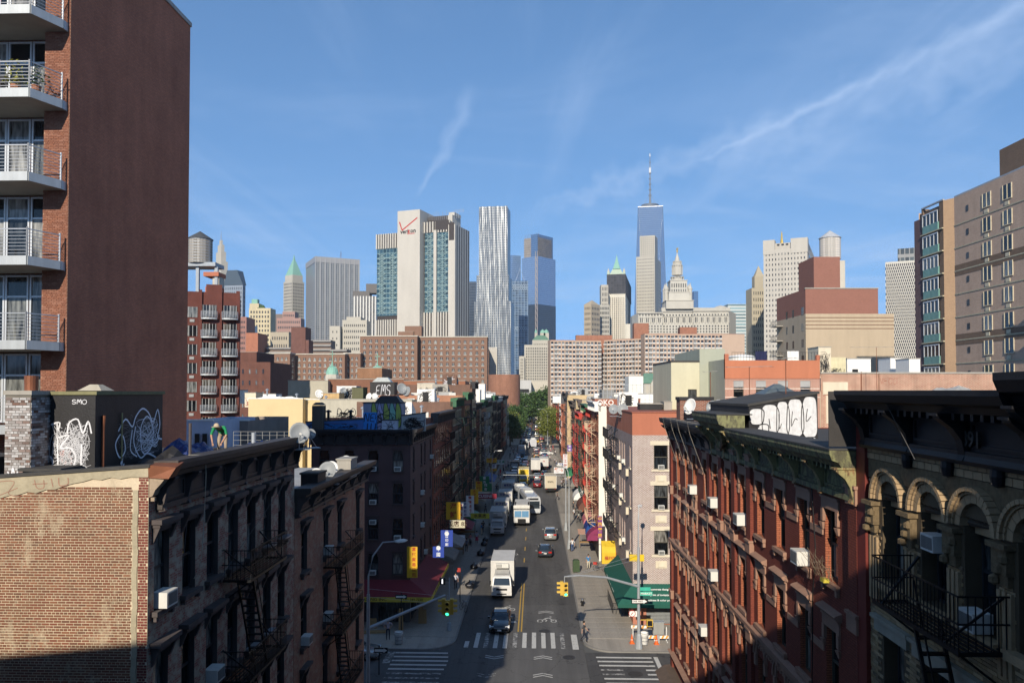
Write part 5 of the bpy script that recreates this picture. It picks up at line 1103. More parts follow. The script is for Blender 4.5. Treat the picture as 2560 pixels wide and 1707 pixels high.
o=thing('water_drum','broad white roof drum behind the orange parapet','tank',(PX(1854,85),85,23.2));MB().lathe([(0,0),(1.5,0),(1.5,1.55),(1.2,1.75),(0,1.9)],n=28).build('drum',WHITE,o);MB().lathe([(1.52,1.5),(1.56,1.5),(1.56,1.58),(1.52,1.58)],n=28).build('rim',GALV,o)
o=thing('roof_railing','thin black railing along the top of the orange parapet','railing',(PX(1830,73),73,23.8));g=MB()
for i in range(30):g.bar((i*.28,0,0),(i*.28,0,.9),.015)
g.bar((0,0,.9),(8.2,0,.9),.02);g.build('bars',DARKMETAL,o)
for i,(px,m_,t)in enumerate(((1903,plain('navy_cloth',(.02,.025,.07),.9),'dark washing hanging on the rail above the orange parapet'),(1983,WHITE,'white sheet hanging on the rail above the orange parapet'))):
 n=10;g=MB();g.loft([[(-.55+1.1*k/n,-.04+.05*math.sin(k*1.9+z),z)for k in range(n+1)]+[(-.55+1.1*k/n,0+.05*math.sin(k*1.9+z),z)for k in range(n,-1,-1)]for z in (0,.3,.6,.9)]);g.build('laundry',m_,None,(PX(px,72.7),72.7,23.9),label=t,cat='laundry')
 # ================= rows of tenements down the avenue
def rowunit(side,t0,t1,zt,wall,cor,fe,label,s_=None,flank=None,nlev=5,signs=(),pil=None,roof=None,hh=1.0):
 """side -1 left (faces +s), +1 right (faces -s)"""
 s0=s_ if s_ is not None else (-11.4 if side<0 else 8.7)
 o=thing('tenement_building',label,'building',sp(s0,t0),-SA)
 fc=Fc('E' if side<0 else 'W');n=t1-t0;dp=13
 x0,x1=(-dp,0)if side<0 else (0,dp)
 MB().wall(fc,0,n,3.5,zt-.9).wall(Fc('N',n),x0,x1,0,zt-.9).build('wall',wall,o)
 MB().wall(S0,x0,x1,0,zt-.9+.4).build('flank_wall',flank or wall,o)
 MB().wall(fc,0,n,0,3.5).build('shopfront',plain('shop_dark',(.06,.055,.05),.6,.6,.7),o)
 MB().box(x0+.1,x1-.1,.1,n-.05,zt-1.4,zt-1.05).build('roof',roof or SILV,o)
 g=MB().extr(fc,.0,n,[(0,zt-1.1*hh),(.12,zt-1.1*hh),(.15,zt-.5),(.5,zt-.35),(.7,zt-.12),(.7,zt),(-.3,zt),(-.3,zt-1.2)])
 k=int(n/1.3)
 for i in range(k+1):u=.1+(n-.2)*i/k;g.fb(fc,u-.08,u+.08,0,.5,zt-1.2*hh,zt-.4)
 g.build('cornice_moulding',cor,o)
 nc=max(3,int(n/1.85));fh=(zt-1.2-3.9)/nlev;us=[(i+.5)*n/nc for i in range(nc)]
 wm_=proto(('window','row',side),lambda g_:(g_.box(-.45,.45,-.03,.02,0,1.8,0),),[GL])
 fm_=proto(('surround','row',wall.name),lambda g_:(g_.box(-.6,.6,-.12,.02,1.8,2.02),g_.box(-.58,.58,-.14,.02,-.12,0),g_.box(-.56,-.45,-.05,.02,0,1.8),g_.box(.45,.56,-.05,.02,0,1.8)),[pil or BROWNST])
 for z in [3.9+fh*j+.5 for j in range(nlev)]:
  for u in us:w_=put('window',wm_,o,fc(u,0,z),fc.rz());put('surround',fm_,w_)
 if fe:
  wfe=min(6.0,n*.6);u0=n*.5-wfe/2
  fire_escape(o,fc,u0,u0+wfe,[3.9+fh*j+.45 for j in range(nlev-1,-1,-1)],fe[0]+' fire escape on the '+' '.join(label.split()[:10]),fe[1],1.15,dirs=1 if side<0 else -1,detail=False,br=.035,pitch=.3,stair_u=u0+wfe*(.25 if side<0 else .75))
 return o
def rb(n,c,m=None):return brick('row_'+n,c,tuple(x*.8 for x in c),m or tuple(x*1.3 for x in c),.21,.075,.01,.3,.2,rough=.9)
FE_B=('black',DARKMETAL);FE_G=('green',plain('dark_green_iron',(.015,.045,.035),.5));FE_R=('red',plain('red_iron',(.42,.045,.03),.5));FE_T=('tan',plain('tan_iron',(.5,.36,.24),.6));FE_O=('rust orange',plain('orange_iron',(.45,.16,.09),.6));FE_W=('pale',plain('pale_iron',(.4,.42,.42),.6))
RB,BN,OR_,CR,GY,BE=rb('red',(.27,.1,.065)),rb('brown',(.16,.095,.07)),rb('orange',(.34,.17,.105)),rb('cream',(.5,.44,.3)),rb('grey',(.22,.22,.21)),rb('beige',(.42,.34,.22))
GRNP=plain('green_tin',(.04,.12,.06),.6,.4,1)
left=[(84.5,103,18.6,RB,CORN_D,FE_B,'reddish tenement right behind the maroon corner building',-11.3,None,plain('red_stone',(.2,.08,.05))),(103.2,115,20.1,BN,GRNP,FE_G,'cream striped brown tenement on the left of the avenue',-11.2,None,CR),(115.2,126,20.9,OR_,GRNP,FE_G,'orange brick flanked tenement on the left of the avenue',-10.7,OR_,None),(126.2,134,22.6,BN,L3K,None,'tall thin black corniced tenement rising above the left row',-10.5,None,None),(134.2,150,18.9,RB,CORN_D,FE_B,'low red tenement beyond the tall black corniced one',-11.0,None,None),(150.2,164,19.3,GY,GRNP,FE_W,'grey tenement whose cream party wall shows, middle of the left row',-10.7,CR,None),(164.2,184,18.8,BN,CORN_D,FE_B,'brown tenement in the far half of the left row',-10.9,None,None),(184.2,204,20.0,CR,GRNP,FE_B,'cream flanked tenement with green cornice in the far left row',-10.4,CR,None),(204.2,226,19.4,BE,WHITE,FE_B,'beige tenement with white cornice in the far left row',-10.3,rb('pinkbeige',(.42,.24,.17)),None),(226.2,252,19.8,RB,CORN_D,FE_O,'tenement with orange fire escape near the end of the left row',-10.7,None,None),(252.2,284,19.5,BN,CORN_D,FE_W,'last dark tenement of the left row before the trees',-10.6,None,None)]
for q in left:rowunit(-1,*q[:7],s_=q[7],flank=q[8],pil=q[9])
WHW=plain('white_stucco',(.72,.70,.62),.85,.06,.3,bump=.05)
right=[(95.3,108,19.7,RB,WHITE,FE_T,'white sided tenement with tan fire escape beyond the pinkish corner building',7.75,WHW,WHITE),(108.2,121,18.4,RB,FE_R[1],FE_R,'tenement with bright red fire escape on the right of the avenue',8.3,None,None),(121.2,134,18.9,GY,GRNP,FE_G,'grey flanked tenement with green fire escape on the right of the avenue',8.3,plain('slate_grey_stucco',(.17,.18,.19),.8),None),(134.2,148,17.2,RB,FE_R[1],('crimson',plain('crimson_iron',(.3,.03,.025),.5)),'tenement with scarlet cornice in the middle of the right row',8.0,None,None),(148.2,166,19.4,BE,BROWNST,FE_B,'beige tenement with black fire escape in the right row',8.6,None,None),(166.2,186,18.8,OR_,CORN_D,FE_T,'orange brick tenement in the far half of the right row',8.4,None,None),(186.2,208,20.6,BE,L3K,FE_O,'tan walled tenement with orange fire escape in the right row',7.6,plain('tan_stucco',(.5,.38,.22),.85),None),(208.2,236,19.4,RB,CORN_D,FE_B,'red tenement with black fire escape far down the right row',8.3,None,None),(236.2,262,19.8,rb('red2',(.3,.1,.07)),WHITE,FE_B,'brick tenement with white cornice far down the right row',8.0,None,WHITE),(262.2,284,18.5,RB,CORN_D,FE_R,'last tenement of the right row before the tree',8.5,None,None),(336,372,17.0,OR_,WHITE,None,'orange brick corner house beyond the tree on the right',9.6,None,WHITE),(388,470,16.0,RB,CORN_D,None,'low far red row past the second crossing on the right',10,None,None)]
for q in right:rowunit(1,*q[:7],s_=q[7],flank=q[8],pil=q[9])
lettering('OKO',.9,WHITE,None,(at(1508,1000,97).x,94.6,at(1508,1000,97).z-.3),face_rot('S'),name='painted_letters',label='white painted letters on the brick edge above the white wall',cat='graffiti')
# ================= shop signs and awnings on the avenue
def avsign(px,py0,py1,Y,wd,pm,tm,txt,label,vert=True,t=.18,border=None):
 a,b=at(px,py0,Y),at(px,py1,Y);return sign(label,(a.x,Y,b.z),wd,a.z-b.z,pm,tm,txt,vert=vert,t=t,border=border)
avsign(1133,1255,1298,84.5,.78*2,YS,RS,'海鮮','yellow and red hanging sign, nearest of the vertical signs on the left',vert=True)
NAV=plain('navy_text',(.03,.05,.2),bump=0)
avsign(1149,1258,1299,86,.8,WS,RS,'福州','white sign with red characters beside the nearest yellow sign')
avsign(1163,1255,1291,90,.95,WS,NAV,'金輝彩印','white sign with blue characters, left pavement');avsign(1175,1239,1282,94,.95,WS,RS,'榮榮旅行','tallest white vertical sign with red characters, left pavement')
avsign(1186,1223,1259,99,1.0,YS,RS,'永發酒樓','yellow vertical sign beyond the tallest white sign');avsign(1197,1203,1228,108,.9,YS,RS,'藥行','small yellow vertical sign before the green signs')
avsign(1211,1190,1211,118,1.5,GS,WS,'東方','upper green sign with white characters on the left');avsign(1214,1208,1228,117,1.9,GS,WS,'超市','lower green sign with white characters on the left')
avsign(1213,1234,1246,105,3.1,plain('wine_awning',(.22,.02,.04)),WS,'CUISINE','wine red shop fascia under the green signs',vert=False);avsign(1229,1145,1156,150,2.0,YS,RS,'餐廳','yellow board high on the far left pavement',vert=False)
avsign(1235,1160,1170,150,.9,WS,NAV,'診','white small board under the far yellow board',vert=False);avsign(1234,1171,1177,150,1.2,YS,RS,'金','small low yellow board on the far left',vert=False);avsign(1250,1150,1160,160,1.6,WS,GS,'房地產','pale teal board on the far left pavement',vert=False)
avsign(1143,1300,1319,82,1.65,plain('beige_sign',(.5,.46,.33)),TXD,'飯店 85','beige sign board with dark logo under the vertical signs',vert=False)
o=avsign(1117,1325,1366,77.5,1.22,BS,WS,'漢藝印刷','large blue hanging sign with round white logo, left pavement',border=None)
o2=avsign(1096,1366,1393,72,1.05,BS,WS,'中國','second blue sign with logo nearer the maroon corner',)
for oo,w_,h_ in ((o,.22,1.25),(o2,.2,.85)):MB().lathe([(0,0),(w_,0),(w_,.01),(w_*.6,.01)],n=16).build('round_logo',WS,oo,(0,-.012,h_*1.05)).rotation_euler=(math.pi/2,0,0)
avsign(1200,1283,1296,100,2.4,plain('lime_awning',(.45,.45,.05)),TXD,'水果店','lime yellow shop board low on the left pavement',vert=False)
for i,(s_,t0,t1,c_,t)in enumerate(((-9.2,84.8,90,plain('grey_canvas',(.2,.2,.18)),'grey shop awning behind the blue signs'),(-9.1,92,97,plain('pale_canvas',(.38,.37,.35)),'pale shop awning on the left pavement past the blue signs'),(-8.9,103.5,109,plain('wine_awning',(.2,.02,.04)),'wine red awning half way down the left pavement'),(-8.9,111,118,GS,'green awning half way down the left pavement'),(-8.8,130,142,plain('stripe_canvas',(.35,.28,.2)),'tan awning far down the left pavement'),(-8.8,158,170,plain('blue_canvas',(.06,.12,.3)),'blue awning far down the left pavement'))):
 MB().hexa([(-2,t0-t0,2.5),(.3,0,2.4),(.3,t1-t0,2.4),(-2,t1-t0,2.5),(-2,0,3.5),(.0,0,2.6),(.0,t1-t0,2.6),(-2,t1-t0,3.5)]).build('awning',c_,None,sp(s_,t0),-SA,label=t,cat='awning')
for i,(s_,t0,t1,c_,t)in enumerate(((6.6,97,99.5,plain('maroon_purple',(.22,.03,.09)),'maroon and cream rounded awning over the right pavement'),(6.7,100,102,plain('bright_blue_canvas',(.03,.14,.45)),'bright blue dome awning over the right pavement'),(6.8,103,107,plain('navy_canvas',(.02,.04,.2)),'navy awning beyond the blue dome awning'),(6.9,109,113,plain('pink_canvas',(.45,.15,.17)),'pinkish red awning under the tan fire escape'),(6.9,122,128,plain('brown_canvas',(.14,.06,.04)),'dark brown awning half way down the right pavement'),(6.7,133,138,WHITE,'white slanted awning on the right pavement'),(7.0,152,160,plain('grey_canvas',(.2,.2,.18)),'grey awning far down the right pavement'),(7.0,170,178,GS,'green awning far down the right pavement'))):
 n=7;g=MB();g.loft([[(0+(2.4*(1-math.cos(a*math.pi/2/n))),y,2.3+1.7*math.sin(a*math.pi/2/n))for a in range(n+1)]+[(2.4,y,2.3)]for y in (0,t1-t0)]);fixn(g.build('awning',c_,None,sp(s_-.2,t0),-SA,label=t,cat='awning').data)
avsign(1397,1168,1183,158,2.0,WS,FE_O[1],'餐→','white sign with orange arrow over the right pavement',vert=False);avsign(1413,1135,1170,150,.85,WS,RS,'三江海','tall white sign with red characters on the right row');avsign(1404,1157,1165,170,1.7,WS,NAV,'牙醫','small white sign beyond the orange arrow sign',vert=False);avsign(1424,1112,1128,160,.9,plain('violet_sign',(.12,.05,.3)),WS,'美髮','violet hanging sign high on the right row')
avsign(1500,1290,1345,91,.5,plain('purple_sign',(.16,.03,.2)),YS,'中西藥房','narrow purple sign behind the yellow awning')
# ================= mid distance left
MID=[]
def block(name,label,px0,px1,ptop,Y,dep,mat,rz=0,cat='building',roof=SILV,zb=0,cope=None):
 a,b=at(px0,ptop,Y),at(px1,ptop,Y);o=thing(name,label,cat,(a.x,Y,zb),rz);W_,Hh=(b.x-a.x)/math.cos(rz),a.z-zb
 MB().wall(S0,0,W_,0,Hh).wall(W0,0,dep,0,Hh).wall(Fc('E',W_),0,dep,0,Hh).wall(Fc('N',dep),0,W_,0,Hh).build('walls',mat,o);MB().box(0.02,W_-.02,.02,dep-.02,Hh-.9,Hh-.4).build('roof',roof,o)
 MB().box(-.05,W_+.05,-.05,.25,Hh,Hh+.12).build('coping',cope or CONC,o);return o,W_,Hh
CRS=plain('patched_cream_stucco',(.60,.47,.26),.9,.12,.5,bump=.3,streaks=.05)
o,W_,Hh=block('cream_building','cream stuccoed party wall block behind the two dishes',621,757,997,108,14,CRS,cope=WHITE)
block('cream_building','cream extension with one dark window, right of the broad cream wall',757,800,999,109.5,12,CRS,cope=WHITE)
o,W_,Hh=block('grey_building','pale concrete block with graffiti behind the chimney of the maroon building',800,1030,999,104,12,plain('pale_concrete',(.42,.39,.31),.9,.2,.6),cope=CONC)
strokes(o,S0,.02,tag_word('BOB',2.2,16.6,.95,2.0)+scribble(2.2,16.6,3,1.8,5,6),.1,GB);strokes(o,S0,.01,tag_word('CASH4',7.2,17.2,1.0,2.0),.6,GW);strokes(o,S0,.02,tag_word('CASH4',7.2,17.2,1.0,2.0),.3,GB)
block('grey_building','blue grey block with two slit windows left of the man in green',457,531,1052,60,10,plain('blue_grey_stucco',(.45,.49,.6),.85,.12,.4),cope=WHITE)
o=MID;
for px,z0 in ((493,1100),(512,1100)):
 a=at(px,1090,59.9);MB().box(-.18,.18,0,.05,0,1.6).build('slit_window',BLACK,None,(a.x,59.85,a.z-1.4),label=('left' if px==493 else 'right')+' slit window in the blue grey block',cat='window')
block('dark_building','brown corrugated wall behind the man in green',531,620,1052,66,12,plain('brown_render',(.24,.2,.17),.9,.3,.8),cope=WHITE)
block('concrete_building','tall pale concrete party wall below the green church dome',720,820,952,150,12,plain('stained_concrete',(.40,.37,.29),.9,.25,.4))
block('dark_building','long brown brick wall behind the rooftop bulkheads on the left',820,1010,948,152,12,rb('midbrown',(.2,.1,.065)))
block('brick_building','plain brown brick cube hiding the foot of the second green dome',893,955,920,165,14,rb('midbrown2',(.24,.13,.075)))
block('brick_building','orange brown brick block with buff quoin stripe, end of the left skyline',1010,1163,952,142,14,rb('midorange',(.27,.12,.07)))
ph=[(842,891,966,118,WHITE,'white bulkhead covered with fine black tags, left roofs',1,WHITE),(925,986,956,120,BLKP,'black bulkhead with white EMS graffiti and glass skylight',2,BLKP),(1043,1087,958,119,plain('rusty_white_wall',(.5,.45,.36),.85,.5,1.2),'rust stained white bulkhead with tags',3,CONC),(1087,1104,962,120,WHITE,'narrow white wall with bold black letters',4,WHITE),(803,848,983,112,plain('rust_cream_box',(.45,.3,.14),.8,.6,1.5),'cream box with rust orange top behind the broad cream wall',0,CONC),(880,908,969,117,plain('olive_shed',(.1,.1,.05)),'small olive shed with a lean roof beside white bulkhead',0,TAR)]
for a,b,y0,Y,m_,t,k,cp in ph:
 o=roofbox('roof_bulkhead',t,'bulkhead',a,b,y0,Y,3,18.6,m_,cp);w_=(b-a)/F*Y;h_=at(a,y0,Y).z-18.6
 if k==1:strokes(o,S0,.02,scribble(.3,.2,w_-.6,h_-.5,18,6),.05,GB)
 if k==2:
  strokes(o,S0,.02,tag_word('EMS',.9,h_*.45,.8,h_*.45)+tag_word('BIOX',1.2,.15,.55,h_*.35),.08,GW);MB().prism([(.3,.2),(w_-.6,.2),(w_-.6,2.2),(.3,2.2)],h_+.1,h_+.8,0,.55,(w_/2,1.2)).build('glass_skylight',plain('skylight_glass',(.4,.42,.4),.2),o)
 if k==3:strokes(o,S0,.02,scribble(.2,.1,w_-.4,h_*.8,16,6),.05,GB)
 if k==4:strokes(o,S0,.02,tag_word('SH',.1,.3,.45,1.6),.14,GB)
for i,(px,py,Y,r_)in enumerate(((797,984,112,.6),(858,975,117,.45),(1003,972,116,.8),(1020,978,116,.7),(925,990,113,.5),(936,989,113,.45))):
 p=at(px,py,Y);dish((p.x,Y,p.z-.8),r_,rnd.uniform(-.6,.6),.35,('pale dish above the cream wall end','dish on the rusty box','dark dish right of the EMS bulkhead','second dark dish right of the EMS bulkhead','left of two small pale dishes under the EMS bulkhead','right of two small pale dishes under the EMS bulkhead')[i],WHITE if i in (0,4,5)else None)
for i,(a,b,y0,Y,t)in enumerate(((1168,1200,975,150,'white roof wall with red tags past the tall black cornice'),(1176,1212,960,175,'low white roof structure with pipes on the far left row'),(1205,1232,985,205,'white parapet clutter near the end of the left row'))):
 roofbox('roof_bulkhead',t,'bulkhead',a,b,y0,Y,4,17.5,WHITE,WHITE)
for i,(a,b,y0,Y,m_,t)in enumerate(((1382,1412,990,230,WHITE,'white roof box at the end of the right row'),(1404,1440,985,215,plain('slate_bulkhead',(.09,.09,.1)),'slate grey mansard bulkhead on the tan walled tenement'),(1440,1490,1000,150,BE,'beige bulkhead above the grey flanked tenement'),(1487,1600,997,100,RB,'brown brick edge behind the white side wall'),(1505,1535,975,120,GY,'grey plant box behind the roof railing'),(1535,1660,985,125,WHITE,'long cream parapet behind the orange band'))):
 roofbox('roof_bulkhead',t,'bulkhead',a,b,y0,Y,5,17.5,m_,CONC)
for px,Y,r_,t in ((1535,80,.5,'dark dish with round back on the pinkish building roof'),(1558,78,.55,'large pale dish on the pinkish building roof')):p=at(px,1020,Y);dish((p.x,Y,18.4),r_,-.3,.4,t)
for a,b,y0,t,m_ in ((1600,1655,1010,'black mechanical box on the pinkish building roof',BLKP),(1660,1680,1005,'pale grey duct box on the pinkish building roof',CONC)):roofbox('roof_unit',t,'roof unit',a,b,y0,76,2,18.4,m_,CONC)
o=thing('roof_railing','steel mesh railing on the roof behind the white side wall','railing',(at(1487,980,110).x,110,19));g=MB()
for i in range(17):g.bar((i*.6,0,0),(i*.6,0,3.0),.03)
for z in (.8,1.7,2.9):g.bar((0,0,z),(9.6,0,z),.03)
g.build('bars',GALV,o)
# ================= buildings with their own angle: corner point, left face, right face
def foot(pl,pc,pr,ptop,Y,ang,pref=None):
 pref=pref or ptop;c=at(pc,pref,Y);Pz=at(pc,ptop,Y).z
 def ln(px,d):
  r=ray(px,pref);u=r.x/r.y;return (u*c.y-c.x)/(d[0]-u*d[1])
 Ll=ln(pl,(-math.cos(ang),math.sin(ang)))if pl is not None else 0;Lr=ln(pr,(math.sin(ang),math.cos(ang)))if pr is not None else 0
 return c,abs(Ll),abs(Lr),Pz
def tower(name,label,pl,pc,pr,ptop,Y,ang,mat,cat='building',pref=None,zb=0,top=None,faces='',roofm=None,deep=None):
 a=math.radians(ang);c,Ll,Lr,Hh=foot(pl,pc,pr,ptop,Y,a,pref);Lr=Lr or deep or 20;Ll=Ll or deep or 20
 o=thing(name,label,cat,(c.x,c.y,zb),-a);Hh-=zb
 MB().wall(S0,-Ll,0,0,Hh).wall(Fc('E'),0,Lr,0,Hh).wall(Fc('W',-Ll),0,Lr,0,Hh).wall(Fc('N',Lr),-Ll,0,0,Hh).build('walls',mat,o)
 MB().box(-Ll+.1,-.1,.1,Lr-.1,Hh-1,Hh-.1).build('roof',roofm or TAR,o)
 return o,Ll,Lr,Hh
def wgrid(o,fc,u0,u1,z0,z1,nx,nz,wf,hf,mat=None,stuff=False,d=.12,frame=None,skip=None,name='window'):
 du,dz=(u1-u0)/nx,(z1-z0)/nz;w_,h_=du*wf,dz*hf;g=MB();k=0
 key=(name,round(w_,2),round(h_,2),(mat or GL).name,frame.name if frame else 0)
 def f(q):
  q.box(-w_/2,w_/2,-d,.05,0,h_,0)
  if frame:q.box(-w_/2-.12,w_/2+.12,-d-.08,.05,-.25,0,1);q.box(-w_/2,w_/2,-d-.05,-d,h_*.48,h_*.54,1);q.box(-.06,.06,-d-.05,-d,0,h_,1)
 me=proto(key,f,[mat or GL]+([frame]if frame else []))
 for j in range(nz):
  for i in range(nx):
   if skip and skip(i,j):continue
   u,z=u0+(i+.5)*du,z0+(j+.5)*dz-h_/2
   if stuff:g.fb(fc,u-w_/2,u+w_/2,-.05,d,z,z+h_)
   else :put(name,me,o,fc(u,0,z),fc.rz())
 if stuff and g.f:g.build(name+'s',mat or GL,o,kind='stuff')
FARW=glass('far_window',((.04,.045,.05),(.09,.1,.11),(.24,.25,.24),(.45,.45,.42)),(0,.35,.6,.82),.15)
DKW=plain('dark_window_far',(.045,.048,.05),.3,.3,1,bump=0,rand=.4)
WF=plain('pale_sash',(.5,.48,.42),.6,bump=0)
CURTD=glass('dim_curtained_glass',((.02,.022,.025),(.04,.045,.05),(.12,.12,.11),(.25,.24,.21)),(0,.35,.6,.8));FRG=plain('dull_frame',(.28,.28,.27),.5,bump=0)
BC=rb('condo',(.115,.042,.033))
o,Ll,Lr,Hh=tower('condo_building','dark red brick condo with stacked silver balconies beneath a wooden water tank',380,600,None,733,126,-19,BC,deep=14)
g=MB();fcs=S0;zs=[Hh-4.2-3.02*i for i in range(11)]
def pxl(o,px,d=0,pref=800):
 a=-o.rotation_euler.z;cx,cy=o.location.x-d*math.sin(a),o.location.y-d*math.cos(a);r=ray(px,pref);u=r.x/r.y
 return (u*cy-cx)/(math.cos(a)+u*math.sin(a))
xb=lambda px:pxl(o,px)
for a,b in ((515,555),(498,505),(590,600)):MB().fb(S0,xb(a),xb(b)if b<600 else 0,0,.35,0,Hh+(1.2 if a==515 else .3)).build('brick_pier',BC,o)
for z in zs:
 for a,b,n in ((505,542,2),(557,593,2)):
  for k in range(n):
   u=xb(a)+(xb(b)-xb(a))*(.3+.42*k);w_=put('window',proto(('window','condo'),lambda g_:(g_.box(-.5,.5,-.45,.05,-.0,1.9),),CURTD),o,S0(u,0,z+.15),0)
   put('frame',proto(('frame','condo'),lambda g_:[g_.box(x-.04,x+.04,-.5,-.4,0,1.9)for x in (-.5,0,.5)],FRG),w_)
  b_=put('balcony',proto(('balcony','condo'),lambda g_:g_.prism([(-1.25,0)]+[(1.25*math.cos(math.pi+t*math.pi/8)if 0<t<8 else (-1.25 if t==0 else 1.25),-.5-.65*math.sin(t*math.pi/8))for t in range(9)]+[(1.25,0)],-.3,-.05),BALE),o,S0((xb(a)+xb(b))/2,.3,z))
  def rl(g_):
   P_=[(-1.25,0)]+[(-1.25*math.cos(t*math.pi/8),-.5-.65*math.sin(t*math.pi/8))for t in range(9)]+[(1.25,0)]
   for q in range(6):g_.tube([(x,y,.1+.18*q)for x,y in P_],.025,4)
   for x,y in P_:g_.bar((x,y,0),(x,y,1.02),.025)
  put('railing',proto(('railing','condo'),rl,GALV),b_)
 for px in (462,482,402,430):w_=put('window',proto(('window','condo2'),lambda g_:(g_.box(-.62,.62,-.05,.05,0,1.7)),CURT),o,S0(xb(px),0,z));put('frame',proto(('frame','condo2'),lambda g_:[g_.box(x-.05,x+.05,-.1,-.04,0,1.7)for x in (-.62,0,.62)]+[g_.box(-.45,.25,-.12,.0,-.75,-.3)],FRG),w_)
o=thing('roof_frame','steel roof frame carrying the wooden tank above the red brick condo','frame',(at(600,700,128).x,128,36.5))
g=MB()
for px in (455,493,540):x=at(px,700,128).x-o.location.x;g.box(x-.25,x+.25,0,.5,0,5.3)
x0_,x1_=at(440,655,128).x-o.location.x,at(541,655,128).x-o.location.x;g.box(x0_,x1_,-.5,3.5,5.35,6.0);g.build('columns',plain('blue_grey_steel',(.3,.33,.36),.5),o)
MB().box(at(510,690,128).x-o.location.x,at(548,690,128).x-o.location.x,-.3,3,3.7,4.4).box(at(512,720,128).x-o.location.x,at(545,720,128).x-o.location.x,.2,2.8,.6,2.0).build('terracotta_fascia',ORG,o)
MB().box(at(530,710,128).x-o.location.x,at(546,710,128).x-o.location.x,.3,2.6,2.0,3.7).build('stone_core',STONE,o)
def wtank(label,px0,px1,ptop,pcap,pbot,Y,m_,rm):
 a,b=at(px0,pbot,Y),at(px1,pbot,Y);r_=(b.x-a.x)/2;zt,zc,zb_=at(px0,pcap,Y).z,at(px0,ptop,Y).z,a.z
 o=thing('water_tank',label,'water tank',((a.x+b.x)/2,Y+r_,zb_));st_=MB();n=26
 me=MB().hexa([(-.115*r_,-.05,0),(.115*r_,-.05,0),(.115*r_,.05,0),(-.115*r_,.05,0),(-.113*r_,-.05,zt-zb_),(.113*r_,-.05,zt-zb_),(.113*r_,.05,zt-zb_),(-.113*r_,.05,zt-zb_)]).mesh('stave',m_)
 for i in range(n):t=2*math.pi*i/n;s__=put('stave',me,o,(r_*math.sin(t),-r_*math.cos(t),0),t)
 g=MB()
 for k in range(9):z=(zt-zb_)*(.05+.11*k);g.lathe([(r_+.05,z),(r_+.09,z),(r_+.09,z+.06),(r_+.05,z+.06)],n=26)
 g.build('hoops',GALV,o);MB().lathe([(0,zc-zb_),(r_*1.1,zt-zb_-.05),(r_*1.1,zt-zb_-.15),(0,zt-zb_-.2)],n=26).build('conical_roof',rm,o);MB().cyl(0,0,0,.3,r_*.98,n=20).build('floor',WOOD,o);return o
wtank('grey wooden water tank with dark conical roof above the red brick condo',459,517,572,592,655,127,plain('silvered_cedar',(.28,.26,.23),.85,.2,1,rand=.3),plain('dark_felt',(.07,.075,.08)))
HB=brick('estate_brick',(.215,.125,.085),(.19,.11,.075),(.24,.155,.11),.3,.1,.01,.12,0)
HZ=415
def estate(label,pl,pc,pr,ptop,Y,ang,nx,nr,nz,cope=STONE,wide=(),zl=None,m=HB):
 o,Ll,Lr,Hh=tower('housing_block',label,pl,pc,pr,ptop,Y,ang,m,pref=900)
 MB().box(-Ll-.3,.3,-.3,Lr+.3,Hh,Hh+.5).build('coping',cope,o)
 n_z=nz;z0=Hh-1.0-nz*3.0
 if nx:wgrid(o,S0,-Ll+.8,-.8,z0,Hh-1.0,nx,n_z,.42,.5,FARW,frame=WF)
 if nr:wgrid(o,Fc('E'),.8,Lr-.8,z0,Hh-1.0,nr,n_z,.42,.5,FARW,frame=WF)
 return o,Ll,Lr,Hh
estate('central brown estate slab, widest part directly below the white telephone tower',1048,1218,None,843,410,0,11,0,13)
estate('central brown estate slab set back behind a dark recess, left half',900,1043,None,841,404,0,9,0,13)
estate('brown estate wing stepping down on the right beside the brick cylinder',1170,1218,None,872,430,0,4,0,12)
estate('lower brown estate slab on the left with bright coping',664,725,738,884,385,12,5,1,10)
estate('lower brown estate slab right of the bright coping corner',738,862,None,886,392,2,9,0,10)
estate('shadowed brown estate end left of the green domed church',860,901,None,884,398,0,3,0,10)
roofbox('plant_room','brown brick lift room over the estate, below the white tower','plant room',1012,1054,815,410,8,at(1012,843,410).z,HB,STONE);roofbox('plant_room','low wide brown lift room over the estate','plant room',995,1034,829,409,8,at(995,843,409).z,HB,STONE)
o=roofbox('plant_room','tall dark brown chimney block over the lower estate slab','plant room',728,764,818,405,10,30,rb('darkblk',(.15,.075,.06)),TAR);roofbox('plant_room','lower step of the dark brown chimney block','plant room',764,772,850,404,8,30,rb('darkblk',(.15,.075,.06)),TAR)
o,Ll,Lr,Hh=tower('brick_building','dark brown block with few windows, right of the balcony condo',590,676,None,905,205,0,rb('dark_brown',(.13,.06,.045)),deep=20);wgrid(o,S0,-Ll+1,-1,Hh-16,Hh-1,4,5,.2,.4,FARW)  # block and rooftop storey share an even dark brown brick
roofbox('brick_building','small brown rooftop storey on the dark brown block','building',600,642,880,208,14,20,rb('dark_brown',(.13,.06,.045)),CONC)
for i,(a,b,y,Y)in enumerate(((617,665,862,520),(668,728,868,515),(770,828,850,510),(826,868,873,480))):
 o,Ll,Lr,Hh=tower('slab_block',f"{('first','second','third','fourth')[i]} grey balcony slab from the left behind the brown estate",a,b,None,y,Y,0,plain('brown_grey',(.2,.15,.12),.8),deep=12)
 for k in range(12):MB().fb(S0,-Ll,0,0,1.4,Hh-1.2-k*2.9,Hh-.2-k*2.9).build('balcony_band',plain('grey_band',(.3,.29,.27),.8),o)
COP=plain('verdigris_copper',(.22,.42,.33),.7,.15,.6,bump=.1)
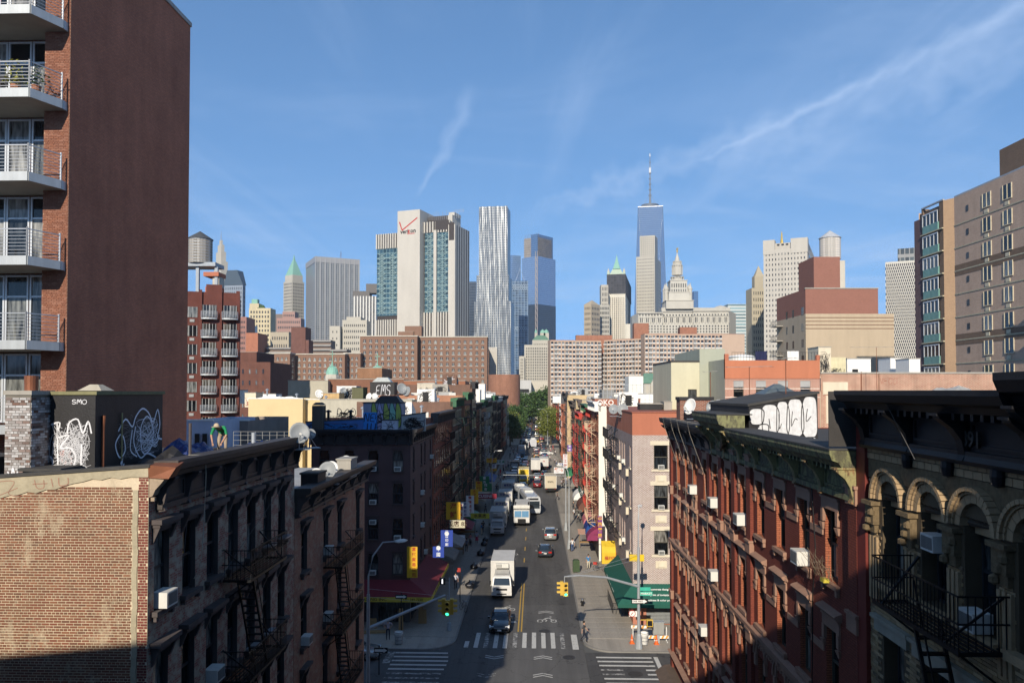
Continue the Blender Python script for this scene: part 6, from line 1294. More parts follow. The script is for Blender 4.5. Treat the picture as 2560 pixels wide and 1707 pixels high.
for px,Y,r_,pt,t,yb in ((827,300,15,909,'green copper church dome with cross over a pale drum, left',950),(941,310,14,908,'flatter green copper church dome with cross, right of the other',925)):
 p=at(px,934,Y);R_=r_/F*Y;o=thing('church_dome',t,'dome',(p.x,Y+R_,at(px,yb,Y).z));z0=p.z-o.location.z if px==827 else .2
 hh_=(934-909)/F*Y*.8 if px==827 else 1.6
 MB().lathe([(R_*1.05,z0-.2)]+[(R_*math.cos(a*math.pi/20),z0+hh_*math.sin(a*math.pi/20))for a in range(10)]+[(R_*.16,z0+hh_*1.0),(R_*.2,z0+hh_*1.1),(R_*.08,z0+hh_*1.5),(0,z0+hh_*1.7)],n=24).build('dome',COP,o,smooth=True)
 g=MB()
 for k in range(16):t_=2*math.pi*k/16;g.tube([(R_*1.01*math.cos(a*math.pi/20)*math.cos(t_),R_*1.01*math.cos(a*math.pi/20)*math.sin(t_),z0+hh_*1.01*math.sin(a*math.pi/20))for a in range(10)],.07,4)
 g.build('ribs',COP,o)
 g=MB();zc_=z0+hh_*1.5;g.box(-.1,.1,-.1,.1,zc_,zc_+4.4);g.box(-1.1,1.1,-.1,.1,zc_+2.9,zc_+3.15);g.build('cross',COP,o)
 if px==827:MB().lathe([(R_*1.25,-8),(R_*1.25,z0-1.2),(R_*1.15,z0-.9),(R_*1.1,z0-.2),(0,z0-.2)],n=8).build('drum',STONE,o)
o=thing('round_tower','windowless brown brick cylinder at the end of the avenue','building',(at(1260,940,340).x,345,0));MB().lathe([(0,0),(7.2,0),(7.2,at(1260,936,340).z),(0,at(1260,936,340).z)],n=36).build('wall',rb('cyl',(.26,.13,.085)),o)
block('brick_building','stepped brown brick block right of the brick cylinder',1278,1286,955,350,8,rb('cyl',(.26,.13,.085)));block('brick_building','low dark block under the brick cylinder, avenue end',1284,1292,975,345,8,rb('cyl',(.26,.13,.085)))
CB=plain('pale_grey_court',(.46,.46,.45),.8,.08,.1)
o,W_,Hh=block('court_building','pale grey civic block with dark clerestory at the head of the avenue',1283,1328,950,560,30,CB)
g=MB()
for k in range(7):g.fb(S0,1.6+k*1.7,2.3+k*1.7,0,.1,1,9)
g.fb(S0,3,11.5,0,.1,Hh-9,Hh-6.5);g.build('slot_windows',BLACK,o,kind='stuff')
block('court_building','blank beige civic block right of the grey one at the avenue head',1328,1376,952,575,30,plain('beige_court',(.5,.46,.38),.8))
CG=brick('flats_brick',(.46,.33,.24),(.42,.3,.22),(.5,.4,.32),.3,.1,.01,.1,0);BALF=plain('flats_balcony',(.5,.49,.46),.7,.15,.5)
def flats(label,pl,pc,pr,ptop,Y,ang,nb,rz_face,nz=14):
 o,Ll,Lr,Hh=tower('curved_flats',label,pl,pc,pr,ptop,Y,ang,CG,pref=920)
 fc,u0,u1=(S0,-Ll,0);dz=2.75
 wm_=proto(('window','flats'),lambda g:(g.box(-.75,.75,-.1,.05,0,1.35,0),g.box(-.8,.8,-.12,.05,-.75,0,1)),[FARW,plain('white_spandrel',(.56,.55,.52))])
 bm_=proto(('balcony','flats'),lambda g:(g.box(-1.1,1.1,-.9,0,0,.16),g.box(-1.1,1.1,-.9,-.84,.16,.95),g.box(-1.1,-1.04,-.84,0,.16,.95),g.box(1.04,1.1,-.84,0,.16,.95),g.box(-.05,.05,-.9,-.8,.16,2.7)),BALF);dm_=proto(('doorway','flats'),lambda g:g.box(-.85,.85,-.1,.02,.2,2.2),[FARW])
 cnt=0;du=(u1-u0)/nb
 for i in range(nb):
  for j in range(nz):
   z=Hh-3.1-j*dz
   if z<1:break
   u=u0+(i+.5)*du
   if i%3==1 and cnt<290:put('balcony',bm_,o,fc(u,0,z));put('doorway',dm_,o,fc(u,0,z))
   elif cnt<290:put('window',wm_,o,fc(u,0,z+1.0))
   cnt+=1
 MB().box(-Ll,0,0,Lr,Hh,Hh+.3).build('coping',plain('flats_roof',(.32,.17,.12)),o)
 return o,Ll,Lr,Hh
flats('left run of the long curving flats, facing the avenue',1376,1503,1512,852,470,-8,14,0)
flats('middle run of the curving flats, turned away with saw tooth balconies',1503,1612,1620,846,462,38,14,0)
flats('right run of the curving flats below the domed office',1612,1862,1878,836,455,-3,27,0)
roofbox('plant_room','red brown roof house over the middle of the curving flats','plant room',1585,1622,808,470,8,44,rb('flatroof',(.3,.14,.09)),CONC);roofbox('plant_room','low red roof house under the domed office','plant room',1700,1742,818,470,8,44,rb('flatroof',(.3,.14,.09)),CONC);roofbox('plant_room','long low red roof house over the left curving flats','plant room',1440,1530,838,480,8,44,rb('flatroof',(.3,.14,.09)),CONC)
BT=brick('tan_brick',(.48,.34,.25),(.42,.29,.21),(.48,.39,.31),.3,.1,.012,.15,.1);BTB=brick('taupe_brick',(.19,.13,.09),(.16,.11,.08),(.2,.15,.11),.3,.1,.012,.15,.1);LSB=plain('pale_string_course',(.42,.38,.27))
SEA=plain('sea_green_panel',(.16,.3,.26),.4)
zT=at(2392,495,100).z
TR=thing('apartment_tower','tall tan brick tower with sea green bay panels, far right edge','building',(at(2389,800,100).x,100,0),0)
f_=Fc('W');LT=26
MB().wall(f_,-LT,0,0,zT).wall(Fc('N',8.7),0,30,0,zT).wall(Fc('S',-LT),0,30,0,zT).build('walls',BT,TR);MB().box(.1,30,-LT,8.6,zT-1,zT-.2).build('roof',TAR,TR)
MB().hexa([(0,0,0),(0,.1,0),(-1.4,3.0,0),(-1.3,2.9,0)][0:0]or [(.2,-.01,0),(.0,-.01,0),(-.7,1.3,0),(.2,1.3,0),(.2,-.01,zT),(.0,-.01,zT),(-.7,1.3,zT),(.2,1.3,zT)]).build('angled_pier',brick('light_tan',(.48,.31,.18),(.44,.28,.17),(.4,.3,.2),.3,.1,.01,.08,0),TR)
MB().box(-.7,.2,1.3,2.3,0,zT).build('taupe_pier',BTB,TR);MB().box(-.5,.2,2.3,6.3,0,zT-.4).box(-.7,.2,6.3,6.7,0,zT).build('bay_backing',BTB,TR);MB().box(-.68,.2,6.7,8.7,0,zT-1.2).build('rear_wing',rb('mauve_shade',(.15,.1,.1)),TR)  # rear wing: its shade is put into the brick colour
for k in range(14):
 z=zT-3.3-3.0*k
 b_=put('bay_window',MB().box(-.85,-.4,2.4,6.2,z-.3,z+.75).mesh('bay_window',SEA),TR)if k==0 else put('bay_window',b0,TR,(0,0,-3.0*k))
 if k==0:b0=b_.data;bp_=MB().box(-.82,-.45,2.5,6.1,z+.75,z+2.25).mesh('pane',CURT);bfm=MB();[bfm.box(-.9,-.8,y-.05,y+.05,z+.7,z+2.3)for y in (2.45,3.4,4.3,5.2,6.15)];bfm.box(-.9,-.8,2.4,6.2,z+2.2,z+2.35);bf_=bfm.mesh('frame',TFR)
 put('pane',bp_,b_);put('frame',bf_,b_)
 MB().fb(f_,-LT,0,0,.06,z-.45,z-.3).box(-.92,.0,1.3,6.7,z-.45,z-.3).build('string_course',LSB,TR)
 if k in (2,5,7,10):MB().fb(f_,-LT,-.02,0,.03,z+1.0-2.0,z+.4).build('taupe_band',BTB,TR)
 for y,w_ in ((-2.9,.5),(-14.2,.5)):put('small_window',proto(('small_window',1),lambda g:g.box(-.25,.25,-.05,.1,0,.75),DKW),TR,f_(y,0,z+.9),f_.rz())
 for y in (-6.9,-10.8,-17.6,-21.5,-24.6):
  w_=put('window',proto(('window','tan'),lambda g:g.box(-.8,.8,-.04,.1,0,1.7),CURT),TR,f_(y,0,z+.5),f_.rz());put('frame',proto(('frame','tan'),lambda g:[g.box(x-.05,x+.05,-.1,0,0,1.7)for x in (-.8,.0,.8)]+[g.box(-.85,.85,-.12,0,-.1,0),g.box(-.45,.3,-.08,0,-.75,-.3)],plain('cream_frame',(.5,.45,.33))),w_)
 if k>=3:MB().fb(f_,-LT+.5,-13.0-4.2,0,1.6,z-.2,z).build('balcony',BALE,TR)if k%1==0 and k>3 else None;
 if k>3:MB().fb(f_,-LT+.5,-17.2,1.5,1.56,z,z+1.05).build('glass_balustrade',plain('green_glass',(.12,.25,.2),.1,bump=0),TR)
MB().box(.0,.35,-LT,.0,zT,zT+.2).box(-.75,-.5,1.3,6.7,zT,zT+.2).build('blue_coping',plain('blue_grey_steel',(.3,.38,.4),.5),TR)
MB().box(.6,12,-24,-8.5,zT,zT+3.6).build('roof_house',BTB,TR)
BM=brick('mid_red_brick',(.27,.12,.09),(.235,.105,.08),(.28,.16,.12),.3,.1,.01,.08,0)
o,Ll,Lr,Hh=tower('mid_building','block with red brick top over tan rendered base and small side balconies',None,2015,None,722,147,0,plain('tan_render',(.42,.34,.24),.85,.08,.3),pref=900,deep=1)
for c_ in kids(o):bpy.data.objects.remove(c_)
wR=(2197-2015)/F*147;
MB().wall(W0,0,16,0,Hh-4.8).wall(S0,0,wR+3,0,Hh-4.8).build('tan_walls',plain('tan_render',(.38,.3,.2),.85,.08,.3),o);MB().wall(W0,0,16,Hh-4.8,Hh).wall(S0,0,wR,Hh-4.8,Hh).wall(Fc('E',wR),0,16,Hh-4.8,Hh).build('red_walls',BM,o)
for k in range(4):MB().fb(S0,0,wR+3,0,.05,Hh-5.6-k*.7,Hh-5.45-k*.7).build('brown_band',plain('brown_band',(.2,.12,.08)),o)
MB().box(.1,wR-.1,.1,15.9,Hh-.6,Hh-.05).build('roof',TAR,o);MB().box(-.1,wR+.1,-.1,.3,Hh,Hh+.2).build('coping',CONC,o)
zz=at(2033,642,150).z;x0_=(2052-2015)/F*147;MB().box(x0_,x0_+(2131-2064)/F*147,3,11,Hh,zz).box(x0_-0,x0_-0,3,3,Hh,zz).build('lift_house',BM,o)
for j in range(4):
 for u,w_ in ((1.5,1.2),(6.5,.8),(10,.8)):put('window',proto(('window','mid',w_),lambda g:g.box(-w_/2,w_/2,-.04,.1,0,1.5),CURT),o,W0(u,0,Hh-4.9-3.1*j),W0.rz())
 b_=MB().fb(W0,12.4,15.8,0,1.4,Hh-6.2-3.1*j,Hh-6.0-3.1*j).build('balcony',CONC,o);g=MB()
 for k in range(9):g.bar(W0(12.4+k*.42,1.4,Hh-6.0-3.1*j),W0(12.4+k*.42,1.4,Hh-5.0-3.1*j),.03)
 g.bar(W0(12.4,1.4,Hh-5.0-3.1*j),W0(15.8,1.4,Hh-5.0-3.1*j),.03);put('railing',g.mesh('railing',DARKMETAL),b_)
wtank('white bleached water tank beside the red brick lift house on the right',2061,2110,571,590,645,175,plain('bleached_cedar',(.5,.46,.4),.85,.15,1,rand=.25),plain('pale_cone',(.4,.41,.42)))
MB().box(-2.3,2.3,-.5,5,0,8).build('tank_house',STONE,None,(at(2085,650,175).x,175,at(2085,650,175).z-8.2),label='pale stone base under the bleached water tank',cat='plant room')
# ================= small roof clutter: vents, condensers, pipes and tanks standing on the roofs
rc=random.Random(21)
def vent_(p,h_,label,group):
 o=thing('roof_vent',label,'vent',p,rc.uniform(0,6),group);put('pipe',proto(('pipe',round(h_,1)),lambda g:g.cyl(0,0,0,h_,.12,n=8),GALV),o);put('cowl',proto(('cowl','r'),lambda g:g.lathe([(0,.25),(.26,.08),(.26,-.05),(0,-.05)],n=8),GALV),o,(0,0,h_))
def cond_(p,label,group):
 o=thing('roof_unit',label,'roof unit',p,rc.uniform(-.3,.3),group);put('casing',proto(('casing','r'),lambda g:g.box(-.5,.5,-.4,.4,.15,.95),OFFW),o);put('fan',proto(('fan','r'),lambda g:g.lathe([(0,-.42),(.3,-.42),(.32,-.4),(0,-.4)],n=10),BLACK),o,(0,0,.55)).rotation_euler=(math.pi/2,0,0)
for q,n,side in ((left,3,-1),(right,3,1)):
 for u_ in q:
  t0,t1,zt=u_[:3];s0=u_[7]
  for k in range(n+1):
   s_,t_=s0+side*rc.uniform(2,9),rc.uniform(t0+1,t1-1);w_='left' if side<0 else 'right'
   if k%2:cond_(sp(s_,t_,zt-1.06),f'pale condenser box among the {w_} row rooftops',f'condensers on the {w_} row roofs')
   else :vent_(sp(s_,t_,zt-1.06),rc.choice((.8,1.1,1.5)),f'small galvanised vent among the {w_} row rooftops',f'vents on the {w_} row roofs')
  x_=s0+side*4;o=thing('roof_bulkhead',f"{('first','second','third','fourth','fifth','sixth','seventh','eighth','ninth','tenth','eleventh','twelfth')[q.index(u_)]} stair bulkhead from the front on the {w_} row roofs",'bulkhead',sp(x_,t0+2.5,zt-1.1),-SA);m_=rc.choice((WHITE,CONC,u_[3],SILV));MB().hexa([(-1.2,0,0),(1.2,0,0),(1.2,3,0),(-1.2,3,0),(-1.2,0,2.3),(1.2,0,2.3),(1.2,3,1.2),(-1.2,3,1.2)]).build('walls',m_,o);MB().box(-.4,.4,-.03,0,.1,1.9).build('door',BLACK,o);strokes(o,S0,.02,scribble(-1.1,.2,2.2,1.9,5,6),.05,GB if m_ is not u_[3]else GW)
for i,(px,Y,h_)in enumerate(((668,118,2.2),(700,116,1.2),(742,113,1.5),(815,108,1.2),(858,122,2.5),(1012,122,1.4))):
 vent_((at(px,980,Y).x,Y,19.0),h_,('tall thin white flue above the cream wall','short vent on the cream building, middle','vent at the right end of the cream building','vent beside the rust topped box','flue behind the white tagged bulkhead','vent right of the EMS bulkhead')[i],None)
for i,(a,b,y0,Y,t,m_)in enumerate(((612,640,982,116,'small beige box on the left of the cream roof',CRM),(640,690,985,125,'white roof plant behind the cream building',WHITE),(575,606,975,150,'white framed roof fence block beside the dark brown block',WHITE),(1096,1130,980,118,'silver parapet block above the green corniced tenement',SILV),(1190,1212,975,190,'red and white tagged wall on the far left row',WHITE))):
 o=roofbox('roof_bulkhead',t,'bulkhead',a,b,y0,Y,3,18.6,m_,CONC);strokes(o,S0,.02,scribble(.1,.1,(b-a)/F*Y-.2,1.4,5,5),.05,GB if i%2 else GR_)
heap('roof_edge_scraps','white flaked roofing scraps along the top of the broad cream wall','rubble',(at(690,995,109).x,109,19.85),4.3,.4,.35,WHITE,9,16,.6)
# ================= skyline
SK='skyscraper'
LIMES=plain('pale_limestone',(.45,.42,.35),.85,.1,.03,bump=0);LIMEG=plain('grey_limestone',(.42,.40,.34),.85,.1,.03,bump=0)
def zat(py,Y,px=1280):return at(px,py,Y).z
VW=plain('white_precast',(.49,.46,.40),.8,.1,.05,bump=0,streaks=.15);VB=plain('dark_slot',(.05,.04,.035),.5)
VG=facade('teal_glass',(.17,.26,.27),(.035,.08,.11),3.4,4.0,.12,.3,.08)
a20=math.radians(20);c=at(1139,800,659);V=thing(SK,'white slab tower with teal glass bays, red check mark and lettering','skyscraper',(c.x,c.y,0),-a20)
x=lambda px,d=0:pxl(V,px,d);z=lambda py:zat(py,665)
zb_,zt=z(778),z(578)
for a,b,y0,y1,nm in ((940,993,574,590,'left_wing'),(1060,1088,553,574,'centre_wing'),(1088,1122,553,575,'right_wing')):
 xa,xb_=x(a),x(b);MB().box(xa,xb_,2,24,0,z(y0)).build(nm,VB,V)
 g,g2=MB(),MB();n=max(3,int((xb_-xa)/2.3))
 for i in range(n+1):
  u=xa+(xb_-xa)*i/n;w_=.62
  g.box(u-w_,u+w_,.2,2.0,0,z(780)-(5 if a==940 else 0));g2.box(u-w_,u+w_,.2,2.0,z(y1+(22 if a==940 else 6)),z(y0))
 g.build('lower_fins',VW,V,kind='stuff');g2.build('upper_fins',VW,V,kind='stuff')
 MB().box(xa,xb_,1.2,2,z(782 if a>940 else 784),z(y1+(22 if a==940 else 6))).build('glass_bay',VG,V)
 g=MB();nr=12;H0,H1=z(778),z(y1+(34 if a==940 else 8));hr=(H1-H0)/nr
 nx=1 if b-a<45 else 2
 if a==1060:nx=1
 for r_ in range(nr):
  zz=H0+r_*hr;g.box(xa,xb_,.7,1.0,zz-.3,zz+.3)
  for q in range(nx):
   ua,ub=xa+(xb_-xa)*(q+.12)/nx,xa+(xb_-xa)*(q+.88)/nx;cx,cz=(ua+ub)/2,zz+hr/2
   for e in ((ua,zz),(ub,zz),(ua,zz+hr),(ub,zz+hr)):g.bar((cx,.8,cz),(e[0],.8,e[1]),.3)
   g.box(cx-.25,cx+.25,.7,1,zz,zz+hr)
 g.build('cross_bracing',plain('pale_teal_frame',(.24,.34,.34),.5),V)
sl_=(x(993,6),x(1049,6));MB().box(sl_[0],sl_[1],-6,26,0,z(524)).build('main_slab',VW,V);MB().box(x(1084),x(1091),-.6,2,0,z(575)).build('white_mullion',VW,V)
MB().box(x(1122),0,-1.5,30,0,z(565)).build('end_slab',VW,V)
MB().box(x(1124),-.8,-1.6,-1.5,z(604),z(560)).build('louvre_panel',VB,V)
MB().box(x(1088),x(1122),.0,2,z(575),z(552)).build('dark_crown',VB,V)
E_=Fc('E');g=MB()
for i in range(6):g.fb(E_,2+i*5.0,3.6+i*5.0,0,.1,0,z(566))
g.build('dark_slots',VB,V);MB().box(x(1112),-6,6,24,z(560),z(536)).box(x(1126),-10,8,22,z(536),z(528)).build('penthouse',VW,V);MB().box(x(1060),x(1110),8,22,z(553),z(535)).build('plant_deck',VB,V)
g=MB()
for i in range(16):u=x(1062)+i*1.9;g.bar((u,8,z(545)),(u,8,z(528)+rnd.uniform(-2,3)),.15)
for i in range(8):u=x(1125)+i*1.3;g.bar((u,8,z(530)),(u,8,z(522)),.15);g.lathe([(0,0),(.7,.3),(0,.6)],(u,8),6)if 0 else None
g.build('aerials',GALV,V)
RC=plain('red_logo',(.45,.02,.015),.5,bump=0);g=MB();P=lambda px,py:(x(px,6.1),-6.1,z(py))
g.face([P(996.5,552),P(999,551),P(1005,571),P(1042,543),P(1043,545.5),P(1004,575)][:6]);g.build('check_mark',RC,V)
lettering('veri',5.2,BLACK,V,(x(1000,6.1),-6.1,z(577)),face_rot('S'),ext=.1,align='LEFT');lettering('z',5.2,RC,V,(x(1018.5,6.1),-6.1,z(576)),face_rot('S'),ext=.12,align='LEFT');lettering('on',5.2,BLACK,V,(x(1025,6.1),-6.1,z(576)),face_rot('S'),ext=.1,align='LEFT');MB().box(x(1017,6.1),x(1036,6.1),-6.12,-6,z(583.5),z(582)).build('red_underline',RC,V)
STL=facade('rippled_steel',(.30,.31,.31),(.13,.155,.165),2.6,3.3,.5,.42,.2,gapz=.4,dirt=.25)
ns=STL.node_tree.nodes['Principled BSDF'];ns.inputs['Metallic'].default_value=.45
o=thing(SK,'tall rippled stainless steel tower with wavy silver facade','skyscraper',(at(1232,800,1027).x,1027,0),-math.radians(8))
def wavy(px0,px1,z0,z1,y0,dep,name):
 xa,xb_=pxl(o,px0,-y0),pxl(o,px1,-y0);nx,nz=48,56;g=MB();P_={}
 for i in range(nx+1):
  for j in range(nz+1):
   u,w_=xa+(xb_-xa)*i/nx,z0+(z1-z0)*j/nz
   d=1.0*math.sin(u*.55+1.6*math.sin(w_*.028+u*.1))*(.6+.4*math.sin(w_*.05+u))+.25*math.sin(u*1.6+w_*.06)
   P_[i,j]=(u,y0+d,w_)
 for i in range(nx):
  for j in range(nz):g.face([P_[i,j],P_[i+1,j],P_[i+1,j+1],P_[i,j+1]])
 g.box(xa+.2,xb_-.2,y0+1.8,y0+dep,z0,z1-1.5);g.build(name,STL,o)
zw=lambda py:zat(py,1027)
wavy(1197,1269,zw(690),zw(516),0,28,'upper_shaft');wavy(1191,1272,zw(756),zw(688),-2,32,'middle_shaft');wavy(1185,1277,0,zw(754),-5,36,'lower_shaft')
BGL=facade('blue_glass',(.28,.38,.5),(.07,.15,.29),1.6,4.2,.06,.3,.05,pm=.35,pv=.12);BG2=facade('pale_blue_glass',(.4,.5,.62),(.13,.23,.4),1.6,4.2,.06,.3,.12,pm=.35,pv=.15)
o=thing(SK,'tallest glass tower with tapering blue facets and a long spire','skyscraper',(at(1632,600,1635).x,1665,0),-math.radians(9)+math.pi/4);r_=29;zt=417
cb_=[(-r_,-r_),(r_,-r_),(r_,r_),(-r_,r_)];ct=[(0,-r_),(r_,0),(0,r_),(-r_,0)]
rot=lambda p,a:(p[0]*math.cos(a)-p[1]*math.sin(a),p[0]*math.sin(a)+p[1]*math.cos(a))
g=MB();
A=[(*q,20)for q in cb_];T=[(*q,zt)for q in [(0,-37),(37,0),(0,37),(-37,0)]]
g.box(-r_,r_,-r_,r_,0,20,0)
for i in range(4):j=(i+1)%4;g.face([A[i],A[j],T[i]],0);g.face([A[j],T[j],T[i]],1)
g.face(T,0);g.build('glass_shaft',[BG2,BGL],o)  # sky reflection put into colour: facets alternate paler and deeper glass
g=MB()
for i in range(4):g.bar(T[i],T[(i+1)%4],.9);g.bar(A[i],T[i],.35);g.bar(A[(i+1)%4],T[i],.35)
g.build('bright_edges',CHROME,o);MB().lathe([(0,zt),(17,zt+2),(19,zt+4),(19,zt+9),(17.5,zt+9),(17,zt+4),(0,zt+3)],n=32).build('ring_crown',plain('ring_steel',(.12,.14,.17),.5),o)
g=MB().cyl(0,0,zt,zt+35,3,1.6,8).cyl(0,0,zt+35,541,1.5,.5,8)
for k in range(7):g.cyl(0,0,zt+30+k*12,zt+31.5+k*12,3.4-k*.25,n=8)
for k in range(4):g.bar((16*math.cos(k*1.57+.8),16*math.sin(k*1.57+.8),zt+6),(0,0,zt+34),.25)
g.build('spire',plain('spire_steel',(.2,.21,.22),.5),o);MB().cyl(0,0,497,508,2.2,n=8).cyl(0,0,533,541,1.3,.3,n=8).build('spire_radome',WHITE,o)
G1=facade('striped_grey',(.27,.275,.27),(.1,.115,.125),2.9,3.9,.42,.5,.15,gapz=.3);G2=facade('stripes_white',(.55,.54,.5),(.06,.06,.06),3.2,3.9,.5,.6,.2,True);G3=facade('stripes_tan',(.46,.40,.3),(.1,.09,.08),3.0,3.6,.5,.7,.3,gapz=.35)
def sk(label,pl,pc,pr,ptop,Y,ang,m,win=None,wm_=None,steps=(),name=SK):
 o,Ll,Lr,Hh=tower(name,label,pl,pc,pr,ptop,Y,ang,m,cat=name,pref=820)
 if win:
  nx,nr,nz,wf,hf=win;z0=max(2,Hh*.25)
  if nx:wgrid(o,S0,-Ll+1,-1,z0,Hh-2,nx,nz,wf,hf,wm_ or DKW,True,.25)
  if nr:wgrid(o,Fc('E'),1,Lr-1,z0,Hh-2,nr,nz,wf,hf,wm_ or DKW,True,.25)
 return o,Ll,Lr,Hh
o,Ll,Lr,Hh=sk('broad grey gridded office slab left of the white telephone tower',764,788,897,641,1349,64,G1)
g=MB()
for k in range(10):y=Lr*(k+.0)/9;g.fb(Fc('E'),y-.8,y+.8,0,1.4,0,Hh)
g.build('columns',plain('steel_column',(.34,.34,.335),.5),o);MB().fb(Fc('E'),0,Lr,0,.8,Hh-10,Hh+.1).fb(S0,-Ll,0,0,.8,Hh-10,Hh+.1).build('crown_band',plain('crown_band',(.3,.3,.3),.6),o);g=MB().bar((-8,Lr*.6,Hh),(-8,Lr*.6,Hh+14),.4);g.bar((-12,Lr*.6,Hh+7),(-4,Lr*.6,Hh+9),.3);g.build('roof_aerial',RUST,o)
o,Ll,Lr,Hh=sk('white vertically striped office block beside the telephone tower',884,940,None,740,820,0,G2);MB().box(-26,-8,5,20,Hh,Hh+6).box(-12,2,6,22,Hh+4,Hh+14).build('penthouse',plain('dark_pent',(.14,.13,.12)),o)
o,Ll,Lr,Hh=sk('slender stone tower with steep green copper pyramid roof',708,730,760,702,1440,40,LIMES,(7,7,28,.42,.55))
def pyr(o,x0,x1,y0,y1,z0,z1,m,name='pyramid_roof',cr=0):return MB().hexa([(x0,y0,z0),(x1,y0,z0),(x1,y1,z0),(x0,y1,z0)]+[((x0+x1)/2+a*cr,(y0+y1)/2+b*cr,z1)for a,b in ((-1,-1),(1,-1),(1,1),(-1,1))]).build(name,m,o)
z_=lambda py:zat(py,1450)
MB().box(-Ll+2,-2,2,Lr-2,Hh,z_(688)).build('upper_stage',LIMES,o);pyr(o,-Ll+2,-2,2,Lr-2,z_(690),z_(650),COP,cr=2.2);pyr(o,-Ll/2-2.5,-Ll/2+2.5,Lr/2-2.5,Lr/2+2.5,z_(655),z_(634),COP,'spirelet',.1)
o,Ll,Lr,Hh=sk('pale pinnacled art deco tower peeking behind the wooden water tank',530,552,572,690,1263,45,LIMES,(5,5,14,.4,.7))
for k,(s_,y)in enumerate(((.82,655),(.6,630),(.4,612),(.2,600))):q=Ll*(1-s_)/2;qr=Lr*(1-s_)/2;MB().box(-Ll+q,-q,qr,Lr-qr,Hh-2+(0 if k==0 else 0),zat(y,1275)).build('setback',LIMES,o)
MB().cyl(-Ll/2,Lr/2,zat(602,1275),zat(576,1275),1.2,.2,6).build('spire',CHROME,o)
o,Ll,Lr,Hh=sk('blue grey tower with mansard roof behind the red brick condo',560,606,613,712,1250,12,plain('blue_stone',(.24,.28,.33),.6),(8,2,20,.35,.6));pyr(o,-Ll-1,1,-1,Lr+1,Hh,zat(677,1255),plain('dark_slate',(.07,.1,.13),.5),'mansard_roof',9)
o,Ll,Lr,Hh=sk('yellow stone apartment tower with green bay strips, left skyline',622,676,None,770,905,0,plain('yellow_stone',(.55,.47,.3),.8,.1,.05),(7,0,16,.45,.5));MB().box(-Ll,-Ll+11,2,14,Hh,zat(758,905)).build('roof_house',plain('yellow_stone',(.55,.47,.3)),o);MB().box(-Ll+2,-Ll+9,3,10,zat(758,905),zat(747,905)).build('lantern',COP,o)
heap('roof_garden','roof garden greenery on the yellow stone apartment tower','plants',(o.location.x-12,909,Hh-.5),5,3,4.5,plain('garden_green',(.05,.09,.03),.8),3,8,.5)
sk('pink stepped office tower below the green pyramid, upper part',706,737,None,779,1100,0,plain('pink_granite',(.36,.22,.18),.8),(6,0,14,.5,.4))
sk('pink stepped office block, broad lower part',692,752,None,795,1090,0,plain('pink_granite',(.36,.22,.18),.8),(12,0,12,.5,.45))
sk('small brown box tower left of the pink stepped offices',685,706,None,785,1110,0,plain('brown_granite',(.2,.16,.14),.8))
sk('tan stepped block with many windows in front of the gridded office slab, right part',856,917,None,800,620,0,LIMES,(11,0,12,.4,.4));sk('blank pale concrete part of the tan stepped block',824,850,None,815,615,0,LIMES,(2,0,10,.2,.3));sk('central raised part of the tan stepped block',866,902,None,792,622,0,LIMES,(6,0,12,.4,.4))
sk('low beige block above the left estate slabs',676,722,None,830,640,0,plain('beige_block',(.4,.35,.26),.8),(7,0,8,.4,.4));sk('orange brick low block on the left skyline',615,645,None,832,500,0,rb('orangelow',(.36,.15,.09)));sk('red brown striped block at the edge of the balcony condo',598,616,None,792,600,0,rb('redlow',(.3,.16,.13)),(3,0,14,.5,.4))
sk('small white block on the left skyline',612,628,None,812,800,0,WHITE)
DBG=facade('dark_blue_glass',(.05,.07,.1),(.02,.035,.06),1.8,4.0,.3,.3,.1);sk('dark navy slab between the telephone tower and steel tower',1172,1190,None,704,1100,0,DBG)
sk('thin blue glass tower right of the wavy steel tower',1270,1278,1302,638,1578,70,BG2);o,Ll,Lr,Hh=sk('dark blue office tower with cross braced bands',1276,1320,None,702,1300,0,facade('navy_grid',(.24,.3,.36),(.05,.09,.15),5.2,4.2,.16,.3,.08))
for py in (714,720,820):
 g=MB()
 for k in range(8):a=-Ll+k*Ll/8;g.bar((a,-.4,zat(py+6,1300)),(a+Ll/8,-.4,zat(py-4,1300)),.5);g.bar((a+Ll/8,-.4,zat(py+6,1300)),(a,-.4,zat(py-4,1300)),.5)
 g.build('cross_band',plain('pale_blue_steel',(.3,.38,.46),.5),o)
g=MB();g.tube([(-Ll*.7,2,Hh),(-Ll*.45,2,Hh+22),(-Ll*.2,2,Hh)],.5,4);g.build('roof_frame',CHROME,o)
o,Ll,Lr,Hh=sk('glass tower under construction with concrete crown and hoist strip',1305,1345,1389,640,1527,40,BG2);MB().box(-Ll+4,-2,2,Lr-10,Hh,zat(592,1530)).build('raw_core',plain('raw_concrete_core',(.3,.27,.24),.8,.4,.1),o);MB().box(-Ll*.45,-2,1,Lr-6,Hh,zat(585,1530)).build('upper_glass',BGL,o)
g=MB()
for k in range(8):g.box(-Ll+3,-Ll*.4,1.5,Lr-9,zat(640-k*6,1530),zat(639.2-k*6,1530))
for k in range(8):g.bar((-Ll+5+k*5,4,zat(592,1530)),(-Ll+5+k*5,4,zat(582,1530)),.3)
g.build('slab_edges',plain('slab_edge',(.2,.18,.17)),o);g=MB()
for k in range(14):g.bar((-5,-1.2,Hh-12*k),(-1,-1.2,Hh-12*(k+1)),.5);
g.box(-6,-5.2,-1.5,-.5,Hh-170,Hh+10);g.box(-.9,-.2,-1.5,-.5,Hh-170,Hh+10);g.build('hoist_mast',plain('hoist_steel',(.42,.36,.33),.6),o)
MB().box(-Ll*.6,.3,-.3,Lr+.3,0,zat(760,1527)).build('dark_podium',DBG,o)
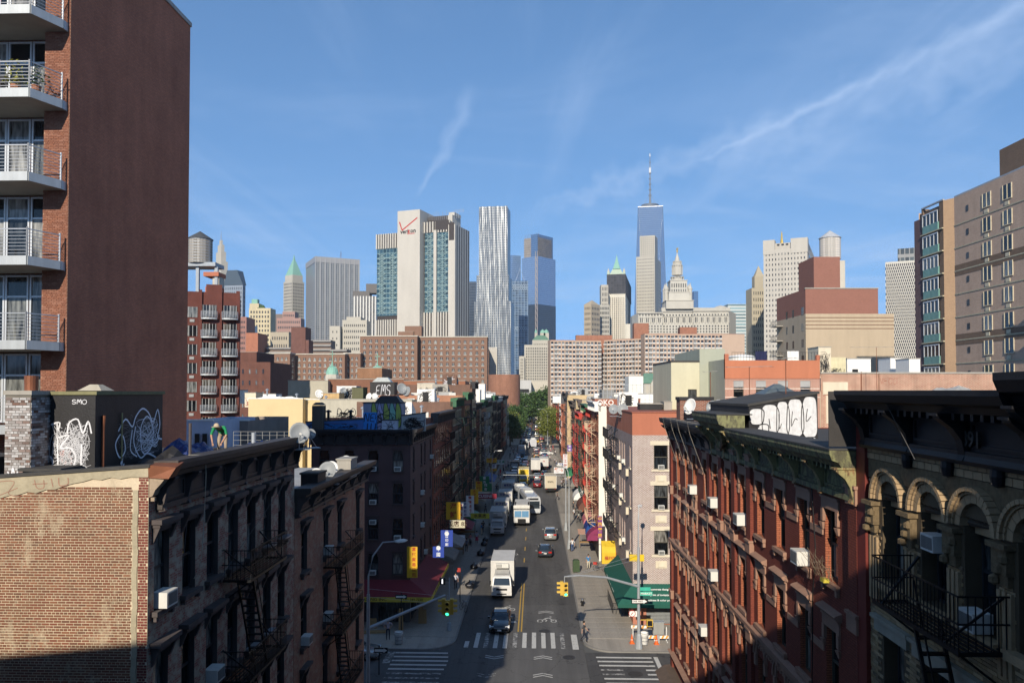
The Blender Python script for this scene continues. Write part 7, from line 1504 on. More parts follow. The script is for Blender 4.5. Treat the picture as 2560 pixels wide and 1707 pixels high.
o,Ll,Lr,Hh=sk('ornate old office with small green domes before the dark glass tower',1331,1374,None,850,950,0,LIMES,(9,0,6,.4,.5))
for px,r_ in ((1357,3.2),(1366,3.2),(1340,1.6)):u=pxl(o,px);MB().box(u-r_,u+r_,2,2+2*r_,Hh,Hh+9).build('turret',LIMES,o);MB().lathe([(r_*1.1,Hh+9),(r_*.9,Hh+11.5),(0,Hh+14)],(u,2+r_),10).build('copper_dome',COP,o)
pyr(o,-Ll,0,0,14,Hh,Hh+6,plain('green_slate',(.1,.2,.14)),'green_roof',5)
sk('tan brick office with tall window bays above the avenue head',1311,1375,None,862,700,0,LIMES,(13,0,18,.45,.6));sk('lower pale step at the left of the tan brick office',1298,1311,None,890,695,0,LIMES,(3,0,14,.4,.6));sk('slim pale building between steel tower and police block',1222,1243,None,868,500,0,plain('pale_concrete2',(.45,.42,.36),.8));sk('grey slot building beside the steel tower base',1205,1222,None,872,480,0,plain('dark_brick_far',(.2,.12,.08)))
sk('tan stone tower with pointed top left of the gothic tower',1460,1478,1500,760,1150,40,plain('tan_stone',(.42,.35,.25),.85),(5,5,14,.35,.45));o=C.objects['skyscraper'];t_=[q for q in C.objects if q.get('label','').startswith('tan stone tower with')][0];a_,l1_,l2_,h_=foot(1460,1478,1500,760,1150,math.radians(40),820);pyr(t_,-abs(l1_),0,0,abs(l2_),h_,h_+7,plain('tan_stone',(.42,.35,.25)),'low_pyramid_roof',.5)
sk('dark windowed slab between the tan tower and gothic tower',1495,1524,None,762,1200,0,LIMEG,(7,0,16,.55,.6));sk('narrow pale shaft left of the gothic tower',1503,1521,None,712,1210,0,LIMES,(4,0,16,.4,.6))
o,Ll,Lr,Hh=sk('white gothic tower with black netting and green copper crown',1519,1563,1577,734,1236,12,plain('white_terracotta',(.62,.59,.5),.8,.08,.05));g=MB()
for i in range(9):u=-Ll+1+(Ll-2)*(i+.5)/9;g.fb(S0,u-.9,u+.9,0,.2,60,Hh-6)if i%2 or 1 else 0
g.build('window_strips',G3,o);g=MB()
for i in range(10):u=-Ll+(Ll)*i/9;g.fb(S0,u-.5,u+.5,0,1.2,0,Hh)
g.build('piers',plain('white_terracotta',(.6,.58,.5)),o)
zz=lambda py:zat(py,1240);MB().box(-Ll-1,1,-1,Lr+1,Hh,zz(686)).build('netted_stage',facade('black_netting',(.07,.07,.07),(.035,.035,.04),4.5,4.5,.12,.8,.8),o)
q=(Ll-18)/2;MB().hexa([(-Ll+3,2,zz(686)),(-3,2,zz(686)),(-3,Lr-2,zz(686)),(-Ll+3,Lr-2,zz(686)),(-Ll/2-6,8,zz(670)),(-Ll/2+6,8,zz(670)),(-Ll/2+6,16,zz(670)),(-Ll/2-6,16,zz(670))]).build('crown_base',plain('pale_green_stone',(.42,.5,.38)),o)
pyr(o,-Ll/2-6,-Ll/2+6,6,18,zz(671),zz(650),COP,cr=2);pyr(o,-Ll/2-2.4,-Ll/2+2.4,10,15,zz(652),zz(634),COP,'lantern',.1)
for u in (-Ll+1.5,-1.5):MB().box(u-2,u+2,0,4,zz(686),zz(679)).build('corner_turret',plain('pale_green_stone',(.42,.5,.38)),o);pyr(o,u-2,u+2,0,4,zz(679),zz(670),LIMES,'turret_cap',.1)
MB().box(-Ll-14,-Ll,3,20,0,zat(800,1240)).box(0,12,3,20,0,zat(810,1240)).build('lower_wings',plain('white_terracotta',(.6,.58,.5)),o)
sk('beige stepped tower standing before the tallest glass tower, shaft',1591,1637,1653,640,1300,20,LIMES,(11,5,34,.38,.4));sk('narrower top of the beige stepped tower before the glass tower',1600,1638,1645,588,1302,20,LIMES,(7,2,60,.42,.35))
MU=plain('municipal_stone',(.49,.47,.41),.85,.08,.04,bump=0)
o=thing('civic_building','wide pale civic office with wedding cake tower and gilded statue','building',(at(1596,800,880).x,880,0),math.radians(-2));X=lambda px,d=0:pxl(o,px,d);Z=lambda py:zat(py,880)
for a,b,d,y in ((1596,1656,0,781),(1656,1733,-3,777),(1733,1822,0,776)):
 xa,xb_=X(a,d),X(b,d);MB().box(xa,xb_,-d,30,0,Z(y)).build('main_block',MU,o);MB().box(xa-.5,xb_+.5,-d-1.6,30,Z(y)-1.2,Z(y)).box(xa,xb_,-d-.8,30,Z(y+14),Z(y+13)).build('entablature',MU,o)
 n=int((xb_-xa)/3.2);wgrid(o,Fc('S',-d),xa,xb_,Z(840),Z(812),n,4,.4,.55,DKW,True,.2);wgrid(o,Fc('S',-d),xa,xb_,Z(806),Z(793),n//2,1,.42,.95,DKW,True,.2);wgrid(o,Fc('S',-d),xa,xb_,Z(791),Z(784),n,1,.4,.6,DKW,True,.2);g=MB()
 for i in range(n+1):u=xa+(xb_-xa)*i/n;g.cyl(u,-d-.6,Z(808),Z(793),.55,n=6)
 g.build('colonnade',MU,o,kind='stuff')
MB().hexa([(X(1586),20,0),(X(1596),0,0),(X(1596),30,0),(X(1586),40,0),(X(1586),20,Z(785)),(X(1596),0,Z(783)),(X(1596),30,Z(783)),(X(1586),40,Z(785))]).hexa([(X(1822),0,0),(X(1852),22,0),(X(1852),40,0),(X(1822),30,0),(X(1822),0,Z(777)),(X(1852),22,Z(780)),(X(1852),40,Z(780)),(X(1822),30,Z(777))]).build('canted_wing',MU,o)
MB().box(X(1656),X(1752),6,28,Z(778),Z(768)).box(X(1730),X(1830),8,26,Z(776),Z(768)).build('attic',MU,o);MB().lathe([(9,Z(776)),(9,Z(768)),(5,Z(763)),(0,Z(760))],(X(1810),16),16).build('low_dome',MU,o)
cx,cy=X(1700),16;sc_=880/F
for a,y0,y1 in ((34,772,752),(26,752,730),(21,730,700)):MB().box(cx-a*sc_,cx+a*sc_,cy-a*sc_,cy+a*sc_,Z(y0),Z(y1)).box(cx-(a+1.5)*sc_,cx+(a+1.5)*sc_,cy-(a+1.5)*sc_,cy+(a+1.5)*sc_,Z(y1),Z(y1-1.5)).build('tower_stage',MU,o)
wgrid(o,Fc('S',cy-21*sc_),cx-20*sc_,cx+20*sc_,Z(748),Z(705),7,3,.4,.7,DKW,True,.3);g=MB()
for r_,y0,y1 in ((17,700,690),(13.5,684,660),(11,659,650)):g.lathe([(r_*sc_*.8,Z(y0)),(r_*sc_*.8,Z(y1)),(r_*sc_,Z(y1)),(r_*sc_,Z(y1-2)),(0,Z(y1-2))],(cx,cy),20);[g.cyl(cx+r_*sc_*.95*math.cos(t*.5236),cy+r_*sc_*.95*math.sin(t*.5236),Z(y0),Z(y1),.5,n=6)for t in range(12)]
g.lathe([(6*sc_,Z(650)),(5.5*sc_,Z(642)),(3*sc_,Z(634)),(1.5*sc_,Z(631)),(1.2*sc_,Z(626)),(0,Z(626))],(cx,cy),14);g.build('round_lantern',MU,o)
g=MB().lathe([(0,Z(626)),(1.0,Z(625)),(.8,Z(620)),(1.2,Z(617)),(.5,Z(615.5)),(.6,Z(614)),(0,Z(613))],(cx,cy),8);g.tube([(cx,cy,Z(618)),(cx+1.6,cy,Z(614))],.3,4);g.build('gilded_statue',plain('gilt',(.6,.42,.1),.4,.1,1,.6),o)
for s_ in (-30,30):
 for q in (-12,12):MB().lathe([(2.4,Z(768)),(2.4,Z(722)),(3,Z(721)),(1.5,Z(714)),(0,Z(703))],(cx+s_*sc_,cy+q*sc_),10).build('corner_turret',MU,o)
sk('pale glass office right of the civic office',1820,1884,None,760,1000,0,facade('pale_bands',(.55,.58,.55),(.18,.28,.3),30,4.2,.02,.4,.1,gapz=.5));sk('small blue glass slab behind the civic tower',1735,1746,None,728,1500,0,BGL)
sk('white and blue glass block between the glass tower and civic tower',1653,1664,None,726,1450,0,BG2)
o,Ll,Lr,Hh=sk('stepped courthouse tower with pyramid cap, partly hidden',1880,1912,None,720,800,0,plain('courthouse_stone',(.40,.35,.25),.85),(5,0,14,.35,.5));MB().box(-Ll+4,0,3,12,Hh,zat(690,803)).build('upper_stage',plain('courthouse_stone',(.4,.35,.25)),o);pyr(o,-Ll+5,1,4,12,zat(690,803),zat(662,803),plain('courthouse_stone',(.4,.35,.25)))
CRT=plain('court_stone',(.46,.43,.37),.85,.08,.05);o,Ll,Lr,Hh=sk('massive cream stone office with battlement like crown, right of the courthouse',1910,2020,2063,618,650,25,CRT,(13,6,24,.3,.42),FARW)
for a,b,c0,c1 in ((-Ll,-Ll+9,0,10),(-13,0,0,12)):MB().box(a-.3,b+.3,c0-.3,c1,Hh-4,zat(596,655)).build('corner_block',CRT,o)
MB().box(-Ll+9,-13,3,Lr-3,Hh,zat(604,655)).box(-6,0,12,Lr,Hh,zat(602,655)).build('setback',CRT,o);g=MB()
for k in range(6):g.fb(S0,-Ll+11+k*3.6,-Ll+13+k*3.6,-2.9,-2.6,zat(610,655),zat(606,655))
for k in range(9):g.fb(Fc('E'),13+k*3,14.3+k*3,0,.2,zat(614,655),zat(606,655))
g.build('dark_openings',DKW,o);MB().lathe([(0,0),(1.6,0),(.8,4),(.6,8),(0,11)],n=8).build('gilded_finial',plain('gilt',(.6,.42,.1)),o,(-Ll+14,12,zat(600,655)))
o,Ll,Lr,Hh=sk('tall office slab with black and white checkered cladding',2215,2299,None,650,900,26,facade('checkered',(.6,.57,.49),(.03,.03,.035),4.4,8.0,.5,.7,.3,gapz=.45));
g=MB();nx,nz=17,32
for j in range(nz):
 for i in range(nx):
  u,zz=-Ll+(i+(.0 if j%2 else .5))*Ll/nx,Hh-2-(j+1)*3.8
  if u+1.2<0:g.fb(S0,u,u+1.2,0,.15,zz,zz+3.2)
g.build('dark_panels',plain('checker_dark',(.03,.03,.035),.4),o,kind='stuff');MB().box(-Ll,0,0,20,0,Hh).build('pale_cladding',plain('checker_light',(.55,.52,.44),.8),o,(0,-.05,0));MB().box(-Ll*.62,0,4,18,Hh,zat(617,900)).build('roof_house',facade('pent_grey',(.24,.24,.23),(.05,.06,.06),5,20,.2,.6,.2),o)
o=thing('school_building','low hall with green pitched roof and stone gables before the curving flats','building',(at(1610,950,300).x,300,0));W_=(1690-1610)/F*300;zr,ze=at(1610,932,300).z,at(1610,958,300).z
MB().box(0,W_,0,12,0,ze).build('walls',LIMES,o);MB().extr(Fc('W'),0,0,[(0,0)]*3)if 0 else None
MB().hexa([(-.5,-.5,ze),(W_+.5,-.5,ze),(W_+.5,12.5,ze),(-.5,12.5,ze),(1,6,zr),(W_-1,6,zr),(W_-1,6.1,zr),(1,6.1,zr)]).build('green_roof',plain('green_copper_roof',(.13,.24,.17),.7,.2,.5),o)
for px in (1640,1682):u=(px-1610)/F*300;g=MB();g.prism([(u-2.2,-1),(u+2.2,-1),(u+2.2,3),(u-2.2,3)],0,ze);g.hexa([(u-2.2,-1,ze),(u+2.2,-1,ze),(u+2.2,3,ze),(u-2.2,3,ze),(u-.1,-1,ze+2.6),(u+.1,-1,ze+2.6),(u+.1,3,ze+2.6),(u-.1,3,ze+2.6)]);g.build('gable',LIMES,o);MB().box(u-.9,u-.2,-1.05,-.9,ze-2.5,ze).box(u+.2,u+.9,-1.05,-.9,ze-2.5,ze).build('windows',DKW,o)
block('low_building','white roofed low block left of the green roofed hall',1572,1608,940,280,10,WHW)
# ================= vehicles
def wheels(o,xs,ys,r=.33,w_=.22):
 t=proto(('tyre',r),lambda g:g.lathe([(r*.55,-w_/2),(r*.92,-w_/2),(r,-w_*.35),(r,w_*.35),(r*.92,w_/2),(r*.55,w_/2)],n=18),RUBBER);h=proto(('hub',r),lambda g:g.lathe([(0,-w_*.42),(r*.3,-w_*.45),(r*.6,-w_*.4),(r*.6,w_*.4),(r*.3,w_*.45),(0,w_*.42)],n=10),CHROME)
 for x in xs:
  for y in ys:a=put('wheel',t,o,(x,y,r));a.rotation_euler=(0,math.pi/2,0);put('hub_cap',h,a)
def ring(y,w_,zb,zt,n=0):return [(-w_*.92,y,zb),(-w_,y,zb+.18),(-w_,y,zt-.22),(-w_*.97,y,zt-.08),(-w_*.82,y,zt),(w_*.82,y,zt),(w_*.97,y,zt-.08),(w_,y,zt-.22),(w_,y,zb+.18),(w_*.92,y,zb)]
LAMP=plain('headlamp',(.6,.6,.58),.1,.05,2,bump=0);TAIL=plain('tail_lamp',(.4,.015,.01),.2,bump=0)
def car(label,loc,rz,col,kind='sedan',group=None,detail=True):
 o=thing('car',label,'car',loc,rz,group);k=kind=='suv';h=.14 if k else 0
 key=('body',kind,col.name)
 if key not in PR:
  b=MB().loft([ring(y,w_,zb,zt+h)for y,w_,zb,zt in ((-2.36,.62,.36,.62),(-2.3,.78,.26,.68),(-2.1,.86,.22,.76),(-1.6,.9,.22,.84),(-.95,.91,.22,.93),(-.5,.91,.22,.96),(.6,.91,.22,.98),(1.5,.91,.22,1.0),(2.0,.88,.24,.98 if not k else 1.0),(2.26,.82,.28,.92),(2.34,.7,.38,.8))])
  PR[key]=fixn(b.mesh('body',col,True))
  gy=((-1.0,.94,.80),(-.45,1.22,.72),(-.15,1.37,.66),(.5,1.43,.64),(1.1,1.40,.63),(1.75,1.12,.66),(2.05,.98,.7))if not k else ((-1.0,1.06,.82),(-.5,1.4,.74),(-.2,1.58,.7),(.7,1.66,.69),(1.6,1.62,.68),(2.05,1.35,.72),(2.22,1.1,.76))
  g=MB().loft([[(-.82,y,.9+h),(-w_,y,z_-.05),(-w_*.9,y,z_),(w_*.9,y,z_),(w_,y,z_-.05),(.82,y,.9+h)]for y,z_,w_ in gy])
  PR['gh'+kind]=fixn(g.mesh('windows',CARGLASS,True))
  g=MB().loft([[(-w_-.015,y,z_-.03),(-w_*.88,y,z_+.025),(w_*.88,y,z_+.025),(w_+.015,y,z_-.03)]for y,z_,w_ in gy[2:5]])
  for s_ in (-1,1):
   for (a,b_)in ((0,2),(6,4)):g.tube([(s_*(gy[a][2]-.02),gy[a][0],gy[a][1]),(s_*gy[b_][2]*.99,gy[b_][0],gy[b_][1]-.03)],.035,4)
   g.tube([(s_*.82,gy[3][0],.95+h),(s_*gy[3][2],gy[3][0],gy[3][1]-.03)],.035,4)
  PR[('roof',kind,col.name)]=fixn(g.mesh('roof_panel',col))
  PR['trim'+kind]=MB().box(-.5,.5,-2.375,-2.33,.40,.56).box(-.6,.6,-2.36,-2.3,.25,.33).mesh('grille',BLACK)
 put('body',PR[key],o);put('windows',PR['gh'+kind],o);put('roof_panel',PR[('roof',kind,col.name)],o);wheels(o,(-.8,.8),(-1.42,1.42))
 if detail:
  put('grille',PR['trim'+kind],o)
  hm=proto(('headlight',),lambda g:g.hexa([(-.2,-.02,0),(.16,-.12,0),(.2,.1,0),(-.2,.3,0),(-.22,.06,.14),(.14,-.03,.13),(.18,.15,.14),(-.2,.35,.16)]),LAMP);tm=proto(('tail_light',),lambda g:g.box(-.2,.2,-.06,.04,0,.2),TAIL)
  for s_ in (-1,1):
   q=put('headlight',hm,o,(s_*.66,-2.22,.6+h*.6));q.scale=(-s_,1,1);put('tail_light',tm,o,(s_*.62,2.33,.68+h))
   put('mirror',proto(('mirror',col.name),lambda g:g.box(-.1,.1,-.06,.06,0,.14),col),o,(s_*1.0,-.55,.98+h))
  put('licence_plate',proto(('licence_plate',),lambda g:g.box(-.18,.18,-.02,.02,0,.12),WHITE),o,(0,2.37,.58));put('licence_plate',PR[('licence_plate',)],o,(0,-2.39,.38))
 return o
def truck(label,loc,rz,boxc,cabc,txt=None,L_=5.6,Hb=3.5,tm=None,reefer=True,group=None,rear=None):
 o=thing('box_truck',label,'truck',loc,rz,group);w_=1.16
 b=proto(('cargo_box',boxc.name,L_,Hb),lambda g:g.box(-w_,w_,-L_/2+.6,L_/2+.6,1.0,Hb),boxc);put('cargo_box',b,o)
 def tr(g):
  for x in (-w_,w_):
   for y in (-L_/2+.6,L_/2+.6):g.box(x-.04,x+.04,y-.04,y+.04,.95,Hb+.03)
   g.box(x-.03,x+.03,-L_/2+.64,L_/2+.56,Hb-.06,Hb+.03);g.box(x-.03,x+.03,-L_/2+.64,L_/2+.56,.92,1.05)
  g.box(-w_+.04,w_-.04,-L_/2+.56,-L_/2+.6,Hb-.07,Hb+.03)
 put('box_trim',proto(('box_trim',L_,Hb),tr,OFFW),o);f=-L_/2-1.15
 def cab(g):g.loft([[(-w2,f+a,zz),(w2,f+a,zz),(w2,f+1.65,zz),(-w2,f+1.65,zz)]for w2,a,zz in ((.95,.12,.55),(1.0,.0,.75),(1.0,.0,1.25),(.96,.14,1.4),(.86,.42,2.15),(.8,.6,2.28))])
 put('cab',proto(('cab',cabc.name,L_),cab,cabc),o)
 def ws(g):g.hexa([(-.84,f+.125,1.42),(.84,f+.125,1.42),(.84,f+.2,1.42),(-.84,f+.2,1.42),(-.76,f+.37,2.08),(.76,f+.37,2.08),(.76,f+.45,2.08),(-.76,f+.45,2.08)]);[g.hexa([(s_*.965,f+.35,1.4),(s_*.99,f+.35,1.4),(s_*.99,f+1.3,1.4),(s_*.965,f+1.3,1.4),(s_*.87,f+.6,2.05),(s_*.89,f+.6,2.05),(s_*.89,f+1.3,2.05),(s_*.87,f+1.3,2.05)])for s_ in (-1,1)]
 m_=proto(('windscreen',L_),ws,CARGLASS);put('windscreen',m_,o)
 put('grille',proto(('grille',L_),lambda g:(g.box(-.55,.55,f-.03,f+.02,.95,1.12),g.box(-.5,.5,f-.12,f-.08,.55,.66),g.box(-.95,.95,f-.06,f+.1,.36,.45)),BLACK),o);put('bumper',proto(('bumper',L_,cabc.name),lambda g:g.box(-1.02,1.02,f-.1,f+.15,.46,.74),cabc),o)
 for s_ in (-1,1):
  put('headlight',proto(('headlight','t'),lambda g:g.box(-.14,.14,-.04,.05,0,.2),LAMP),o,(s_*.78,f,.82));put('mirror',proto(('mirror','t'),lambda g:(g.box(-.08,.08,-.05,.05,0,.36),g.bar((0,0,.3),(-.0,.25,.4),.02)),BLACK),o,(s_*1.16,f+.2,1.5));put('tail_light',proto(('tail_light','t'),lambda g:g.box(-.1,.1,-.03,.03,0,.12),TAIL),o,(s_*.9,L_/2+.63,.8))
 if reefer:put('cooling_unit',proto(('cooling_unit',1),lambda g:(g.box(-.65,.65,-.42,0,0,.45),),OFFW),o,(0,-L_/2+.58,Hb-.62));put('cooling_grille',proto(('cooling_grille',1),lambda g:[g.box(-.6+.12*k,-.52+.12*k,-.44,-.41,.08,.38)for k in range(5)]+[g.hexa([(-.75,-.5,-.55),(.75,-.5,-.55),(.7,.0,-.55),(-.7,0,-.55),(-.75,-.1,-.2),(.75,-.1,-.2),(.7,0,-.2),(-.7,0,-.2)])],plain('grey_grille',(.3,.3,.29),.6)),o,(0,-L_/2+.56,Hb-.62))
 if txt:lettering(txt,.5,tm or NAV,o,(0,-L_/2+.58,Hb-(1.05 if reefer else .45)),face_rot('S'))
 if rear:lettering(rear,.5,tm or BLACK,o,(0,L_/2+.62,2.3),face_rot('N'));MB().box(-1,1,L_/2+.55,L_/2+.65,.45,.95).build('rear_bumper',BLACK,o)
 wheels(o,(-.88,.88),(f+1.15,L_/2-.7),.42,.28);return o
WT=paint('truck_white',(.58,.57,.54),.4,coat=.2);BX=plain('box_grey_white',(.48,.47,.44),.6,.12,.6,bump=0);BXW=plain('box_white',(.54,.53,.5),.5,.1,.6,bump=0);BGE=plain('box_beige',(.5,.44,.33),.6,.1,.6,bump=0)
def V_(px,py):p=gnd(px,py);return p
def vloc(px,py,back):p=V_(px,py);s_,t_=st(p);return sp(s_,t_+back,.0)
truck('large white box truck with cooling unit driving towards the zebra crossing',vloc(1254,1499,4.0),-SA,BXW,WT,None)
car('black saloon car crossing the zebra bars ahead of the white truck',vloc(1248,1588,2.4),-SA,paint('car_black',(.012,.013,.016),.15))
car('dark grey saloon driving away with red tail lights, nearest in the right lane',vloc(1363,1396,2.4),math.pi-SA,paint('car_grey',(.075,.085,.1),.2,.6))
car('silver estate car driving away just beyond the dark grey saloon',vloc(1376,1353,2.4),math.pi-SA,paint('car_silver',(.48,.48,.46),.25,.6),'suv')
for i,(px,py,t,tx)in enumerate(((1243,1340,'white box truck at the left kerb, first of the parked truck row',''),(1252,1310,'second parked truck of the left row, lettered white box','金發批發'),(1262,1282,'third parked truck of the left row, white box with characters','永安食品'),(1268,1254,'fourth parked truck of the left row with a logo and characters','◉東海'),(1277,1226,'fifth and farthest parked truck of the left row','華美公司'))):
 truck(t,vloc(px,py,4.0),-SA,BX,WT,tx or None,reefer=i==0,L_=4.8 if i else 5.6,Hb=3.3)
truck('yellow box truck in the queue of oncoming traffic',vloc(1309,1213,4.0),-SA,paint('truck_yellow',(.7,.5,.03),.4),paint('truck_yellow',(.7,.5,.03),.4),None,reefer=False)
truck('beige delivery truck standing at the right kerb, seen from behind',vloc(1377,1233,4.0),math.pi-SA,BGE,WT,None,rear='ENDL',tm=BLACK,reefer=False)
truck('white box lorry driving away in the right lane, middle distance',vloc(1339,1184,4),math.pi-SA,BXW,WT,rear=None,reefer=False,L_=6.2);truck('white step van at the right kerb with red lettering',vloc(1360,1175,4),math.pi-SA,BXW,WT,rear='K5',tm=RS,reefer=False,Hb=3.1);truck('blue fronted small truck far up the left lane',vloc(1305,1143,4),-SA,BXW,paint('cab_blue',(.1,.2,.3),.3),reefer=False)
truck('black van like truck double parked on the left, middle distance',vloc(1286,1180,4),-SA,paint('truck_black',(.015,.015,.017),.3),paint('truck_black',(.015,.015,.017),.3),reefer=False,Hb=2.6,L_=4.4)
o=thing('garbage_truck','white utility truck with a wide blue windscreen and front lifting arms','truck',vloc(1304,1316,4.2),-SA)
MB().loft([[(-1.2,y,zz)for y in (0,)]+[(1.2,-4,zz),(1.2,-2.2,zz),(-1.2,-2.2,zz)]if 0 else [(-1.22,-4,zz),(1.22,-4,zz),(1.22,-2.2,zz),(-1.22,-2.2,zz)]for zz in (.6,1.2,2.6)]).build('cab',WT,o);MB().box(-1.1,-.04,-4.05,-3.98,1.45,2.4).box(.04,1.1,-4.05,-3.98,1.45,2.4).build('windscreen',plain('sky_glass',(.12,.26,.42),.08,bump=0),o)
MB().box(-1.2,1.2,-2.1,4.2,.9,3.1).build('hopper',BX,o);g=MB();g.tube([(-1.25,-4.2,3.0),(1.25,-4.2,3.0)],.3,10);g.box(-1.15,-.95,-4.2,1,2.9,3.1);g.box(.95,1.15,-4.2,1,2.9,3.1);g.build('lifting_arms',OFFW,o);MB().box(-.6,.6,-4.4,-4.0,.5,1.2).box(-1.2,1.2,-4.15,-4,.45,.6).build('front_gear',BLACK,o)
for s_ in (-1,1):MB().box(s_*.95-.15,s_*.95+.15,-4.05,-3.98,.8,1.0).build('headlight',LAMP,o);MB().box(s_*1.35-.1,s_*1.35+.1,-3.9,-3.8,1.5,2.2).build('mirror',BLACK,o)
wheels(o,(-1,1),(-3,1.2,2.5),.5,.3)
BUSW=paint('bus_white',(.5,.52,.54),.3)
def bus(label,loc,rz,L_=12,bend=0,rearview=False):
 o=thing('bus',label,'bus',loc,rz);segs=[(0,0,0,L_)]+([(0,L_+.6,bend,6.5)]if bend else [])
 for k,(x_,y_,a_,l_)in enumerate(segs):
  B=MB().loft([[(-w2,y_+q*l_+e,zz),(w2,y_+q*l_+e,zz)][::1]for q in (0,)for e in (0,)for w2,zz in ((1.2,.35),)]*2)if 0 else MB()
  B.loft([[(-1.15,y,.35),(-1.27,y,.8),(-1.27,y,2.5),(-1.15,y,3.0),(-.9,y,3.1),(.9,y,3.1),(1.15,y,3.0),(1.27,y,2.5),(1.27,y,.8),(1.15,y,.35)]for y in (0,.12,l_-.1,l_)]);b=B.build('body',BUSW,o,(0,y_,0),a_);put('side_windows',MB().box(-1.29,1.29,.8,l_-.6,1.45,2.35).mesh('side_windows',CARGLASS),b)
  put('roof_unit',MB().box(-.8,.8,l_*.55,l_*.85,3.08,3.35,0,.1).mesh('roof_unit',OFFW),b)
 if bend:MB().box(-1.1,1.1,L_-.05,L_+.7,.5,2.95).build('bellows',BLACK,o)
 MB().box(-1.1,1.1,-.03,.05,1.1,2.35).build('windscreen',CARGLASS,o);MB().box(-.9,.9,-.03,.05,2.55,2.85).build('destination_board',BLACK,o)
 for s_ in (-1,1):MB().box(s_*.95-.13,s_*.95+.13,-.04,.03,.6,.8).build('headlight',LAMP,o)
 wheels(o,(-1.1,1.1),(2.4,L_-2.8),.48,.28);return o
bus('white articulated bus bending round the utility truck, sun on its front',vloc(1333,1287,0),-SA+.12,11.5,.16);bus('white city bus driving off far up the right lane',vloc(1333,1118,11),math.pi-SA,11);bus('pale minibus waiting at the far crossing',vloc(1313,1122,0),-SA,6.5)
cc={k:paint('car_'+k,v,.25)for k,v in dict(white=(.6,.6,.58),navy=(.02,.03,.07),wine=(.15,.015,.02),sand=(.4,.33,.2),taxi=(.6,.36,.03),smoke=(.1,.11,.12),blue=(.05,.12,.26),red=(.4,.03,.03)).items()};cc['silver']=MATS['car_silver'];cc['black']=MATS['car_black']
for px,py,d,k,c_,t in ((1303,1242,0,'sedan','white','white bonneted saloon squeezed behind the articulated bus'),(1306,1226,0,'sedan','blue','blue saloon just before the yellow truck'),(1343,1220,1,'suv','wine','dark red estate car driving away left of the beige truck'),(1343,1202,1,'suv','silver','silver estate car ahead of the dark red one'),(1362,1192,1,'sedan','black','black saloon in front of the beige truck'),(1305,1190,0,'sedan','white','white saloon hidden behind the yellow truck'),(1297,1166,0,'sedan','smoke','grey saloon behind the black van'),(1306,1160,0,'sedan','navy','navy saloon nose to tail behind the grey one'),(1296,1156,0,'sedan','black','black saloon near the far left kerb')):car(t,vloc(px,py,2.4),(math.pi if d else 0)-SA,cc[c_],k)
o=car('white off roader parked across the right kerb by the far crossing',vloc(1366,1137,0),math.pi/2-SA,cc['white'],'suv')
car('silver car in the side street, half hidden by the left lamp post',sp(-14.6,60.8),math.pi/2-SA,cc['silver'])
lanes=((-5.5,0,'parked at the left kerb'),(-3.2,0,'oncoming in the left lane'),(.4,1,'leaving in the right lane'),(2.7,1,'parked at the right kerb'));names=list(cc);used=set();rv=random.Random(5)
for i in range(64):
 ln=rv.randrange(4);tt=292+(i//4)*19+rv.uniform(0,6)
 if i%4!=ln:ln=i%4
 c_=rv.choice(names);k=rv.choice(('sedan','suv'));s_,d,w_=lanes[ln]
 car(f'small distant car {w_}, far up the avenue',sp(s_+rv.uniform(-.2,.2),tt),(math.pi if d else 0)-SA,cc[c_],k,['distant cars at the left kerb','distant oncoming cars','distant leaving cars','distant cars at the right kerb'][ln],False)
for k_,(s_,a_,b_,st__,d,t)in enumerate(((-5.5,181,284,6.6,0,'small car parked at the left kerb between the trucks and the trees'),(-3.1,208,246,6.8,0,'small oncoming car in the queue behind the black van'),(.3,222,284,11,1,'small car leaving beyond the white lorry'),(2.7,216,284,8.5,1,'small car parked at the right kerb before the far crossing'))):
 tt=a_
 while tt<b_:
  if not (k_==1 and 236<tt<262):car(t,sp(s_+rv.uniform(-.15,.15),tt),(math.pi if d else 0)-SA,cc[rv.choice(names)],rv.choice(('sedan','suv')),('middle distance cars at the left kerb','middle distance oncoming cars','middle distance leaving cars','middle distance cars at the right kerb')[k_],True)
  tt+=st__*rv.uniform(.95,1.3)
  # ================= lamp posts, signals, signs
SIGY=plain('signal_yellow',(.55,.36,.06),.5,.1,3,bump=0);SGREY=plain('post_grey',(.36,.38,.39),.5,.12,2,.3,bump=0)
def signal_head(o,loc,rz,lit=2):
 h=MB().box(-.18,.18,-.1,.14,0,1.05).build('signal_head',SIGY,o,loc,rz)
 for k in range(3):
  g=MB()
  n=8;g.loft([[(.15*math.cos(a*math.pi/n),y,.15*math.sin(a*math.pi/n)+.85-.34*k)for a in range(n+1)]+[(.13*math.cos(a*math.pi/n),y,.13*math.sin(a*math.pi/n)+.85-.34*k)for a in range(n,-1,-1)]for y in (-.36,-.1)]);put('visor',g.mesh('visor',SIGY),h)
  q=put('lens',MB().lathe([(0,.0),(.13,.0)],n=12).mesh('lens',emis('green_signal',(.05,.9,.45),2.0)if (k==lit)else BLACK),h,(0,-.115,.85-.34*k));q.rotation_euler=(math.pi/2,0,0)
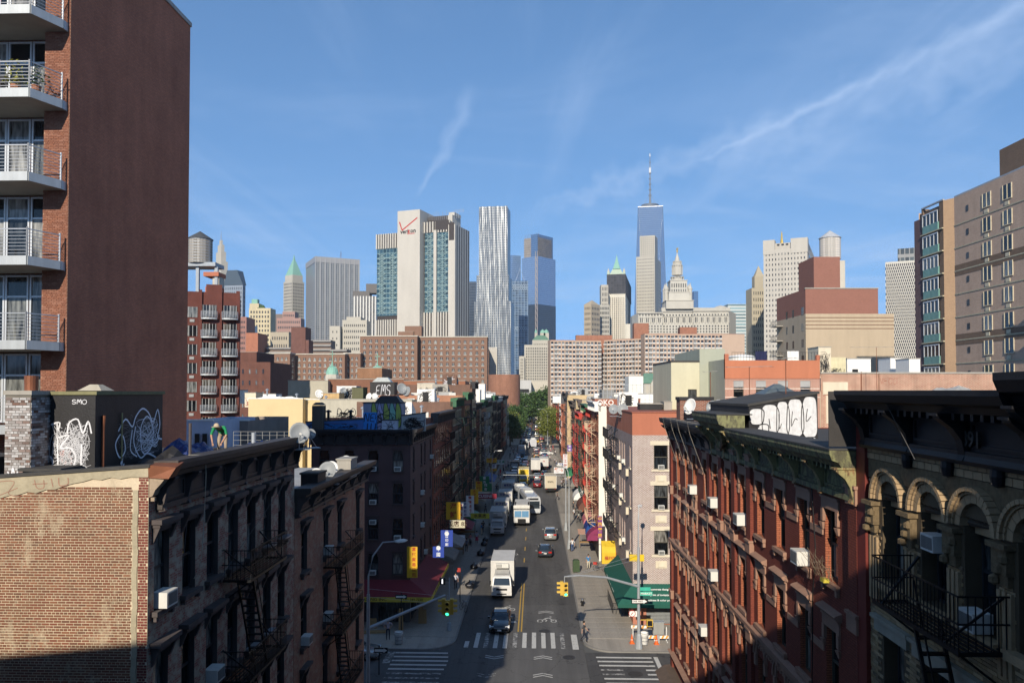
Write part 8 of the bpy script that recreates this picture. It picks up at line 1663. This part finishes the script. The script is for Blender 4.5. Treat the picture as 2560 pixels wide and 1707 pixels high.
def lamp_post(label,loc,h_,arm,aw_,base_h=1.1,mast=None,hd=None,lampside=0,extra=True):
 o=thing('street_lamp',label,'street lamp',loc,0)
 MB().lathe([(0,0),(.3,0),(.3,.1),(.2,base_h),(.13,base_h+.1),(.1,h_*.72),(.0,h_*.72)],n=10).build('pole',SGREY,o)
 if arm:P_=[(0,0,h_*.7),(0,0,h_*.82),(arm[0]*.15,arm[1]*.15,h_*.93),(arm[0]*.5,arm[1]*.5,h_),(arm[0],arm[1],h_-.05)];MB().tube(P_,.06,8,r2=.04).build('lamp_arm',SGREY,o);d=Vector((arm[0],arm[1],0)).normalized();MB().loft([[(arm[0]+d.x*e+w_*math.cos(a),arm[1]+d.y*e+w_*math.sin(a)*0+w_*.6*math.sin(a),h_-.05+w_*.5*math.sin(a))for a in [q*math.pi/4 for q in range(8)]]for e,w_ in ((-.1,.08),(.15,.2),(.5,.2),(.75,.06))]).build('lamp_head',OFFW,o)
 return o
o=lamp_post('grey lamp post with curved lamp and long signal mast, left foreground corner',sp(-10.6,48.6,.12),11.2,(1.6,1.2),0)
pe=at(1113,1487,53)-o.location;MB().tube([(0,0,5.9),(pe.x*.5,pe.y*.5,5.9+(pe.z-5.9)*.52),(pe.x,pe.y,pe.z)],.12,8,r2=.07).build('mast_arm',SGREY,o);g=MB();g.bar((0,0,8.4),(pe.x*.95,pe.y*.95,pe.z),.012);g.bar((0,0,7.9),(pe.x*.8,pe.y*.8,pe.z-.3),.012);g.build('stay_wire',GALV,o)
g=MB().bar((pe.x+.15,pe.y,pe.z),(pe.x+.15,pe.y,pe.z-.4),.03);g.build('hanger',SGREY,o);signal_head(o,(pe.x+.15,pe.y,pe.z-1.4),.0);signal_head(o,(pe.x-.15,pe.y+.25,pe.z-1.35),-math.pi/2,9);signal_head(o,(pe.x+.45,pe.y+.25,pe.z-1.35),math.pi/2,9)
o=lamp_post('tall grey lamp post with signal mast in front of the pinkish corner building',sp(8.35,63.2,.13),11.4,(.25,.9),0)
pe=at(1411,1441,60.5)-o.location;MB().tube([(0,0,5.0),(pe.x*.45,pe.y*.45,6.0),(pe.x*.8,pe.y*.8,pe.z-.02),(pe.x,pe.y,pe.z)],.11,8,r2=.06).build('mast_arm',SGREY,o);g=MB();g.bar((0,0,7.6),(pe.x*.95,pe.y*.95,pe.z+.05),.012);g.bar((0,0,7.2),(pe.x*.95,pe.y*.95,pe.z),.012);g.build('stay_wire',GALV,o)
MB().bar((pe.x,pe.y,pe.z),(pe.x,pe.y,pe.z-.5),.03).build('hanger',SGREY,o);signal_head(o,(pe.x+.1,pe.y,pe.z-1.5),0);signal_head(o,(pe.x-.22,pe.y+.2,pe.z-1.45),-math.pi/2,9)
GST=plain('street_name_green',(.05,.42,.3),.5,bump=0)
MB().box(.1,1.1,-.14,-.1,4.3,4.62).build('street_name_sign',GST,o);MB().box(.1,.95,-.16,-.12,4.7,4.98).build('street_name_sign',GST,o);lettering('MARKET',.24,WHITE,o,(.6,-.165,4.46),face_rot('S'))
ow=MB().box(-.6,.72,-.2,-.16,3.65,4.05).build('one_way_sign',BLACK,o);g=MB();g.face([(-.55,-.21,3.73),(.38,-.21,3.73),(.38,-.21,3.97),(-.55,-.21,3.97)]);g.face([(.38,-.21,3.68),(.66,-.21,3.85),(.38,-.21,4.02)]);put('arrow',g.mesh('arrow',WHITE),ow);lettering('ONE WAY',.18,BLACK,ow,(-.1,-.215,3.85),face_rot('S'))
MB().box(-.8,-.15,-.12,-.1,2.6,3.05).build('parking_sign',WHITE,o);lettering('⊘',.4,RS,o,(-.55,-.125,2.83),face_rot('S'))
pb=MB().box(.6,1.1,-.35,0,1.85,2.4).box(.15,.6,-.1,-.04,2.3,2.36).build('walk_signal',SIGY,o);put('display',MB().box(.66,1.04,-.37,-.35,1.92,2.33).mesh('display',BLACK),pb)
YD=plain('yellow_sign_dark',(.6,.42,.02));MB().box(-.7,-.05,.2,.24,7.0,7.55).box(.1,.5,.2,.24,7.0,7.55).build('yellow_sign',YD,o)
lamp_post('grey lamp post by the right kerb before the tan fire escape',sp(*[st(gnd(1423,1374))[0],st(gnd(1423,1374))[1],.13]),11,(-1.0,.8),0);lamp_post('distant lamp post beside the right tree',sp(4.6,300,.13),14,(-3.2,0),0);lamp_post('distant lamp post beyond the left trees',sp(-7.4,470,.13),12,(1.5,0),0);lamp_post('slim grey lamp post on the left pavement half way',sp(-7.3,128,.13),11,(1.0,.5),0)
o=lamp_post('slim crossing post with the white cross wire on the right',sp(4.5,116,.13),9.5,(-.6,-.6),0);MB().bar((0,0,8.2),(-9.5,3,8.0),.05).build('mast_arm',SGREY,o)
def post_sign(label,loc,h_,parts,mat=DARKMETAL,rz=0):
 o=thing('sign_post',label,'sign',loc,rz);MB().cyl(0,0,0,h_,.045,n=6).build('post',mat,o)
 for x0,x1,z0,z1,m_,t,tm in parts:
  q=MB().box(x0,x1,-.09,-.06,z0,z1).build('sign_plate',m_,o)
  if t=='→':g=MB();g.face([(x0+.06,-.1,z0+.1),(x1-.3,-.1,z0+.1),(x1-.3,-.1,z1-.1),(x0+.06,-.1,z1-.1)]);g.face([(x1-.3,-.1,z0+.03),(x1-.04,-.1,(z0+z1)/2),(x1-.3,-.1,z1-.03)]);put('arrow',g.mesh('arrow',WHITE),q)
  elif t:lettering(t,(z1-z0)*.6,tm,q,((x0+x1)/2,-.1,(z0+z1)/2),face_rot('S'))
 return o
p=gnd(1003,1590);post_sign('dark post with a one way arrow beside the left waste basket',(p.x,p.y,.13),3.6,[(-.5,.5,3.1,3.45,BLACK,'→',None)])
post_sign('one way arrow sign low behind the left lamp post',sp(-11.6,56.9,.1),2.1,[(-.35,.65,1.6,2.0,BLACK,'→',None)])
p=gnd(1150,1508);post_sign('black post where the bicycle leans, left pavement',(p.x,p.y,.13),3.4,[(-.3,.05,3.0,3.4,plain('red_plate',(.35,.04,.03)),None,None)])
p=gnd(1123,1579);o=thing('walk_signal','slim walk signal post with lit white figure at the left corner','signal',(p.x,p.y,.13));MB().lathe([(0,0),(.2,0),(.16,.7),(.05,.75),(.05,4.6),(0,4.6)],n=8).build('post',SGREY,o);MB().box(-.85,-.35,-.1,.1,4.0,4.6).box(-.35,0,-.03,.03,4.3,4.36).build('housing',DARKMETAL,o);g=MB().cyl(-.6,-.12,4.42,4.5,.04,n=6);g.hexa([(-.66,-.13,4.1),(-.54,-.13,4.1),(-.54,-.11,4.1),(-.66,-.11,4.1),(-.65,-.13,4.4),(-.55,-.13,4.4),(-.55,-.11,4.4),(-.65,-.11,4.4)]);g.build('walking_figure',emis('walk_white',(1,1,1),1.2),o)
# ================= pavement things
def basket(label,loc):
 o=thing('waste_basket',label,'waste basket',loc);g=MB()
 for k in range(22):a=2*math.pi*k/22;g.bar((.28*math.cos(a),.28*math.sin(a),.05),(.34*math.cos(a),.34*math.sin(a),.98),.014)
 for z_ in (.06,.35,.65,.98):g.lathe([(.28+.06*z_,z_),(.31+.06*z_,z_),(.31+.06*z_,z_+.04),(.28+.06*z_,z_+.04)],n=18)
 g.build('wire_cage',plain('basket_grey',(.25,.25,.25),.5),o);MB().lathe([(0,.05),(.25,.05),(.31,.9),(.37,1.02),(.35,.86),(.0,.8)],n=18).build('bin_liner',WHITE,o)
p=gnd(997,1613);basket('wire waste basket with white liner on the left corner',(p.x,p.y,.13));p=gnd(1610,1615);basket('wire waste basket with white liner right of the tall lamp post',(p.x,p.y,.13))
def cone(label,px,py):
 p=gnd(px,py);o=thing('traffic_cone',label,'traffic cone',(p.x,p.y,.13));OC=plain('cone_orange',(.65,.12,.02),.5,bump=0);MB().box(-.2,.2,-.2,.2,0,.05).lathe([(.16,.05),(.03,.75),(0,.75)],n=12).build('cone_body',OC,o);MB().lathe([(.115,.3),(.085,.43),(.075,.48),(.05,.6)],n=12).build('white_collar',WHITE,o)
cone('orange traffic cone left of the tall lamp post',1580,1611);cone('orange traffic cone right of the waste basket',1641,1613)
o=thing('barricade','orange and white striped barricade behind the tall lamp post','barricade',(gnd(1616,1607).x,gnd(1616,1607).y,.13));OS=plain('barricade_orange',(.7,.3,.05),.5,bump=0)
for z_,a,b,dy in ((.35,.1,1.8,-.3),(.95,-1.2,.8,.5)):
 MB().box(a,b,dy,dy+.04,z_,z_+.25).build('plank',WHITE,o);g=MB()
 for k in range(5):u=a+.05+k*(b-a)/5;g.hexa([(u,dy-.01,z_),(u+.17,dy-.01,z_),(u+.17,dy,z_),(u,dy,z_),(u+.12,dy-.01,z_+.25),(u+.29,dy-.01,z_+.25),(u+.29,dy,z_+.25),(u+.12,dy,z_+.25)])
 g.build('orange_stripes',OS,o)
for x_ in (-1.1,.7,1.7):MB().box(x_-.03,x_+.03,-.3,.54,0,.06).box(x_-.03,x_+.03,.1,.16,0,1.2).build('leg',WHITE,o)
p=gnd(1647,1613);o=thing('traffic_cabinet','grey steel control cabinet on a short post by the barricade','cabinet',(p.x,p.y+.3,.13));MB().box(-.45,.45,-.25,.25,.75,1.75).build('cabinet_box',plain('cabinet_grey',(.27,.27,.25),.5,.2,2),o);MB().box(-.48,.48,-.28,.28,1.75,1.8).build('lid',GALV,o);MB().box(-.12,.12,-.1,.1,0,.75).build('post',SGREY,o)
p=gnd(1441,1434);o=thing('mail_relay_box','dark green steel mail relay box standing near the right kerb','box',(p.x,p.y+.3,.13));GBX=plain('mail_green',(.045,.075,.035),.5,.15,2);MB().box(-.38,.38,-.35,.35,.12,1.25).build('body',GBX,o);MB().extr(Fc('W'),-.35,.35,[(-.38,1.25),(.38,1.25),(.36,1.36),(.2,1.46),(-.2,1.46),(-.36,1.36)]).build('rounded_top',GBX,o);[MB().box(x_-.04,x_+.04,y_-.04,y_+.04,0,.12).build('leg',GBX,o)for x_ in (-.3,.3)for y_ in (-.28,.28)];MB().box(-.3,.3,-.37,-.35,.3,1.15).build('door',GBX,o)
p=gnd(1456,1517);o=thing('fire_hydrant','black fire hydrant with silver bonnet near the right kerb','hydrant',(p.x,p.y,.13));MB().lathe([(0,0),(.17,0),(.17,.06),(.12,.08),(.12,.5),(.15,.52),(0,.52)],n=12).tube([(-.2,0,.4),(.2,0,.4)],.06,8).tube([(0,-.22,.35),(0,0,.35)],.07,8).build('barrel',BLACK,o);MB().lathe([(.14,.52),(.13,.62),(.06,.72),(0,.74)],n=12).build('bonnet',CHROME,o)
p=gnd(1398,1236)
def bicycle(label,loc,rz,lean=.12,fc_=DARKMETAL,bsk=False):
 o=thing('bicycle',label,'bicycle',loc,rz);o.rotation_euler=(0,lean,rz)
 for y_ in (-.52,.52):
  g=MB();g.tube([(0,y_+.33*math.cos(a*math.pi/8),.34+.33*math.sin(a*math.pi/8))for a in range(17)],.02,5);[g.bar((0,y_,.34),(0,y_+.32*math.cos(a*math.pi/5),.34+.32*math.sin(a*math.pi/5)),.004)for a in range(10)];g.build('wheel',RUBBER,o)
 g=MB();A_,B_,C_,D_=(0,.52,.34),(0,.08,.3),(0,.2,.82),(0,-.38,.85);[g.tube([a,b],.018,5)for a,b in ((A_,B_),(A_,C_),(B_,C_),(C_,D_),(B_,D_),(D_,(0,-.52,.34)))];g.build('frame',fc_,o);MB().tube([(-.26,-.34,1.0),(0,-.4,.97),(.26,-.34,1.0)],.014,5).tube([D_,(0,-.4,.97)],.014,5).build('handlebar',CHROME,o);MB().box(-.07,.07,.1,.36,.88,.94,0,.02).build('saddle',BLACK,o)
 if bsk:MB().box(-.2,.2,.38,.8,.72,1.0).build('basket',plain('red_basket',(.4,.04,.03)),o)
 return o
p=gnd(1500,1430);bicycle('parked bicycle with red carrier by the yellow awning',(p.x,p.y,.13),1.2,bsk=True);p=gnd(1157,1530);bicycle('dark bicycle leaning on the black post, left pavement',(p.x,p.y,.13),.5,.2);p=gnd(1425,1378);bicycle('bicycle pushed by the person in white shirt on the right',(p.x,p.y,.13),.0,.05);p=gnd(1175,1366);bicycle('bicycle leaning by the shop front on the left pavement',(p.x,p.y,.13),.3,.15)
BAG=plain('bin_bag',(.012,.013,.018),.3,.3,4,bump=.6,spec=.6)
def bag(label,px,py,s_=.45,n_=1):
 p=gnd(px,py);o=thing('rubbish_bag',label,'rubbish bag',(p.x,p.y,.12));r_=random.Random(px)
 g=MB();rings=[]
 for k in range(7):
  t=k/6;rr=s_*(.75+.35*math.sin(t*2.6))*(1-t**4*.95);rings.append([(rr*(1+r_.uniform(-.12,.12))*math.cos(a*math.pi/6),rr*(1+r_.uniform(-.12,.12))*math.sin(a*math.pi/6),t*s_*1.5)for a in range(12)])
 g.loft(rings);g.cyl(0,0,s_*1.48,s_*1.75,.04,.1,6);g.build('sack',BAG,o,smooth=True)
for px,py,s_,t in ((1210,1366,.45,'upper bin bag of the two beside the person in red'),(1201,1391,.5,'lower bin bag of the two beside the person in red'),(1185,1424,.45,'single bin bag midway down the left pavement'),(1174,1472,.48,'bin bag nearest the corner on the left pavement'),(1213,1355,.4,'small bin bag at the kerb behind the others')):bag(t,px,py,s_)
KB=plain('cardboard',(.32,.2,.09),.85,.15,2)
for px,py,w_,h_,t in ((1052,1562,.45,1.5,'tall cardboard stack leaning by the left shop corner'),(1061,1562,.4,1.2,'shorter cardboard stack next to the tall one'),(1002,1578,.4,1.8,'upright cardboard sheets behind the one way post'),(930,1574,.8,.8,'brown cardboard box pile at the shutter, far left')):
 p=gnd(px,py);MB().box(-w_/2,w_/2,0,.4,0,h_,0,.03).build('cardboard_stack',KB,None,(p.x,p.y,.13),.1,label=t,cat='cardboard')
p=gnd(935,1584);MB().box(-1,1,-.3,.3,0,.12).build('cardboard_sheet',KB,None,(p.x,p.y,.13),.1,label='flattened cardboard lying before the shutter, far left',cat='cardboard')
def stall(label,px,py,w_,c_):
 p=gnd(px,py);o=thing('market_stall',label,'stall',(p.x,p.y,.13));MB().box(-w_/2,w_/2,0,.9,.7,.8).build('counter',KB,o);MB().hexa([(-w_/2-.2,-.3,1.9),(w_/2+.2,-.3,1.9),(w_/2+.2,1.2,2.3),(-w_/2-.2,1.2,2.3),(-w_/2-.2,-.3,1.95),(w_/2+.2,-.3,1.95),(w_/2+.2,1.2,2.35),(-w_/2-.2,1.2,2.35)]).build('roof',c_,o)
 for x_ in (-w_/2,w_/2):
  for y_ in (0,.9):MB().box(x_-.03,x_+.03,y_-.03,y_+.03,0,1.95).build('leg',WOOD,o)
stall('small wooden roofed shop porch on the right pavement',1470,1372,2.2,plain('pinkish_boards',(.42,.25,.18),.8));stall('low white canopy stall left pavement past the blue signs',1140,1390,1.8,WHITE);stall('grey produce stall under the left awnings',1165,1345,2.5,plain('grey_canvas',(.2,.2,.18)))
p=gnd(1090,1440);o=thing('cellar_railing','grey railing gate on the left pavement past the red awning','railing',(p.x,p.y,.13));g=MB();[g.bar((i*.18,0,0),(i*.18,0,1.1),.02)for i in range(12)];g.bar((0,0,1.1),(2,0,1.1),.03);g.build('bars',SGREY,o)
# ================= trees
LEAF1=plain('leaf_green',(.05,.095,.025),.7,.4,.6,bump=0,rand=.45);LEAF2=plain('leaf_yellow_green',(.13,.15,.03),.7,.35,.6,bump=0,rand=.4);BARK=plain('bark',(.07,.055,.04),.9,.4,4,bump=.5)
def tree_mesh(seed,R_,Hh,leaf,n=80,m_=55,ls=.32):
 r_=random.Random(seed);g=MB();t=MB();t.tube([(0,0,0),(.1,0,Hh*.25),(0,.1,Hh*.5)],R_*.07,8,r2=R_*.04)
 for i in range(n):
  a=r_.uniform(0,6.28);e=r_.uniform(-.7,1);rr=R_*r_.uniform(.35,1)*math.sqrt(max(.05,1-e*e*.8));c_=Vector((rr*math.cos(a),rr*math.sin(a),Hh*.6+e*Hh*.38));cs_=R_*r_.uniform(.14,.26)
  if i<16:t.tube([(0,0,Hh*.42),tuple(c_*.5+Vector((0,0,Hh*.18))),tuple(c_)],R_*.03,5,r2=.03)
  for _ in range(m_):
   p=c_+Vector((r_.gauss(0,cs_),r_.gauss(0,cs_),r_.gauss(0,cs_*.7)));u=Vector((r_.uniform(-1,1),r_.uniform(-1,1),r_.uniform(-1,1))).normalized();v=u.cross(Vector((r_.uniform(-1,1),r_.uniform(-1,1),r_.uniform(-1,1)))).normalized();u=u*ls*r_.uniform(.6,1.2);v=v*ls*.6
   g.face([p-u,p+v,p+u,p-v])
 return t.mesh('trunk',BARK),g.mesh('crown',leaf)
TM=[tree_mesh(1,5.2,13,LEAF1),tree_mesh(2,5,13,LEAF2,90),tree_mesh(3,6.5,15,LEAF1,90,45,.5)]
def tree_(k,label,loc,sc,rz,group=None):
 o=thing('street_tree',label,'tree',loc,rz,group);o.scale=(sc,sc,sc);put('trunk',TM[k][0],o);put('crown',TM[k][1],o)
tree_(1,'large yellow green tree over the right pavement beyond the crossing',sp(5.8,303),1.05,0);tree_(0,'dark green tree tucked behind the yellow green one on the right',sp(9.2,312),.95,1);tree_(1,'third tree of the right clump, farthest up the avenue',sp(7.2,330),1.05,2)
for i,tt in enumerate((292,304,318,334,352,372,396,425)):tree_(1 if i in (1,4)else 0,'green tree in the row along the left kerb past the shops',sp(-9.8-(i%2)*2,tt),.9+.1*(i%3),i,'trees along the far left kerb')
for i in range(16):px=1262+(i%8)*17;tree_(2 if i%3 else 0,'green tree in the belt closing the avenue',(at(px,1000,500+(i//8)*28).x,500+(i//8)*28+rnd.uniform(-6,6),0),1.05+.25*rnd.random()+(.25 if i%8>5 else 0),i,'trees closing the avenue')
for i,(px,Y,k)in enumerate(((1655,285,0),(1680,290,0))):tree_(k,('left' if i==0 else 'right')+' of two trees before the green roofed hall',(at(px,990,Y).x,Y,4),.9,i)
tree_(0,'single tree behind the cream wall at the left',(at(908-230,985,200).x,200,4),.9,0)
# ================= the bridge behind the viewer: walkway, girder and its sloping top edge
o=thing('bridge','steel bridge carrying the walkway the view is taken from','bridge',(0,-3,0));BRG=plain('bridge_paint',(.12,.16,.2),.6)
ez=lambda x_:27.05+.089*x_
MB().hexa([(-70,-9,ez(-70)-9),(70,-9,ez(70)-9),(70,0,ez(70)-9),(-70,0,ez(-70)-9),(-70,-9,ez(-70)),(70,-9,ez(70)),(70,0,ez(70)),(-70,0,ez(-70))]).build('girder',BRG,o)
MB().hexa([(-70,.01,18.7-3),(70,.01,18.7+3),(70,3.4,18.7+3),(-70,3.4,18.7-3),(-70,.01,19.3-3),(70,.01,19.3+3),(70,3.4,19.3+3),(-70,3.4,19.3-3)]).build('walkway',CONC,o)
for x_ in (-40,-16,16,40):MB().box(x_-1.2,x_+1.2,-6,-3,0,ez(x_)-8).build('pier',BRG,o)
MB().box(-70,70,-9,-.5,0,17).build('under_bridge_shops',BRG,o)
for i,(x0,x1,y0,y1,hh_,t)in enumerate(((-60,-14,-70,-30,30,'brick block behind the bridge on the left'),(12,60,-70,-30,28,'brick block behind the bridge on the right'),(-60,-19,2,19,17,'low tenement outside the picture, left of the bridge'))):
 o=thing('tenement_building',t,'building',((x0+x1)/2,y0,0));MB().wall(S0,-(x1-x0)/2,(x1-x0)/2,0,hh_).build('wall',B_L2,o);MB().box(-(x1-x0)/2,(x1-x0)/2,.1,y1-y0,0,hh_).build('body',B_L2,o)
 # ================= people
def cloth(n_,c_):return plain('cloth_'+n_,c_,.85,.2,6,bump=0)
SKIN=plain('skin',(.42,.24,.16),.6,.08,5,bump=0);HAIR=plain('dark_hair',(.015,.012,.01),.7,.2,9,bump=0);SHOE=plain('dark_shoe',(.03,.025,.02),.6,bump=0)
BASEP=dict(pel=(0,0,.95),sp=(0,0,1.14),ch=(0,-.01,1.34),nk=(0,0,1.47),hd=(0,-.02,1.57),ht=(0,-.01,1.68),sl=(-.18,0,1.41),el=(-.25,.03,1.14),wl=(-.26,-.07,.9),sr=(.18,0,1.41),er=(.25,.03,1.14),wr=(.26,-.07,.9),hl=(-.1,0,.9),kl=(-.11,-.03,.5),al=(-.11,.03,.09),tl=(-.12,-.14,.04),hr=(.1,0,.9),kr=(.11,-.03,.5),ar=(.11,.03,.09),tr=(.12,-.14,.04))
RAD=dict(pel=.13,sp=.115,ch=.14,nk=.055,hd=.085,ht=.08,sl=.07,el=.045,wl=.03,hl=.095,kl=.06,al=.042,tl=.035)
BONES=[('pel','sp',1),('sp','ch',1),('ch','nk',0),('nk','hd',0),('hd','ht',0),('ch','sl',1),('sl','el',1),('el','wl',3),('ch','sr',1),('sr','er',1),('er','wr',3),('pel','hl',2),('hl','kl',2),('kl','al',2),('al','tl',4),('pel','hr',2),('hr','kr',2),('kr','ar',2),('ar','tr',4)]
def person(label,loc,rz,shirt,pants,pose=None,sc=1.0,hat=None,sleeves=False,female=False,skirt=None):
 J={k:Vector(v)for k,v in BASEP.items()}
 for k,v in (pose or {}).items():J[k]=Vector(v)
 vs,es,rs,seg=[],[],[],[];ix={}
 for k in J:ix[k]=len(vs);vs.append(J[k]);r_=RAD.get(k,RAD.get(k[0]+'l',.05));rs.append(r_*(.92 if female else 1))
 for a,b,m_ in BONES:es.append((ix[a],ix[b]));seg.append((J[a],J[b],m_))
 for w_,e_ in (('wl','el'),('wr','er')):
  d=(J[w_]-J[e_]).normalized();side=d.cross(Vector((0,1,0))).normalized();pm=J[w_]+d*.08;ip=len(vs);vs.append(pm);rs.append(.034);es.append((ix[w_],ip));seg.append((J[w_],pm+d*.1,0))
  for k,(off,ln)in enumerate(((-.03,.065),(-.01,.08),(.012,.075),(.03,.055))):q1=pm+side*off+d*ln*.5;q2=q1+d*ln*.45+Vector((0,-.012,0));i1=len(vs);vs+=[q1,q2];rs+=[.009,.008];es+=[(ip,i1),(i1,i1+1)]
  th=J[w_]+d*.05+Vector((0,-.045,0));i1=len(vs);vs.append(th);rs.append(.011);es.append((ix[w_],i1))
 nz=len(vs);vs.append(J['hd']+Vector((0,-.1,-.0)));rs.append(.02);es.append((ix['hd'],nz))
 me=bpy.data.meshes.new('body');me.from_pydata([tuple(v)for v in vs],es,[]);t=bpy.data.objects.new('t',me);C.objects.link(t)
 s_=t.modifiers.new('s','SKIN');s_.use_smooth_shade=True
 for i,r_ in enumerate(rs):me.skin_vertices[0].data[i].radius=(r_,r_*(.75 if i in (ix['ch'],ix['sp'],ix['pel'])else 1));me.skin_vertices[0].data[i].use_root=i==0
 b=t.modifiers.new('b','SUBSURF');b.levels=1
 bpy.context.view_layer.update();out=bpy.data.meshes.new_from_object(t.evaluated_get(bpy.context.evaluated_depsgraph_get()));C.objects.unlink(t);bpy.data.objects.remove(t)
 out.materials.clear();[out.materials.append(m_)for m_ in (SKIN,shirt,pants,shirt if sleeves else SKIN,SHOE)]
 for p in out.polygons:
  c_=Vector(p.center);best=min(seg,key=lambda q:(c_-(q[0]+(q[1]-q[0])*max(0,min(1,(c_-q[0]).dot(q[1]-q[0])/max(1e-6,(q[1]-q[0]).length_squared))))).length);p.material_index=best[2]
 o=thing('person',label,'person',loc,rz);o.scale=(sc,sc,sc);put('body',out,o)
 h=J['ht'];g=MB().lathe([(.0,.125),(.05,.115),(.09,.07),(.1,.0),(.085,-.05),(0,-.05)],(0,.02),12);put('hat' if hat else 'hair',fixn(g.mesh('hair',hat or HAIR,True)),o,(h.x,h.y,h.z-.03))
 if hat:put('hat_brim',MB().lathe([(0,0),(.15,-.01),(.15,.0),(0,.02)],(0,-.05),12).mesh('hat_brim',hat),o,(h.x,h.y-.02,h.z-.03))
 if skirt:put('skirt',MB().lathe([(.14,.5),(.2,.25),(.25,0),(.22,0),(.1,.5)],n=14).mesh('skirt',skirt),o,(0,0,.45))
 return o
WALK=dict(kl=(-.1,-.22,.52),al=(-.1,-.2,.12),tl=(-.1,-.36,.07),kr=(.1,.05,.5),ar=(.1,.3,.14),tr=(.1,.18,.04),el=(-.25,.1,1.15),wl=(-.26,.12,.9),er=(.25,-.08,1.15),wr=(.26,-.24,.95))
HIPS=dict(el=(-.38,.08,1.18),wl=(-.2,-.06,1.02),er=(.38,.08,1.18),wr=(.2,-.06,1.02))
BEND=dict(sp=(0,-.14,1.04),ch=(0,-.34,1.1),nk=(0,-.46,1.13),hd=(0,-.56,1.12),ht=(0,-.62,1.19),sl=(-.18,-.35,1.12),el=(-.27,-.38,.87),wl=(-.2,-.44,.62),sr=(.18,-.35,1.12),er=(.27,-.38,.87),wr=(.16,-.48,.62),kl=(-.12,-.1,.5),kr=(.12,-.06,.5))
HOLD=dict(er=(.25,-.05,1.15),wr=(.12,-.25,1.25))
GR1,DKP=cloth('green',(.02,.25,.1)),cloth('dark_trousers',(.02,.022,.035));KH=cloth('khaki',(.34,.27,.2))
p=at(552,1090,28.5);person('man in green shirt and beige cap bending over bricks on the near left roof',(at(552,1090,27).x,27.2,18.62),0,GR1,KH,BEND,1.0,hat=cloth('cap',(.45,.36,.25)))
def pp(px,py,label,rz,s_,p_,**k):q=gnd(px,py,.13);return person(label,(q.x,q.y,.13),rz,s_,p_,**k)
pp(1460,1604,'man in dark grey shirt stepping onto the right end of the zebra crossing',1.3,cloth('dark_grey',(.06,.06,.065)),cloth('navy',(.015,.018,.03)),pose=WALK)
pp(970,1598,'woman with hands on hips in a patterned top at the left corner',.2,cloth('pinkish',(.4,.33,.36)),DKP,pose=HIPS,female=True)
pp(1139,1472,'person in pale shirt with a shoulder bag on the left pavement',.1,cloth('pale',(.42,.42,.48)),DKP,pose=WALK)
pp(1471,1422,'person in bright blue jacket and cream trousers near the mail box',.0,cloth('blue',(.05,.2,.42)),cloth('cream',(.5,.46,.36)),pose=HOLD)
pp(1431,1378,'person in white shirt and blue trousers walking a bicycle on the right',math.pi,cloth('white',(.6,.6,.6)),cloth('denim',(.06,.1,.22)),pose=WALK)
pp(1192,1358,'person in pale blue top and red skirt on the left pavement',math.pi,cloth('lightblue',(.38,.42,.5)),cloth('dk',(.1,.05,.06)),female=True,skirt=cloth('red',(.4,.03,.07)))
pp(1176,1362,'person in pink on the left pavement beside the red skirt',math.pi+.3,cloth('pink',(.45,.22,.25)),DKP,pose=WALK,sc=.9)
for i,(px,py,t,c_)in enumerate(((1251,1188,'person in bright red far along the left pavement',(.5,.02,.02)),(1247,1196,'companion in pink beside the person in bright red',(.5,.25,.25)),(1263,1192,'pale shirted person right of the one in bright red',(.5,.5,.52)),(1268,1190,'person in grey blue right of the pale shirted one',(.25,.3,.4)),(1338,1142,'person in white walking between cars at the far crossing',(.6,.6,.6)),(1332,1144,'person with a pale bundle at the far crossing',(.4,.42,.36)),(1245,1225,'person in white apron on the left pavement by the trucks',(.5,.5,.48)),(1241,1230,'dark dressed person near the parked trucks',(.04,.04,.05)),(1375,1152,'person in white at the far right corner',(.6,.6,.6)),(1393,1250,'person by the kerb behind the beige truck',(.1,.1,.12)),(1166,1378,'stooping shopper at the left stalls',(.2,.2,.25)),(1208,1330,'dark dressed person behind the first parked truck',(.03,.03,.04)))):
 pp(px,py,t,i*.9,cloth('far%d'%i,c_),DKP if i!=0 else cloth('far0',c_),pose=WALK if i%2 else None)
idx={}
for c_ in C.objects:
 if c_.parent:idx.setdefault(c_.parent.name,[]).append(c_)
pr_=[q for q in C.objects if q.get('category')=='person'][1:];rp=random.Random(9)
for i in range(44):
 sd=i%2;s_=rp.uniform(-9,-7.2)if sd==0 else rp.uniform(4.6,6.8);t_=rp.uniform(112,285)if i<36 else rp.uniform(286,298)
 if i>=36:s_=rp.uniform(-6,4)
 w_='left pavement' if sd==0 else 'right pavement'
 if i>=36:w_='far crossing'
 dup(tree(pr_[rp.randrange(len(pr_))],idx),f'tiny distant pedestrian on the {w_} of the avenue',sp(s_,t_,.13 if i<36 else 0),rp.uniform(0,6.28),f'distant pedestrians on the {w_}')
 # ================= the faint summer haze over the city
m=bpy.data.materials.new('haze');m.use_nodes=True;n_,l_=m.node_tree.nodes,m.node_tree.links;n_.clear()
pv=n_.new('ShaderNodeVolumePrincipled');pv.inputs['Density'].default_value=.0001;pv.inputs['Color'].default_value=(.86,.93,1,1);pv.inputs['Anisotropy'].default_value=.3
l_.new(pv.outputs[0],n_.new('ShaderNodeOutputMaterial').inputs['Volume'])
MB().box(-1500,1500,-90,2300,-1.6,560).build('haze',m,kind='stuff')
